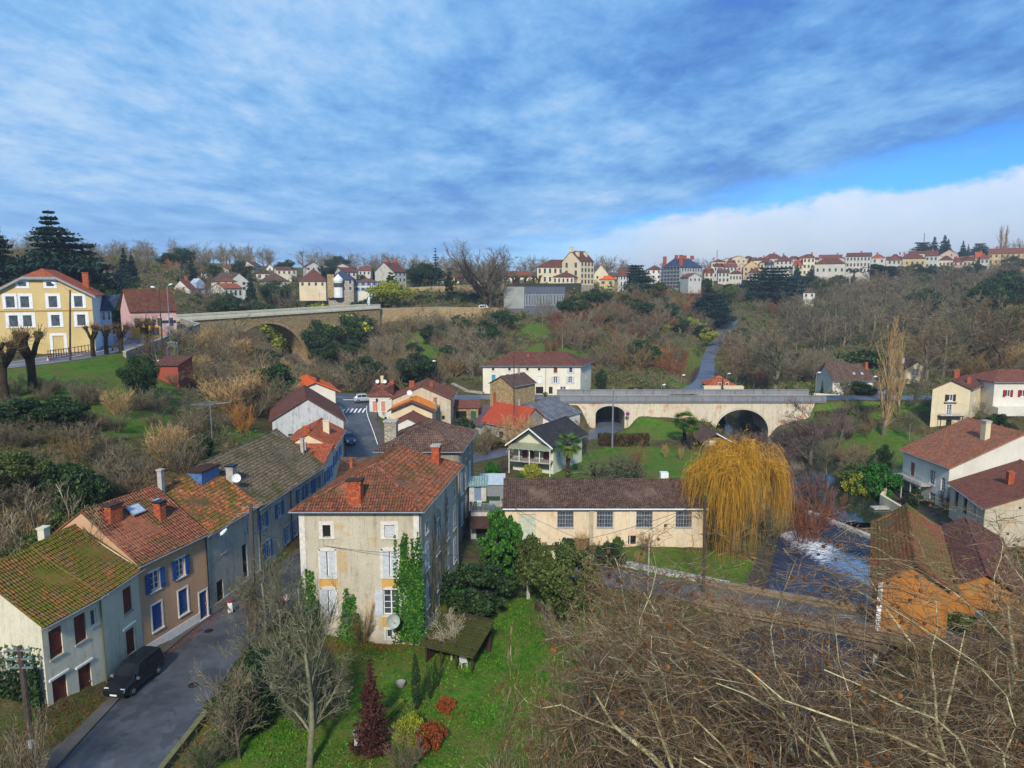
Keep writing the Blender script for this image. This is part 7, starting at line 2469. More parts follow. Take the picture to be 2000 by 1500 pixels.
# ------------------------------------------------------------------ named trees and shrubs: kind, column, top row, distance, width factor, label
T_LIST = [
 ('bare', 455, 1250, -1480, .7, 'dark thin tree low on the bank between street and lawn'),
 ('lichbush', 400, 1420, -1500, 1.1, 'twig tangle at the very bottom of the street bank'),
 ('lichbush', 600, 1290, -1420, .9, 'mossy twig heap in the shade left of the lawn'),
 ('fruit', 650, 1260, -1400, .8, 'dark crooked shrub tree on the lawn left of the maroon conifer'),
 ('greybush', 1090, 1180, -1260, 1.0, 'twiggy grey bush at the lane corner of the lawn'),
 ('bush', 1180, 1200, -1290, 1.1, 'brown twig thicket on the river bank before the lane bridge'),
 ('greybush', 1250, 1240, -1340, 1.1, 'grey thicket lower on the bank under the plane branches'),
 ('brown', 1440, 655, 178, 1.4, 'brown bare tree between the hill road and the pale broad tree'),
 ('bare', 1900, 560, 190, 1.3, 'big bare tree high above the beige house'),
 ('brown', 1970, 540, 185, 1.3, 'big brown tree at the right edge above the red shuttered house'),
 ('lichen', 1850, 600, 175, 1.1, 'lichen grey tree in the wood above the beige house'),
 ('brown', 1820, 620, 165, 1.3, 'brown tree right behind the pale gabled house'),
 ('willow', 1442, 868, 75, .68, 'big golden weeping willow between the workshop and the river'),
 ('wide', 948, 466, 262, 1.05, 'huge bare spreading tree standing against the sky on the plateau'),
 ('poplar', 1742, 610, 128, 1.05, 'tallest straw coloured poplar on the right river bank'),
 ('poplar', 1768, 640, 134, .8, 'second straw coloured poplar close behind the tallest one'),
 ('lichen', 1520, 628, 168, 1.5, 'broad pale barked tree with twisted limbs beyond the bridge'),
 ('bare', 1460, 636, 185, 1.5, 'grey brown bare tree left of the broad pale one beyond the bridge'),
 ('mauve', 1590, 775, 118, 1.5, 'mauve twigged tree leaning over the river left of the poplars'),
 ('mauve', 1645, 780, 125, 1.2, 'mauve brown tree nearest the poplars on the river bank'),
 ('mauvebush', 1470, 832, 122, 1.3, 'mauve thicket in front of the river arch of the bridge'),
 ('mauvebush', 1530, 842, 120, 1.1, 'mauve thicket beside the dark upstream water'),
 ('redbush', 1598, 925, 90.5, .95, 'rust red dogwood thicket at the left end of the weir'),
 ('redbush', 1575, 955, 86.5, .8, 'lower rust red thicket on the bank just below the dogwood'),
 ('mauvebush', 1585, 905, 101, .9, 'brown thicket behind the rust red dogwood on the bank'),
 ('lichen', 1620, 850, 112, .9, 'lichen covered tree leaning from the right bank upstream of the weir'),
 ('bare', 1655, 862, 108, .8, 'thin bare tree on the right bank beside the lichen covered one'),
 ('oliveshrub', 1672, 905, 104, 1.3, 'olive shrub on the right bank near the still water'),
 ('greenshrub', 1718, 905, 100, .7, 'dark green conical shrub by the riverside garden wall'),
 ('evergreen', 1730, 868, 108, .5, 'small clipped dark tree on the lawn below the poplars'),
 ('yelshrub', 1685, 925, 101, .8, 'yellow green shrub beside the dark conical shrub'),
 ('palm', 1110, 848, 103, 1.1, 'palm with drooping brown fronds beside the chalet'),
 ('palm', 1338, 806, 126, 1.35, 'bushy palm in front of the stained bridge wall'),
 ('palm', 1352, 816, 123, 1.0, 'lower palm right next to the bushy one before the bridge'),
 ('fruit', 1170, 870, 98, 1.35, 'crooked pale fruit tree on the slope right of the chalet palm'),
 ('fruit', 1215, 880, 102, 1.1, 'second crooked fruit tree, between the first one and the shed'),
 ('fruit', 1240, 893, 103, 1.2, 'low spreading fruit tree in the middle of the meadow'),
 ('bush', 1245, 848, 108, .6, 'upright brown bush growing behind the low fruit tree'),
 ('bare', 1138, 805, 121, .7, 'slender bare tree in front of the left bridge arch'),
 ('bare', 1150, 815, 118, .6, 'thin bare tree touching the black roofed chalet'),
 ('strawbush', 1300, 865, 118, .5, 'dry straw tuft shrub near the rubble edge of the meadow'),
 ('strawbush', 1330, 870, 116, .4, 'small dry tuft shrub below the bushy palm'),
 ('yelshrub', 1040, 905, 101, .7, 'yellow green shrub under the chalet balcony'),
 ('greenshrub', 1018, 925, 100, .6, 'low green shrub left of the yellow one under the chalet'),
 ('redbush', 985, 920, 101, .6, 'red stemmed bush beside the chalet stair'),
 ('laurel', 972, 988, -1168, .62, 'leaning bright green laurel in front of the terrace'),
 ('laurel', 998, 1005, -1150, .5, 'shorter bright laurel just right of the leaning one'),
 ('oliveshrub', 1038, 1045, -1165, 0.6, 'tall narrow olive shrub by the iron gate'),
 ('oliveshrub', 1105, 1063, -1215, 0.85, 'big rounded olive evergreen with an ivy trunk by the lane'),
 ('shrub', 935, 1105, -1190, 1.2, 'dark laurel bush against the side of the big house'),
 ('greenshrub', 905, 1120, -1165, 1.0, 'dark green bush right behind the dark laurel bush'),
 ('shrub', 1189, 1063, -1104, 1.0, 'clipped round dark brown green shrub on the workshop lawn'),
 ('strawbush', 1249, 1072, -1105, 0.6, 'small dry round shrub right of the clipped one on the workshop lawn'),
 ('strawbush', 1135, 1030, 72.0, .5, 'bare climber bush against the workshop wall left of the pilaster'),
 ('bush', 1208, 1035, 73.0, .4, 'bare climber bush below the second workshop window'),
 ('bush', 1265, 1030, 73.5, .5, 'bare climber bush below the third workshop window'),
 ('greenshrub', 1207, 1048, 73.2, .4, 'small green shrub by the dark hatch of the workshop'),
 ('maroonfir', 722, 1283, -1470, .95, 'dark maroon conifer standing in the garden lawn'),
 ('column', 811, 1275, -1388, .62, 'slim dark columnar cypress in the garden'),
 ('column', 850, 1288, -1345, .7, 'lower dark cypress leaning behind the slim one'),
 ('column', 838, 1312, -1370, 0.6, 'short dark conifer between the two garden cypresses'),
 ('yelshrub', 800, 1395, -1450, .72, 'low variegated yellow shrub in the garden bed'),
 ('rustshrub', 838, 1418, -1462, 0.7, 'red brown leaved shrub right of the variegated one'),
 ('rustshrub', 870, 1364, -1388, 0.8, 'small rusty plant on the lawn beside the cypresses'),
 ('greybush', 790, 1425, -1510, .8, 'grey twiggy bush at the bottom of the garden bed'),
 ('pale', 880, 1185, -1288, .9, 'leafless pale tree in front of the mossy garden shed'),
 ('bush', 705, 1165, -1255, 0.6, 'bare brown bush against the foot of the cream house'),
 ('lichen', 588, 1140, -1500, 0.85, 'nearest lichen grey tree in front of the cream house at its left'),
 ('lichen', 505, 1060, -1270, 0.8, 'thin lichen tree standing between the street and the lawn'),
 ('lichen', 545, 1090, -1300, 0.8, 'bare lichen tree beside the round warning sign'),
 ('bare', 478, 1120, -1275, 0.8, 'dark bare tree on the bank by the street pole'),
 ('bare', 640, 1230, -1400, 0.7, 'small dark fruit tree low in the front lawn'),
 ('lichbush', 520, 1190, -1300, 1.2, 'tangle of lichen twigs on the bank opposite the grey house'),
 ('lichbush', 560, 1235, -1330, 1.2, 'low tangle of lichen twigs left of the cream house'),
 ('shrub', 510, 1270, -1345, 1.0, 'ivy mound on the bank right of the street'),
 ('shrub', 470, 1330, -1420, 1.0, 'dark ivy mound lower down the street bank'),
 ('lichbush', 440, 1400, -1480, 1.0, 'mossy twig tangle at the bottom of the street bank'),
 ('fruit', 520, 1195, 56, .6, 'mossy twisted bush at the foot of the grey row house'),
 ('shrub', 42, 780, 74, 1.6, 'broad dark hedge mass on the left slope below the grass'),
 ('shrub', 118, 775, 76, 1.3, 'dark hedge mass just right of the broad one on the left slope'),
 ('shrub', 160, 800, 78, 1.0, 'dark hedge end beside the straw thickets'),
 ('evergreen', 262, 700, 92, .65, 'dark evergreen clump beside the brick shed'),
 ('evergreen', 285, 695, 98, .6, 'dark evergreen clump touching the retaining wall'),
 ('strawbush', 225, 752, 84, 1.0, 'tall straw thicket on the left slope under the evergreen clump'),
 ('bush', 190, 800, 78, .9, 'brown thicket in the middle of the left slope'),
 ('lichen', 370, 742, 95, .9, 'grey crooked tree in the small garden above the row'),
 ('strawbush', 320, 815, 76, .85, 'pale upright thicket leaning right above the row houses'),
 ('greybush', 355, 840, 75, 1.0, 'grey arching thicket above the lichened roof'),
 ('shrub', 395, 850, 80, .7, 'dark laurel beside the washing line'),
 ('orangebush', 472, 772, 98, .6, 'orange twigged tree above the grimy white gable house'),
 ('bush', 150, 835, 70, 1.1, 'brown bramble thicket above the tan row house'),
 ('greybush', 240, 880, 66, 1.2, 'dense grey brown thicket behind the tan row house'),
 ('bush', 290, 900, 66, 1.0, 'brown thicket behind the blue dormer'),
 ('shrub', 110, 905, 62, 1.0, 'dark evergreen mound in the lower left slope'),
 ('shrub', 150, 915, 60, .7, 'smaller evergreen mound in the lower left slope'),
 ('oliveshrub', 20, 880, 60, 1.2, 'bushy olive brown tree at the left edge of the picture'),
 ('bush', 30, 985, 53, 1.3, 'brown olive thicket at the left edge beside the mossy roof'),
 ('oliveshrub', 70, 1035, 50, .9, 'dark green tree behind the mossy roof of the end house'),
 ('greybush', 90, 960, 52, 1.2, 'grey thicket behind the end of the row'),
 ('greybush', 5, 1060, 49, 1.2, 'brown thicket at the lower left edge'),
 ('greybush', 15, 1370, 35, .6, 'grey thicket beside the road pole at the lower left'),
 ('oliveshrub', 110, 1000, 55, .7, 'olive bush beside the upper edge of the mossy roof'),
 ('pollard', 52, 628, 84, .85, 'largest pollard on the grass, second from the left edge'),
 ('pollard', -2, 650, 80, .85, 'pollard cut by the left edge of the picture'),
 ('pollard', 177, 626, 108, .85, 'pollard with a thick trunk, first of four in front of the yellow house'),
 ('pollard', 204, 630, 111, .9, 'thin pollard, second of four in front of the yellow house'),
 ('pollard', 233, 626, 113, .95, 'forked pollard, third of four beside the bench'),
 ('pollard', 284, 612, 117, .9, 'pollard nearest the road bend and the bollard'),
 ('bigfir', 92, 404, 150, 1.0, 'giant dark fir towering behind the yellow house'),
 ('bigfir', -15, 425, 150, .8, 'giant dark fir cut by the left edge'),
 ('cedar', 140, 470, 158, .9, 'spreading dark cedar right behind the giant fir'),
 ('cedar', 30, 500, 155, .8, 'dark cedar mass behind the left end of the yellow house'),
 ('evergreen', 190, 555, 150, 1.0, 'dark evergreen right of the yellow house chimney'),
 ('evergreen', 205, 575, 145, .7, 'dark evergreen between the yellow and pink houses'),
 ('bare', 48, 440, 170, 1.0, 'bare tree behind the giant fir at the left skyline'),
 ('fir', 240, 482, 215, 1.1, 'dark fir standing alone left of the orange roofed bungalow'),
 ('fir', 255, 490, 218, .9, 'second dark fir close to the lone one'),
 ('fir', 358, 492, 262, 1.15, 'left one of the twin dark firs above the gabled white house'),
 ('fir', 372, 498, 260, 1.0, 'right one of the twin dark firs above the gabled white house'),
 ('bare', 272, 482, 360, 1.5, 'bare tree on the skyline right of the lone fir'),
 ('bare', 300, 488, 360, 1.1, 'bare tree on the skyline above the orange bungalow'),
 ('greenshrub', 300, 548, 246, 1.6, 'bright yellow green hedge above the pink house'),
 ('yelshrub', 322, 548, 246, 1.2, 'yellow green hedge end near the twin firs'),
 ('orangebush', 345, 502, 300, 1.6, 'ochre leaved tree left of the twin firs'),
 ('orangebush', 462, 508, 330, 1.7, 'ochre tree on the left ridge below the skyline'),
 ('fir', 488, 526, 262, .8, 'dark conifer beside the big white gabled house'),
 ('pollard', 385, 572, 222, 1.6, 'pollard in front of the grey blue dormer house'),
 ('evergreen', 424, 572, 228, 1.0, 'dark round evergreen in front of the ochre stone house'),
 ('yeltree', 762, 548, 252, 1.35, 'yellow green rounded evergreen next to the viaduct end'),
 ('column', 763, 530, 268, 1.8, 'tall grey green cypress behind the yellow green evergreen'),
 ('sparsefir', 850, 481, 300, 1.25, 'tall sparse fir on the skyline of the plateau'),
 ('evergreen', 826, 514, 305, 1.2, 'dark evergreen left of the sparse fir on the skyline'),
 ('evergreen', 840, 516, 306, 1.0, 'dark evergreen right under the sparse fir'),
 ('column', 877, 522, 266, 1.15, 'tall slim dark cypress in the terrace garden'),
 ('bare', 955, 525, 255, 1.5, 'grey twiggy tree in front of the huge spreading tree'),
 ('yelshrub', 612, 596, 222, 1.3, 'yellow shrub by the parapet at the viaduct end'),
 ('yelshrub', 705, 596, 236, 1.1, 'yellow shrub beside the white statue'),
 ('evergreen', 1150, 0, 0, 0, ''),
 ('cedar', 1242, 516, 318, .95, 'dark cedar between the balcony house and the scaffolded mansion'),
 ('cedar', 1512, 520, 352, 1.45, 'great dark cedar in front of the town'),
 ('bigfir', 1384, 550, 300, 1.0, 'large blue dark conifer below the mansion'),
 ('cedar', 1395, 572, 296, 1.0, 'dark cedar mass at the foot of the large conifer'),
 ('fir', 1558, 513, 405, 1.3, 'green fir in the town left of the tall cream house'),
 ('fir', 1585, 518, 400, 1.0, 'blue fir beside the castle wing'),
 ('greentree', 1605, 596, 300, 1.4, 'bright green evergreen tree above the valley on the right slope'),
 ('greentree', 1640, 600, 298, 1.2, 'green evergreen tree, right of the bright one'),
 ('umbrella', 1692, 682, 172, .9, 'round dark green pine behind the dark roofed white house'),
 ('yeltree', 1352, 620, 262, 1.3, 'yellow green mimosa tree above the climbing road'),
 ('yeltree', 1380, 640, 258, 1.1, 'second yellow green mimosa tree, right of the first'),
 ('yeltree', 1300, 632, 250, .9, 'smaller yellow green tree left of the mimosa pair'),
 ('orangebush', 1340, 574, 305, 1.5, 'orange bush in the gardens below the mansion'),
 ('orangebush', 1300, 668, 205, .7, 'orange brown tree left of the climbing road'),
 ('redbush', 1270, 680, 200, 1.1, 'rusty thicket just left of the orange brown tree'),
 ('column', 1622, 542, 396, 1.2, 'left cypress against the castle garden wall'),
 ('column', 1656, 541, 396, 1.2, 'cypress at the right part of the castle garden wall'),
 ('column', 1608, 542, 394, 1.1, 'leftmost cypress of the castle garden wall'),
 ('column', 1668, 533, 402, 1.3, 'cypress beside the small castle tower'),
 ('shrub', 1700, 515, 440, 3.2, 'dark round shrub under the orange red roof on the ridge'),
 ('evergreen', 1790, 515, 430, 1.6, 'dark evergreen mass under the long ochre house'),
 ('evergreen', 1760, 520, 430, 1.4, 'dark evergreen left of the mass under the ochre house'),
 ('evergreen', 1822, 518, 430, 1.3, 'dark round evergreen below the grey fronted house'),
 ('evergreen', 1905, 515, 430, 1.5, 'dark evergreen left below the long yellow house'),
 ('evergreen', 1982, 500, 420, 1.3, 'dark evergreen in front of the long yellow house'),
 ('cedar', 1803, 472, 560, 1.0, 'dark pine crown on the far skyline below the mast'),
 ('fir', 1826, 461, 560, 1.3, 'left fir of the skyline group behind the town'),
 ('fir', 1846, 458, 560, 1.4, 'tallest fir of the skyline group behind the town'),
 ('fir', 1853, 466, 560, 1.2, 'right fir of the skyline group behind the town'),
 ('fir', 1882, 469, 560, 1.1, 'lone skyline fir between the group and the yellow house'),
 ('fir', 1892, 476, 560, .9, 'short skyline fir next to the lone one'),
 ('cedar', 1915, 474, 560, .8, 'flat topped dark pine on the right skyline'),
 ('poplar', 1962, 436, 560, 1.1, 'left bare poplar of the skyline pair above the yellow house'),
 ('poplar', 1967, 437, 562, 1.1, 'right bare poplar of the skyline pair above the yellow house'),
 ('bare', 1990, 460, 540, 1.3, 'bare tree at the right end of the skyline'),
 ('evergreen', 958, 640, 215, 1.5, 'ivy clad dark tree in the middle of the hillside'),
 ('evergreen', 930, 668, 205, 1.0, 'lower ivy clad dark tree on the hillside'),
 ('shrub', 990, 690, 195, 1.8, 'dark ivy bank on the hillside above the villa'),
 ('evergreen', 652, 668, 190, 1.1, 'large black green yew left of the grey tree above the junction'),
 ('evergreen', 690, 664, 188, 1.3, 'broad black green yew beside the grey tree above the junction'),
 ('evergreen', 625, 700, 186, .7, 'lower dark yew at the left of the pair above the junction'),
 ('evergreen', 618, 625, 206, .7, 'ivy column climbing the right leg of the great arch'),
 ('evergreen', 690, 606, 222, .9, 'ivy mass hanging at the end of the viaduct'),
 ('evergreen', 668, 610, 217, .8, 'ivy mass on the viaduct wall left of its end'),
 ('bare', 742, 650, 182, 1.1, 'grey bare tree right of the black green yews'),
 ('lichen', 770, 660, 186, .9, 'pale lichen tree on the grassy hillside'),
 ('bare', 838, 600, 222, 1.3, 'bare tree on the green hillside below the ochre wall'),
 ('bush', 868, 655, 205, 1.6, 'round bare bush on the hillside grass'),
 ('greybush', 800, 700, 180, 1.6, 'grey thicket at the foot of the grassy hillside'),
 ('bush', 850, 710, 172, 1.4, 'brown bramble bank behind the street lamp'),
 ('redbush', 900, 705, 172, 1.3, 'rusty bramble bank left of the villa'),
 ('bare', 1060, 575, 240, 1.0, 'bare tree in front of the grey modern building'),
 ('bare', 1080, 590, 236, .9, 'second bare tree in front of the grey modern building'),
 ('redbush', 1110, 592, 240, 1.7, 'rust coloured thicket below the right end of the modern building'),
 ('redbush', 1150, 605, 235, 1.6, 'rust coloured thicket on the slope under the convent'),
 ('bare', 1215, 592, 240, 1.1, 'ivy footed bare tree on the slope below the convent'),
 ('evergreen', 1215, 655, 236, .45, 'ivy on the foot of the bare tree below the convent'),
 ('bare', 1165, 640, 215, 1.2, 'grey bare tree above the right end of the villa'),
 ('bare', 1195, 705, 168, 1.0, 'twisted grey tree beside the right end of the villa'),
 ('evergreen', 1175, 722, 160, .5, 'ivy on the right corner of the villa'),
 ('bare', 1250, 620, 236, 1.2, 'bare tree in the brown wood left of the mimosa'),
 ('bare', 1350, 655, 235, 1.0, 'bare tree in front of the mimosa trees'),
 ('bare', 1325, 662, 238, .9, 'thin bare tree left of the one in front of the mimosas'),
 ('fir', 1412, 735, 152, .35, 'small dark fir on the cottage terrace'),
 ('shrub', 1680, 745, 150, 1.6, 'hedge in front of the dark roofed white house'),
 ('fir', 1607, 740, 151, .45, 'small cypress by the gate pillars'),
 ('bare', 1660, 720, 140, .8, 'thin bare tree in front of the dark roofed white house'),
 ('lichen', 1790, 735, 136, .9, 'thin bare tree right of the poplars by the road'),
 ('bare', 1800, 690, 155, 1.1, 'bare tree behind the road between the poplar and the beige house'),
 ('brown', 1700, 800, 126, .7, 'thin brown tree on the lawn left of the poplar'),
 ('lichen', 1780, 800, 124, .8, 'slender lichen tree on the lawn right of the poplar'),
 ('greybush', 1800, 840, 118, 1.0, 'grey bush on the lawn below the beige house'),
 ('shrub', 1905, 815, 126, 1.0, 'dark shrub at the foot of the beige house'),
 ('shrub', 1885, 820, 125, .6, 'small shrub under the beige house balcony'),
 ('bare', 1930, 770, 124, .7, 'bare shrub tree between the beige and red shuttered houses'),
 ('shrub', 1950, 810, 122, .9, 'dark shrub on the lawn of the red shuttered house'),
 ('bush', 1850, 945, 90, .6, 'climber hanging on the balcony of the riverside house'),
 ('shrub', 1790, 955, 94, .5, 'dark bush at the foot of the riverside house'),
 ('strawbush', 1010, 800, 118, .8, 'dry bush beside the stone barn fence'),
 ('greybush', 945, 815, 118, .8, 'grey bush at the left end of the stone barn'),
 ('bush', 930, 790, 140, .9, 'bare hedge behind the garden shelter'),
 ('shrub', 905, 815, 128, .9, 'dark shrub in front of the garden shelter'),
 ('oliveshrub', 1065, 765, 146, .9, 'small clipped bush by the villa door'),
 ('greenshrub', 960, 900, 103, .6, 'green shrub beside the glass roof in the yard'),
 ('bush', 765, 805, 119, .5, 'dry bush by the street lamp in the cottage yard'),
 ('shrub', 530, 715, 125, 1.0, 'green evergreen above the lichened garden near the arch'),
 ('shrub', 505, 680, 150, 1.0, 'dark evergreen bank under the viaduct arch'),
 ('greenshrub', 515, 760, 118, .9, 'green shrub above the grimy gable house'),
 ('bare', 465, 610, 152, 1.4, 'spreading bare tree in front of the great arch'),
 ('brown', 440, 660, 130, 1.3, 'brown bare tree left below the great arch'),
 ('bare', 400, 650, 138, 1.2, 'bare grey tree beside the small arch'),
 ('strawbush', 380, 690, 122, 1.5, 'pale brown thicket below the small arch'),
 ('bush', 420, 710, 115, 1.6, 'brown thicket in the valley below the viaduct'),
 ('brown', 490, 715, 112, 1.0, 'brown tree above the washing line garden'),
 ('bush', 450, 760, 105, 1.3, 'brown bramble bank by the washing line'),
 ('greybush', 340, 720, 108, 1.1, 'grey thicket beside the brick shed'),
 ('shrub', 860, 838, 0, 0, ''),
]
for (kind, px, pt, dist, w, lab) in T_LIST:
 if not lab:
  continue
 tree_px(kind, px, pt, dist, lab, w)
# ------------------------------------------------------------------ bulk: woods and garden trees that nothing tells apart
def bulk(kinds, n, region, hr, label, group, w=(1.0, 1.4), avoid=None, seed=1):
 rnd = random.Random(seed)
 made = 0
 tries = 0
 pts = []
 while made < n and tries < n * 40:
  tries += 1
  b = region[rnd.randrange(len(region))]
  P = [Vector(q) for q in b]
  u, v = rnd.random(), rnd.random()
  p = P[0].lerp(P[1], u).lerp(P[3].lerp(P[2], u), v)
  if any((p.x - q[0]) ** 2 + (p.y - q[1]) ** 2 < 5.5 for q in pts):
   continue
  if blocked(p.x, p.y):
   continue
  pts.append((p.x, p.y))
  k = kinds[rnd.randrange(len(kinds))]
  tree_at(k, p.x, p.y, rnd.uniform(*hr), label, group, rnd.uniform(*w))
  made += 1
HB = []
for o_ in list(COL.objects):
 if o_.type == 'MESH' and o_.name.startswith('wall') and o_.parent is not None:
  vs_ = [o_.parent.location + v.co for v in o_.data.vertices]
  HB.append((min(v.x for v in vs_), max(v.x for v in vs_), min(v.y for v in vs_), max(v.y for v in vs_)))
def blocked(x, y, m=1.5):
 for a, b, c, d in HB:
  if a - m < x < b + m and c - m < y < d + m:
   return True
 X, Y = np.array([x]), np.array([y])
 for rd in ROADS:
  d, r = poly_dist(X, Y, rd)
  if d[0] < r[0, 1] + 1.5:
   return True
 for rv in (RIV_UP, RIV_DN):
  d, r = poly_dist(X, Y, rv)
  if d[0] < r[0, 1] + 1.0:
   return True
 return False
bulk(['bare', 'brown', 'brown', 'bare', 'greybush', 'lichen', 'evergreen'], 92, [((112, 190), (200, 185), (275, 330), (165, 330)), ((150, 150), (215, 170), (290, 300), (205, 260))],
  (11, 15), 'bare brown tree in the wood covering the right hand slope', 'bare trees of the wood on the right slope', seed=3)
bulk(['bare', 'brown', 'strawbush', 'bush'], 34, [((110, 150), (150, 150), (190, 210), (105, 190))], (6, 10), 'bare tree or thicket at the foot of the right hand wood', 'trees at the foot of the right slope', seed=4)
bulk(['bare', 'brown', 'greybush', 'redbush', 'evergreen', 'greybush', 'bush', 'lichen', 'evergreen'], 105, [((5, 190), (44, 175), (62, 290), (18, 252)), ((38, 240), (66, 250), (92, 330), (44, 290)), ((60, 175), (95, 190), (95, 290), (72, 240))],
  (5, 9), 'bare tree or thicket on the slope below the convent', 'bare trees and thickets below the convent', seed=5)
bulk(['evergreen', 'greybush', 'bush', 'olivetree', 'evergreen', 'redbush'], 60, [((48, 296), (92, 300), (120, 372), (62, 330)), ((95, 330), (130, 320), (190, 410), (120, 372)), ((185, 400), (200, 330), (330, 440), (300, 470))], (5, 8), 'garden tree or bush below the walls of the hilltop town', 'garden trees below the hilltop town', seed=6)
bulk(['bare', 'greybush', 'bush', 'brown', 'evergreen', 'greybush'], 80, [((-44, 168), (-8, 168), (4, 252), (-42, 228)), ((-48, 150), (-14, 157), (-20, 175), (-50, 175))], (3.5, 7.5), 'bare tree or thicket on the hillside between viaduct and villa', 'bare thickets on the middle hillside', seed=7)
bulk(['bare', 'greybush', 'bush', 'brown', 'strawbush', 'lichen'], 64, [((-62, 132), (-40, 118), (-44, 165), (-72, 172)), ((-60, 112), (-42, 104), (-36, 120), (-56, 132)), ((-56, 185), (-80, 175), (-80, 225), (-56, 240))], (4, 8), 'bare tree or thicket in the valley under the viaduct', 'thickets under the viaduct', seed=8)
bulk(['evergreen', 'evergreen', 'greybush', 'bare', 'shrub'], 62, [((-78, 205), (-45, 240), (-48, 258), (-84, 232)), ((-92, 215), (-74, 215), (-52, 256), (-90, 262))], (4.5, 7), 'dark evergreen or thicket behind the viaduct parapet', 'dark trees behind the viaduct', seed=10)
bulk(['bare', 'greybush', 'brown', 'evergreen'], 38, [((-150, 300), (-40, 330), (-40, 400), (-170, 380)), ((-130, 210), (-95, 225), (-80, 300), (-150, 300))], (6, 10), 'bare tree among the houses of the left hillside', 'bare trees of the left hillside', seed=11)
bulk(['pollard'], 16, [((-38, 294), (28, 294), (28, 300), (-38, 300))], (4.6, 5.4), 'pollarded tree in the row on the upper terrace', 'pollards of the upper terrace', seed=14)
bulk(['bush', 'greybush', 'lichbush', 'mauvebush', 'bush'], 46, [((52, 100), (58, 104), (60, 136), (51, 138)), ((52, 128), (64, 128), (68, 136), (54, 138)), ((36, 95), (42, 94), (45, 128), (40, 128)), ((29, 74), (31, 92), (37, 94), (34, 92))], (1.6, 4), 'bare thicket along the river bank', 'thickets of the river banks', seed=15)
bulk(['shrub', 'greenshrub', 'greybush'], 22, [((-40, 262), (0, 266), (0, 276), (-38, 276))], (1.6, 3), 'garden shrub on the lower terrace under the ochre wall', 'shrubs of the terrace garden', seed=16)
bulk(['column'], 8, [((83, 338), (98, 352), (97, 354), (82, 340))], (6, 7), 'slim cypress in the row before the mansion', 'cypresses before the mansion', seed=17)
bulk(['bare', 'brown', 'brown', 'greybush'], 20, [((27, 26), (44, 26), (44, 46), (31, 46)), ((-1, 30), (5, 30), (10, 46), (8, 48))], (7, 9.5), 'brown leafless tree on the river bank under the plane branches', 'bare trees under the plane trees', seed=21)
bulk(['mauvebush', 'bush', 'greybush'], 26, [((27, 40), (40, 40), (40, 49), (33, 49)), ((6, 44), (11, 42), (15.5, 53), (13, 56))], (3, 5), 'brown leafless thicket on the river bank under the plane branches', 'bare thickets under the plane trees', w=(1.2, 1.6), seed=22)
def wood_mass(name, label, kinds, n, region, hr, mat, seed, w=(1.1, 1.6)):
 rnd = random.Random(seed)
 Vs, Fs, b = [], [], 0
 arr = {}
 for k in set(kinds):
  for i, v in enumerate(PROTO[k][1]):
   for pn, me, _m in v:
    a = np.empty(len(me.vertices) * 3)
    me.vertices.foreach_get('co', a)
    f = np.empty(len(me.loops), dtype=int)
    me.loops.foreach_get('vertex_index', f)
    arr.setdefault((k, i), []).append((a.reshape(-1, 3), f.reshape(-1, 4)))
 for _ in range(n):
  q = region[rnd.randrange(len(region))]
  P = [Vector(c) for c in q]
  u, v = rnd.random(), rnd.random()
  p = P[0].lerp(P[1], u).lerp(P[3].lerp(P[2], u), v)
  if blocked(p.x, p.y):
   continue
  k = kinds[rnd.randrange(len(kinds))]
  s_ = rnd.uniform(*hr) / PROTO[k][0]
  ww = s_ * rnd.uniform(*w)
  a = rnd.uniform(0, 6.28)
  c, s = math.cos(a), math.sin(a)
  M = np.array([[c * ww, -s * ww, 0], [s * ww, c * ww, 0], [0, 0, s_]])
  for V, F in arr[(k, rnd.randrange(len(PROTO[k][1])))]:
   Vs.append(V @ M.T + np.array([p.x, p.y, gz(p.x, p.y)]))
   Fs.append(F + b)
   b += len(V)
 o = mobj(name, np_mesh(name, np.concatenate(Vs), np.concatenate(Fs)), mat)
 tag(o, label, 'wood', kind='stuff')
PLOW = [L_(3, 8, .7, .75, .06, .05, start=.3, rf=.6, hf=.6), L_(3, 6, .6, .6, .15, .035, .07, start=.15, rf=.6), L_(2, 6, .6, .6, .2, .03, .06, start=.1, rf=.7), L_(2, 0, .5, .5, .2, .022, .04)]
mk_bare('farbare', (71, 72, 73), B_GREY, B_TWIG, PLOW, 11, ribbon=.3)
NAMES['farbare'] = 'bare_tree'
CS = [((5, 190), (44, 175), (62, 290), (18, 252)), ((38, 240), (66, 250), (92, 330), (44, 290)), ((60, 175), (95, 190), (95, 290), (72, 240))]
wood_mass('hillside_thicket', 'rust brown thickets on the slope below the convent', ['farbare', 'redbush'], 70, CS, (4.5, 8), B_RED, 31)
wood_mass('hillside_thicket', 'grey brown thickets on the slope below the convent', ['farbare', 'greybush'], 110, CS, (5, 9), B_TWIG, 32)
wood_mass('hillside_thicket', 'grey brown thickets between the viaduct and the villa', ['farbare', 'greybush'], 90, [((-44, 168), (-8, 168), (4, 252), (-42, 228)), ((-62, 132), (-40, 118), (-44, 165), (-72, 172))], (4, 7.5), B_TWIG, 33)
wood_mass('bramble_thicket', 'brambles and bare bushes on the rough slope above the street row', ['bush', 'greybush', 'lichbush'], 135, [((-60, 62), (-38, 56), (-36, 100), (-58, 86)), ((-56, 40), (-37, 38), (-39, 60), (-58, 62))], (1.8, 3.8), B_TWIG, 9)
wood_mass('distant_wood', 'bare grey wood along the far left skyline', ['farbare'], 190, [((-330, 420), (60, 430), (80, 480), (-300, 480))], (9, 14), B_TWIG, 12)
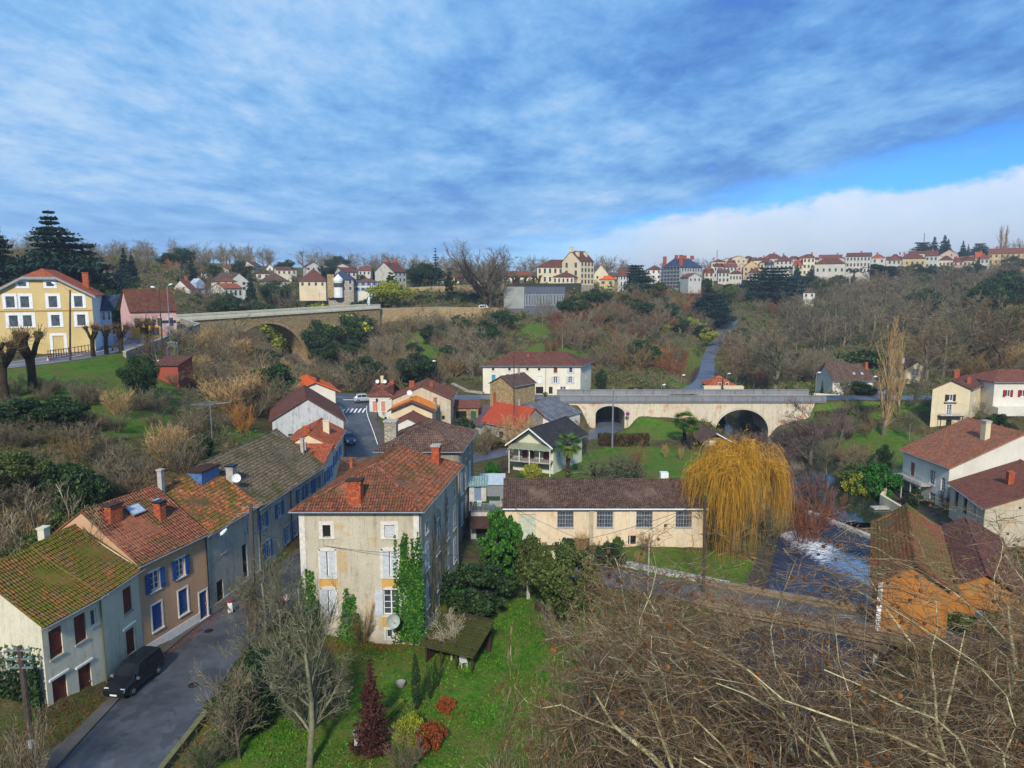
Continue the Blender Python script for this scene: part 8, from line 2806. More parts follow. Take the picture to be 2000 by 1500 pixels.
wood_mass('distant_wood', 'bare wood far behind the roofs of the hilltop town', ['farbare'], 70, [((110, 520), (420, 560), (420, 600), (110, 570))], (8, 12), B_TWIG, 13)
wood_mass('distant_wood', 'bare brown wood on the upper right slope', ['farbare'], 330, [((150, 300), (290, 260), (360, 420), (190, 385)), ((95, 240), (165, 260), (190, 385), (125, 330)), ((190, 190), (290, 200), (330, 380), (230, 300))], (10, 15), B_TWIG, 18)
wood_mass('distant_wood', 'bare grey thickets on the left hillside among the houses', ['farbare'], 45, [((-190, 240), (-60, 300), (-40, 400), (-220, 380)), ((-200, 150), (-120, 170), (-110, 260), (-220, 260))], (5, 9), B_TWIG, 19)
# ------------------------------------------------------------------ ivy and undergrowth
def ivy(name, label, pts_fn, n, size, mat, seed, parent=None, kindstuff=False, cat='ivy'):
 rng = np.random.default_rng(seed)
 P = pts_fn(rng, n)
 V, F = quad_leaves(P, size, rng, up=.2)
 o = mobj(name, np_mesh(name, V, F), mat, parent)
 if parent is None:
  tag(o, label, cat)
 return o
def ivy_front(rng, n):
 h = BIG
 out = []
 nf = np.array([h.eu.y, -h.eu.x, 0])
 eu, O = np.array(h.eu), np.array(h.A)
 cols = []
 for i in range(26):
  cols.append((rng.uniform(7.5, 9.5), rng.uniform(5.2, 9.2), rng.uniform(.3, .7)))
 for i in range(12):
  cols.append((rng.uniform(-.1, 1.5), rng.uniform(1.8, 6.2), rng.uniform(.25, .5)))
 for i in range(14):
  cols.append((rng.uniform(3.0, 4.6), rng.uniform(1.2, 4.8), rng.uniform(.25, .5)))
 per = n // len(cols)
 for u, top, w in cols:
  z = rng.uniform(0, 1, per) ** .8 * top
  wd = w * (1.15 - z / top) ** .7
  uu = u + rng.normal(size=per) * wd * .55
  y = rng.uniform(.04, .30, per) * (1.2 - z / top)
  out.append(O + uu[:, None] * eu + y[:, None] * nf + np.stack([np.zeros(per), np.zeros(per), z - .3], 1))
 return np.concatenate(out)
ivy('ivy', 'green ivy climbing the front of the cream house in tall tongues', ivy_front, 15000, .085, L_IVY, 5)
def vines():
 h = BIG
 a, d, L, n = h.face('R')
 rng = np.random.default_rng(8)
 segs = []
 par = [L_(9, 8, .35, .5, .10, .02, .12, start=.1, rf=.6, hf=1), L_(6, 5, .4, .5, .14, .012, .1, start=.1, rf=.6), L_(4, 0, .3, .5, .16, .01, .08)]
 for i in range(9):
  out = []
  p = a + d * rng.uniform(.8, L - 2) + n * .08
  grow(rng, np.array([p.x, p.y, .2]), np.array([0, 0, 1.0]), rng.uniform(4.5, 8), .05, 0, out, par)
  A = np.array(out)[:, :8]
  nn = np.array([n.x, n.y, 0])
  for c in (0, 3):
   k = (A[:, c:c + 3] - np.array([a.x, a.y, 0])) @ nn
   A[:, c:c + 3] -= (k - .06)[:, None] * nn
   A[:, c + 2] = np.minimum(A[:, c + 2], 10.1)
   s_ = (A[:, c:c + 3] - np.array([a.x, a.y, 0])) @ np.array([d.x, d.y, 0])
   A[:, c:c + 3] += (np.clip(s_, .1, L - .1) - s_)[:, None] * np.array([d.x, d.y, 0])
  segs.append(A)
 o = mobj('bare_climber', tubes_mesh('bare_climber', np.concatenate(segs), .02, 4), B_TWIG)
 tag(o, 'leafless climber stems spreading over the side wall of the cream house', 'climber')
vines()
ivy('ivy', 'dark ivy hanging over the blank end wall of the nearest row house',
 lambda rng, n: np.stack([-29.6 - rng.uniform(0, 1, n) ** 1.5 * 7, 42.1 - rng.uniform(0, .5, n), rng.uniform(-.3, 1, n) * 6.0 * (.55 + .45 * rng.uniform(0, 1, n))], 1), 7000, .10, L_DKGREEN, 6)
def ivy_mill(rng, n):
 out = []
 for i in range(9):
  u, top = rng.uniform(0.2, 5.5), rng.uniform(1.4, 3.6)
  if 2.0 < u < 3.3:
   top = 1.0
  k = n // 9
  z = rng.uniform(0, 1, k) * top
  x = 35.6 + (u + rng.normal(size=k) * .4) * .94
  y = 56.2 - (u + rng.normal(size=k) * .4) * .35 - .15 - rng.uniform(0, .2, k)
  out.append(np.stack([x, y, z - 1.2], 1))
 return np.concatenate(out)
ivy('ivy', 'green climber on the orange wing of the mill around its small window', ivy_mill, 4000, .09, L_IVY, 7)
def hedge(name, label, a, b, w, h, leaf, n, size=.12, z=None, cat='hedge'):
 rng = np.random.default_rng(int(abs(a[0] * 13 + b[1] * 7)) + 3)
 a, b = np.array(a, float), np.array(b, float)
 L = np.linalg.norm(b - a)
 d = (b - a) / L
 nn = np.array([-d[1], d[0]])
 s_ = rng.uniform(0, 1, n) * L
 side = rng.integers(0, 3, n)
 off = np.where(side == 0, -w / 2, np.where(side == 1, w / 2, rng.uniform(-.5, .5, n) * w)) + rng.normal(size=n) * .05
 zz = np.where(side == 2, h, rng.uniform(0, 1, n) * h) + rng.normal(size=n) * .06
 xy = a + d * s_[:, None] + nn * off[:, None]
 g = np.array([gz(p[0], p[1]) for p in (a, (a + b) / 2, b)])
 zb = np.interp(s_ / L, [0, .5, 1], g)
 P = np.column_stack([xy, zb + zz])
 V, F = quad_leaves(P, size, rng)
 o = mobj(name, np_mesh(name, V, F), leaf)
 tag(o, label, cat)
hedge('hedge', 'dark clipped hedge between the meadow and the lane in front of the bridge arch', (15.5, 126), (24.5, 126), 1.6, 1.9, L_HEDGE, 7000)
hedge('hedge', 'clipped evergreen hedge behind the viaduct parapet', (-66, 222), (-50, 238), 2, 2.0, L_DKGREEN, 3500, .22)
hedge('hedge', 'low clipped hedge on the terrace garden under the cypress', (-27, 268), (-18, 268), 2, 1.6, L_DKGREEN, 2500, .22)
hedge('hedge', 'rough dark hedge along the back road by the stone barn', (-3.5, 122), (4, 127.5), 1.0, 1.0, L_HEDGE, 3500)
hedge('hedge', 'trimmed dark hedge block by the workshop door', (5.4, 73.4), (8.2, 73.2), 1.4, 1.2, L_DKGREEN, 3500, .09)
hedge('hedge', 'dark green hedge row running across the right meadow edge', (60, 139.5), (74, 138.5), 1.2, 1.0, L_OLIVE, 3000, .14)
def undergrowth():
 rng = np.random.default_rng(77)
 n0 = 26000
 y = 35 + 330 * rng.uniform(0, 1, n0) ** 1.35
 x = (rng.uniform(-.80, .80, n0)) * y
 def mblob(cx, cy, rx, ry):
  return np.hypot((x - cx) / rx, (y - cy) / ry) < 1
 keep = np.ones(n0, bool)
 att = bpy.data.meshes['ground']
 for b in [(-6, 44, 17, 24), (4, 50, 12, 14), (22, 108, 20, 20), (22, 68, 15, 8), (-60, 96, 15, 13), (-52, 84, 11, 12), (-62, 114, 9, 14), (62, 118, 13, 16), (82, 112, 11, 13), (22, 135, 14, 7), (10, 90, 22, 14),
    (-26, 205, 8, 20), (12, 232, 8, 10), (12, 200, 8, 12), (-12, 190, 10, 10), (52, 215, 8, 28), (105, 120, 18, 10), (-24, 60, 12, 60), (-26, 120, 14, 20), (0, 128, 30, 14), (20, 146, 60, 6), (-6, 90, 14, 30), (0, 152, 24, 7)]:
  keep &= ~mblob(*b)
 for rd in ROADS:
  d, r = poly_dist(x, y, rd)
  keep &= d > r[..., 1] + 1.3
 for rv in (RIV_UP, RIV_DN):
  d, r = poly_dist(x, y, rv)
  keep &= d > r[..., 1] + .8
 for a, b, c, d in HB:
  keep &= ~((x > a - .8) & (x < b + .8) & (y > c - .8) & (y < d + .8))
 x, y = x[keep], y[keep]
 z = ground(x, y)
 n = len(x)
 k = 26
 sz = np.clip(.35 + y / 150, .5, 2.1) * rng.uniform(.6, 1.3, n)
 d = rng.normal(size=(n, k, 3))
 d[..., 2] = np.abs(d[..., 2]) + .35
 d /= np.linalg.norm(d, axis=2, keepdims=True)
 s0 = d * rng.uniform(0, .6, (n, k, 1)) * sz[:, None, None]
 d2 = d + rng.normal(size=(n, k, 3)) * .7
 d2 /= np.linalg.norm(d2, axis=2, keepdims=True)
 s1 = s0 + d2 * (.35 + .5 * rng.uniform(0, 1, (n, k, 1))) * sz[:, None, None]
 base = np.stack([x, y, z], 1)[:, None, :]
 p0, p1 = (base + s0).reshape(-1, 3), (base + s1).reshape(-1, 3)
 rr = np.repeat(.010 + y / 9000, k)
 segs = np.column_stack([p0, p1, rr, rr * .6])
 sel = rng.integers(0, 3, n)
 for i, (mt, nm) in enumerate(((B_BRN, 'brown'), (B_TWIG, 'grey'), (L_OLIVE, 'green'))):
  m = np.repeat(sel == i, k)
  if i == 2:
   V, F = quad_leaves(p1[m], .10, rng)
   c = V.reshape(-1, 4, 3)
   ctr = c.mean(1, keepdims=True)
   f = np.clip(ctr[:, :, 1:2] / 90, .6, 3.2)
   V = (ctr + (c - ctr) * f).reshape(-1, 3)
   me = np_mesh('undergrowth', V, F)
  else:
   me = tubes_mesh('undergrowth', segs[m], 9, 3, 9, i)
  o = mobj('undergrowth', me, mt)
  tag(o, '%s brambles and low growth covering the rough slopes' % nm, 'undergrowth', kind='stuff')
undergrowth()
def grass():
 rng = np.random.default_rng(5)
 n = 60000
 y = rng.uniform(30, 66, n)
 x = rng.uniform(-21, 9, n)
 keep = np.ones(n, bool)
 d, r = poly_dist(x, y, STREET)
 keep &= d > r[..., 1] + 1.2
 for rd in (LANE,):
  d, r = poly_dist(x, y, rd)
  keep &= d > r[..., 1] + .4
 d, r = poly_dist(x, y, RIV_DN)
 keep &= d > r[..., 1] + 1.5
 for a, b, c, dd in HB:
  keep &= ~((x > a - .2) & (x < b + .2) & (y > c - .2) & (y < dd + .2))
 nse = np.sin(x * .8 + 2 * np.sin(y * .45)) + np.sin(y * .9 + x * .3)
 keep &= (nse + rng.normal(size=n) * .8) > -.5
 x, y = x[keep], y[keep]
 z = ground(x, y)
 n = len(x)
 P = np.stack([x, y, z], 1)
 h = rng.uniform(.05, .15, n)
 a = rng.uniform(0, 6.28, n)
 w = np.stack([np.cos(a), np.sin(a), np.zeros(n)], 1) * rng.uniform(.03, .07, (n, 1))
 tip = P + np.stack([rng.normal(size=n) * .05, rng.normal(size=n) * .05, h], 1)
 V = np.stack([P - w, P + w, tip + w * .6, tip - w * .5], 1).reshape(-1, 3)
 o = mobj('grass', np_mesh('grass', V, np.arange(n * 4).reshape(-1, 4)), leafmat('grass_blades', ['#2a4d12', '#457517', '#6a9a2a'], trans=.3))
 tag(o, 'short green grass tufts on the garden lawn', 'grass', kind='stuff')
grass()
# ------------------------------------------------------------------ foreground plane trees
def plane_tree(name, label, x, y, z0, htrunk, H, R_, seed, nlimb, lean=(0, 0), nball=90, kd=(12, 9, 6)):
 rng = np.random.default_rng(seed)
 par = [L_(8, kd[0], .75, .62, .14, .02, .01, start=.16, rf=.5, tipf=.5, tap=.1), L_(6, kd[1], .75, .55, .2, .012, .02, start=.1, rf=.5, tipf=.5, tap=.15), L_(5, kd[2], .7, .52, .26, .0085, .02, start=.1, rf=.55), L_(4, 4, .65, .55, .3, .0062, .02, start=.15, rf=.7), L_(3, 0, .5, .5, .34, .0048, .04)]
 out = []
 p = np.array([0, 0, 0.0])
 r = .55
 pts = []
 for i in range(6):
  p1 = p + np.array([lean[0] + rng.normal() * .12, lean[1] + rng.normal() * .12, htrunk / 6])
  out.append((*p, *p1, r, r * .93, -1))
  p, r = p1, r * .93
  pts.append(p)
 for i in range(nlimb):
  a = 6.283 * (i + rng.uniform(-.2, .2)) / nlimb + 1
  el = rng.uniform(.15, 1.0)
  d = np.array([math.cos(a) * math.cos(el), math.sin(a) * math.cos(el), math.sin(el)])
  s = pts[-1 - (i % 3)]
  L = R_ * rng.uniform(.85, 1.1) / max(.5, math.cos(el) + .15)
  grow(rng, s, d, min(L, R_ * 1.35), .21, 0, out, par)
 A = np.array(out)
 zf = htrunk - 1.5
 cp = H - z0 - zf
 for c in (0, 3):
  rr = np.hypot(A[:, c], A[:, c + 1]) + 1e-6
  k = np.where(rr > R_ * .5, (R_ * .5 + R_ * .55 * np.tanh((rr - R_ * .5) / (R_ * .55))) / rr, 1)
  A[:, c] *= k
  A[:, c + 1] *= k
 for c in (2, 5):
  q = A[:, c] - zf
  A[:, c] = np.where(q > 0, zf + cp * np.tanh(q / cp), A[:, c])
 root = empty(name, (x, y, z0), label, 'tree')
 lim = A[A[:, 8] <= 1][:, :8]
 tw = A[A[:, 8] > 1][:, :8]
 mobj('trunk', tubes_mesh('plane_trunk', lim, .012, 8), B_PLANE, root)
 mobj('crown', tubes_mesh('plane_crown', tw, .02, 5, .0, 3), B_PTWIG, root)
 tips = A[A[:, 8] >= 3][:, 3:6]
 cam_l = np.array([-x, -y, CAMZ - z0])
 idx = rng.choice(len(tips), min(len(tips), nball + 1500), replace=False)
 tp = tips[idx]
 tp = tp[np.argsort(np.linalg.norm(tp - cam_l, axis=1))]
 bm = bmesh.new()
 bmesh.ops.create_icosphere(bm, subdivisions=2, radius=.05)
 me = bpy.data.meshes.new('seed_ball')
 for v in bm.verts:
  v.co *= 1 + .12 * math.sin(v.co.x * 400) * math.sin(v.co.y * 370 + v.co.z * 410)
 bm.to_mesh(me)
 bm.free()
 Vb = np.array([v.co[:] for v in me.vertices])
 Fb = np.array([p_.vertices[:] for p_ in me.polygons])
 mat = barkmat('seed_ball', ['#3f2614', '#6b4322', '#8a5c2c'], 30)
 for c in tp[:nball]:
  o = mobj('seed_ball', me, mat, root)
  o.location = c - np.array([0, 0, .05])
 rest = tp[nball:]
 if len(rest):
  V = (Vb[None] + rest[:, None] - np.array([0, 0, .05])).reshape(-1, 3)
  F = (Fb[None] + (np.arange(len(rest)) * len(Vb))[:, None, None]).reshape(-1, 3)
  o = mobj('seed_balls', np_mesh('seed_balls', V, F), mat, root)
  o['kind'] = 'stuff'
 return root
plane_tree('plane_tree', 'large bare plane tree with brown seed balls filling the lower right foreground', 9.8, 14.8, -3.0, 15.5, 22.7, 9.9, 203, 17)
plane_tree('plane_tree', 'bare plane tree with pale limbs at the right edge in front of the mill', 23.5, 20.5, -1.0, 15.5, 22.6, 8.4, 211, 8, nball=60, kd=(9, 7, 5))
# ------------------------------------------------------------------ poles, lamps, wires
WOODP = plain('pole_wood', hexc('#4d4238'), .85, var=.25, scale=6)
GALV = plain('galvanised', hexc('#8f9499'), .45, .5)
LAMPM = plain('lamp_head', hexc('#d6dade'), .3)
POLES = {}
def pole(label, base, top, r=.13, mat=None, arms=0, lamp=None, name='utility_pole', cat='pole', boxed=False):
 b, t_ = Vector(base), Vector(top)
 root = empty(name, b, label, cat)
 mb = MB()
 mb.tube([b - Vector((0, 0, .4)), b.lerp(t_, .5), t_], [r, r * .85, r * .7], 8)
 mb.build('post', mat or WOODP, root, b)
 for i in range(arms):
  mb = MB()
  c = t_ - Vector((0, 0, .25 + .5 * i))
  mb.box(c + Vector((-.7, -.12, 0)), (1.4, 0, 0), (0, .08, 0), (0, 0, .08))
  a = mb.build('crossarm', GALV, root, b)
  mb = MB()
  for k in (-.6, -.25, .25, .6):
   mb.lathe(c + Vector((k, -.08, .08)), [(.03, 0), (.05, .05), (.05, .12), (.02, .15)], 6)
  mb.build('insulator', plain('insulator_glass', hexc('#5f8a78'), .2), a, b)
 if lamp is not None:
  mb = MB()
  l = Vector(lamp)
  mb.tube([t_ - Vector((0, 0, .6)), t_.lerp(t_ + l, .45) + Vector((0, 0, .25)), t_ + l * .95 + Vector((0, 0, .12))], .035, 6)
  mb.build('bracket', GALV, root, b)
  mb = MB()
  c = t_ + l
  u = l.normalized()
  mb.tube([c - u * .35, c - u * .1, c + u * .25, c + u * .4], [.06, .15, .16, .05], 8)
  mb.build('lamp_head', LAMPM, root, b)
 if boxed:
  mb = MB()
  mb.box(b + Vector((-.12, -.24, 2.6)), (.26, 0, 0), (0, .12, 0), (0, 0, .45))
  mb.build('meter_box', LAMPM, root, b)
 return root
def pole_px(label, px, pyt, dist, pxt=None, **k):
 p = D(px, pyt, dist)
 z = gz(p.x, dist)
 t_ = D(pxt if pxt is not None else px, pyt, dist)
 POLES[label] = t_
 return pole(label, (p.x, dist, z), t_, **k)
pole_px('leaning wooden lamp pole on the grass in front of the yellow house', 125, 566, 103, pxt=137, r=.16, lamp=(-2.2, 0, .9), name='street_lamp', cat='street lamp')
pole_px('wooden lamp pole left of the two by the pink house', 310, 562, 122, r=.14, lamp=(-1.0, 0, .1), name='street_lamp', cat='street lamp')
pole_px('metal lamp pole right of the two by the pink house', 326, 558, 126, r=.1, lamp=(.6, 0, .2), mat=GALV, name='street_lamp', cat='street lamp')
p0 = G(72, 1540, 0)
pole('split wooden pole with green insulators beside the road at the lower left', (p0.x, p0.y, 0), D(38, 1262, p0.y), r=.2, arms=3, boxed=True)
p1 = G(497, 1235, 0)
pole('thick dark concrete pole with steel arms between the street and the bank', (p1.x, p1.y, 0), D(490, 985, p1.y), r=.24, mat=plain('dark_concrete', hexc('#4a4642'), .9), arms=1, lamp=(-2.2, -.2, -2.2))
pole_px('slim wooden pole rising behind the chalet beside the stone barn', 1004, 695, 121, r=.11)
pole_px('tall grey pole on the bend in front of the left bridge arch', 1198, 756, 124, r=.18, mat=GALV)
pole_px('wooden pole at the corner of the workshop lawn by the willow', 1381, 968, 63.5, pxt=1377, r=.17)
pole_px('pale concrete post on the workshop lawn', 1268, 1058, 63.8, r=.09, mat=CONC)
pole_px('wooden lamp pole on the hillside above the wide brown roof', 856, 706, 158, r=.13, lamp=(-.9, 0, .1), name='street_lamp', cat='street lamp')
pole_px('grey lamp post by the zebra crossing side of the villa road', 1043, 742, 147, r=.1, mat=GALV)
for px, pt, dd, lb in ((1595, 728, 146, 'tall white lamp post on the road right of the bridge'), (1705, 736, 147.5, 'white lamp post in front of the brick chimney house'), (1331, 733, 165, 'lamp post where the hill road leaves the bridge'), (1292, 752, 153, 'short lamp post at the foot of the hill road'), (624, 572, 228, 'lamp post on the viaduct parapet'), (1420, 730, 171, 'lamp post beside the hill road above the cottage')):
 pole_px(lb, px, pt, dd, r=.08, mat=GALV, lamp=(.5, 0, .05), name='street_lamp', cat='street lamp')
pole_px('telecom mast on the skyline behind the town firs', 1806, 455, 560, r=.5, mat=GALV, name='mast', cat='mast')
pole_px('thin antenna mast above the left roofs of the town', 1401, 488, 440, r=.3, mat=GALV, name='mast', cat='mast')
for px, pt, dd, lb in ((736, 778, 127, 'upper black lantern lamp on the street'), (753, 814, 117, 'lower black lantern lamp in front of the cottages')):
 p = D(px, pt, dd)
 z = gz(p.x, dd)
 r_ = empty('street_lantern', (p.x, dd, z), lb, 'street lamp')
 mb = MB()
 mb.tube([(p.x, dd, z - .3), (p.x, dd, p.z - .7)], [.07, .04], 6)
 mb.build('post', DARKM, r_, (p.x, dd, z))
 mb = MB()
 mb.lathe((p.x, dd, p.z - .7), [(.06, 0), (.18, .1), (.22, .5), (.24, .52), (.05, .7)], 6)
 mb.build('lantern', DARKM, r_, (p.x, dd, z))
def wire(label, a, b, sag=.8, r=.018):
 a, b = Vector(a), Vector(b)
 pts = []
 for i in range(17):
  t = i / 16
  p = a.lerp(b, t)
  p.z -= 4 * sag * t * (1 - t)
  pts.append(p)
 mb = MB()
 mb.tube(pts, r, 4)
 o = mb.build('overhead_wire', DARKM)
 tag(o, label, 'wire')
PW_ = POLES['wooden pole at the corner of the workshop lawn by the willow']
pt1 = D(490, 1040, p1.y)
wire('black cable running across the front of the cream house', pt1, D(905, 1085, 52.5), .5)
wire('cable from the workshop wall up to the pole by the willow', G(1050, 1130, 3), PW_ - Vector((0, 0, .2)), .6)
wire('cable sagging from the workshop gutter across its windows to the lane', D(1000, 990, 75.2), G(1330, 1120, 2.5), .6)
wire('second cable from the cream house to the willow pole', D(895, 1090, 53), PW_ - Vector((0, 0, .6)), .9)
wire('cable from the street pole to the wall of the grey row house', pt1, (-24.4, 70, 6.5), .3)
wire('cable along the street facades from the long grey house to the blue shuttered ones', (-22.5, 80, 5.8), (-24, 104, 7.2), .6)
# ------------------------------------------------------------------ vehicles
CARGLASS = plain('car_glass', (.012, .014, .018), .08, var=.02, spec=.6)
TYRE = plain('tyre', (.02, .02, .02), .8)
RIM = plain('rim', hexc('#9a9da2'), .35, .7)
LIGHTG = plain('headlight_glass', hexc('#cfd4da'), .1)
REDG = plain('tail_light', hexc('#8a1010'), .2)
def car(label, loc, rz, col, L=4.3, Wd=1.75, H=1.6, van=False, cat='car', name='parked_car', detail=True, tilt=0.0):
 root = empty(name, loc, label, cat)
 root.rotation_euler = (0, tilt, rz)
 paint = plain('car_paint_%02x%02x%02x' % tuple(int(c * 255) for c in col), col, .22, .2, var=.02, spec=.6)
 hl, hw = L / 2, Wd / 2
 belt = .95 if not van else 1.02
 if van:
  prof = [(-hl, .75, .80), (-hl + .06, 1.0, H - .28), (-hl + .28, 1.02, H), (-.3, 1.02, H + .02), (.35, 1.0, H - .02), (1.15, .98, 1.12), (hl - .5, .92, .98), (hl - .12, .78, .78), (hl, .6, .6)]
 else:
  prof = [(-hl, .7, .78), (-hl + .1, .92, .98), (-hl + .6, .95, H - .12), (-.7, .95, H), (.2, .95, H - .03), (1.0, .93, 1.02), (hl - .5, .85, .88), (hl - .1, .7, .72), (hl, .5, .5)]
 ring_pts = []
 for x, b_, t_ in prof:
  e = 1 - .10 * (abs(x) / hl) ** 4
  cab = t_ > b_ + .12
  rw = hw * (.78 if cab else .90) * e
  ring_pts.append([(x, -hw * .9 * e, .25), (x, -hw * e, .5), (x, -hw * e, min(b_, t_)), (x, -rw, t_), (x, 0, t_ + .03), (x, rw, t_), (x, hw * e, min(b_, t_)), (x, hw * e, .5), (x, hw * .9 * e, .25)])
 mb = MB()
 for a, b_ in zip(ring_pts, ring_pts[1:]):
  for i in range(8):
   mb.poly([a[i + 1], a[i], b_[i], b_[i + 1]])
  mb.poly([a[0], a[8], b_[8], b_[0]])
 mb.poly(ring_pts[0])
 mb.poly(list(reversed(ring_pts[-1])))
 body = mb.build('body', paint, root, weld=True, smooth=False)
 bv = body.modifiers.new('bevel', 'BEVEL')
 bv.width = .05
 bv.segments = 2
 bv.limit_method = 'ANGLE'
 def lerp(a, b_, t):
  return Vector(a).lerp(Vector(b_), t)
 for sgn, i0, i1 in ((-1, 2, 3), (1, 6, 5)):
  for s0 in (1, 2, 3, 4):
   a, b_ = ring_pts[s0], ring_pts[s0 + 1]
   if s0 == 1:
    continue
   mb = MB()
   q = [lerp(a[i0], a[i1], .12), lerp(b_[i0], b_[i1], .12), lerp(b_[i0], b_[i1], .86), lerp(a[i0], a[i1], .86)]
   c = sum(q, Vector()) / 4
   q = [c + (p - c) * .92 + Vector((0, sgn * .018, .004)) for p in q]
   if s0 == 4:
    q[2] = lerp(q[3], q[2], .55)
    q[1] = lerp(q[0], q[1], .8)
   mb.poly(q if sgn < 0 else list(reversed(q)))
   mb.build('side_window', CARGLASS, root)
 a, b_ = ring_pts[4], ring_pts[5]
 mb = MB()
 q = [lerp(a[3], b_[3], .1), lerp(a[3], b_[3], .92), lerp(a[5], b_[5], .92), lerp(a[5], b_[5], .1)]
 up = Vector((.02, 0, .03))
 mb.poly([lerp(p, (p[0], 0, p[2]), .1) + up for p in q])
 mb.build('windscreen', CARGLASS, root)
 a, b_ = ring_pts[1], ring_pts[2] if van else ring_pts[2]
 mb = MB()
 a, b_ = (ring_pts[0], ring_pts[1]) if van else (ring_pts[1], ring_pts[2])
 q = [lerp(a[3], b_[3], .25), lerp(a[5], b_[5], .25), lerp(a[5], b_[5], .9), lerp(a[3], b_[3], .9)]
 mb.poly([lerp(p, (p[0], 0, p[2]), .1) + Vector((-.025, 0, .015)) for p in q])
 mb.build('rear_window', CARGLASS, root)
 for x in (-hl + .8, hl - .85):
  for s in (-1, 1):
   mb = MB()
   y = s * (hw - .1)
   mb.tube([(x, y - .11, .32), (x, y - .09, .32), (x, y + .09, .32), (x, y + .11, .32)], [.27, .32, .32, .27], 18)
   w = mb.build('wheel', TYRE, root)
   mb = MB()
   mb.tube([(x, y + s * .08, .32), (x, y + s * .12, .32)], [.2, .18], 12)
   mb.build('rim', RIM, w)
 for s in (-1, 1):
  mb = MB()
  mb.box((hl - .5, s * (hw - .3) - .16, .66), (.46, 0, -.06), (0, .32, 0), (-.1, 0, .22))
  mb.build('headlight', LIGHTG, root)
  mb = MB()
  mb.box((-hl - .02, s * (hw - .14) - .07, .8), (.05, 0, 0), (0, .14, 0), (0, 0, .3 if van else .14))
  mb.build('tail_light', REDG, root)
  mb = MB()
  mb.cbox(.95, s * (hw + .1), .98, .12, .2, .14)
  mb.build('wing_mirror', paint if not van else ZINC, root)
 mb = MB()
 mb.box((hl - .01, -.26, .36), (.03, 0, 0), (0, .52, 0), (0, 0, .11))
 mb.build('number_plate', LAMPM, root)
 mb = MB()
 mb.box((hl - .05, -.45, .5), (.045, 0, 0), (0, .9, 0), (0, 0, .09))
 mb.build('grille', DARKM, root)
 return root
P = G(246, 1372, .05)
v = car('black small van parked against the cream row house', (-26.75, 47.6, .06), math.radians(-99), (.012, .013, .016), L=4.4, Wd=1.8, H=1.82, van=True, cat='van', name='parked_van')
car('dark blue car parked further up the street by the blue shuttered houses', (-27.6, 118.2, 2.2), math.radians(-62), (.03, .045, .09), H=1.5, tilt=R(8))
q = D(948, 588, 256)
car('white van parked on the terrace below the garden wall', (q.x, 256, gz(q.x, 256) + .05), 0, (.72, .73, .74), L=4.8, H=1.9, van=True, cat='van', name='parked_van')
q = D(712, 776, 140)
car('silver car half hidden at the left of the cottages', (q.x, 140, 5.5), R(20), (.45, .47, .5))
q = D(1716, 768, 150)
car('blue grey car parked beside the white lamp post and the poplar', (q.x, 150, gz(q.x, 150) + .05), R(80), (.12, .2, .32))
q = D(378, 660, 146)
car('blue car on the small road at the near end of the viaduct', (-74.5, 146.5, 18.75), R(115), (.08, .16, .34))
# ------------------------------------------------------------------ signs and small things
def disc_sign(label, base, h, r, face, colour, symbol=None, plate=None):
 b = Vector(base)
 root = empty('road_sign', b, label, 'road sign')
 mb = MB()
 mb.tube([b - Vector((0, 0, .2)), b + Vector((0, 0, h + r))], .03, 6)
 mb.build('post', GALV, root, b)
 n = Vector(face).normalized()
 c = b + Vector((0, 0, h)) + n * .05
 mb = MB()
 mb.tube([c, c + n * .02], r, 24)
 mb.build('sign_face', colour, root, b)
 mb = MB()
 mb.tube([c + n * .021, c + n * .026], r * .72, 24)
 mb.build('sign_centre', symbol or WHITE, root, b)
 mb = MB()
 side = Vector((-n.y, n.x, 0))
 if plate == 'arrows':
  for s, m in ((-1, plain('sign_red', hexc('#b01824'), .4)), (1, DARKM)):
   m2 = MB()
   o = c + n * .027 + side * s * r * .25
   m2.box(o - side * r * .07 - Vector((0, 0, r * .4)), side * r * .14, n * .005, (0, 0, r * .8))
   tip = o + Vector((0, 0, r * .62 * -s))
   w_ = o + Vector((0, 0, r * .28 * -s))
   m2.prism([w_ - side * r * .2, w_ + side * r * .2, tip], n * .005)
   m2.build('arrow', m, root, b)
 elif plate == 'bar':
  m2 = MB()
  o = c + n * .03
  d_ = (side + Vector((0, 0, -1))).normalized()
  e_ = n.cross(d_)
  m2.box(o - d_ * r * .75 - e_ * r * .1, d_ * r * 1.5, e_ * r * .2, n * .005)
  m2.build('bar', plain('sign_red', hexc('#b01824'), .4), root, b)
 return root
SRED = plain('sign_red', hexc('#b01824'), .4)
SBLUE = plain('sign_blue', hexc('#1f3f9c'), .4)
s0 = G(562, 1215, 0)
disc_sign('round red and white priority sign with two arrows beside the street bank', (s0.x, s0.y, 0), 2.2, .36, (.15, -1, .25), SRED, WHITE, 'arrows')
s0 = D(1226, 804, 139.5)
disc_sign('round blue and red sign on the bridge pier beside the lane arch', (s0.x, 139.5, gz(s0.x, 139.5)), 3.0, .4, (0, -1, 0), SRED, SBLUE, 'bar')
disc_sign('round no parking sign at the road bend by the advertising pillar', (D(321, 640, 124).x, 124, gz(D(321, 640, 124).x, 124)), 2.6, .42, (.4, -1, 0), SRED, SBLUE, 'bar')
b = Vector((-24.3, 58.6, .12))
r_ = empty('parking_board', b, 'white board with a small round no parking sign standing by the tan house', 'sign')
mb = MB()
mb.box(b + Vector((-.2, 0, 0)), (.4, 0, 0), (0, .06, 0), (0, 0, .9))
mb.build('board', WHITE, r_, b)
mb = MB()
mb.tube([b + Vector((0, -.01, 1.05)), b + Vector((0, -.04, 1.05))], .16, 14)
mb.build('sign_face', SRED, r_, b)
mb = MB()
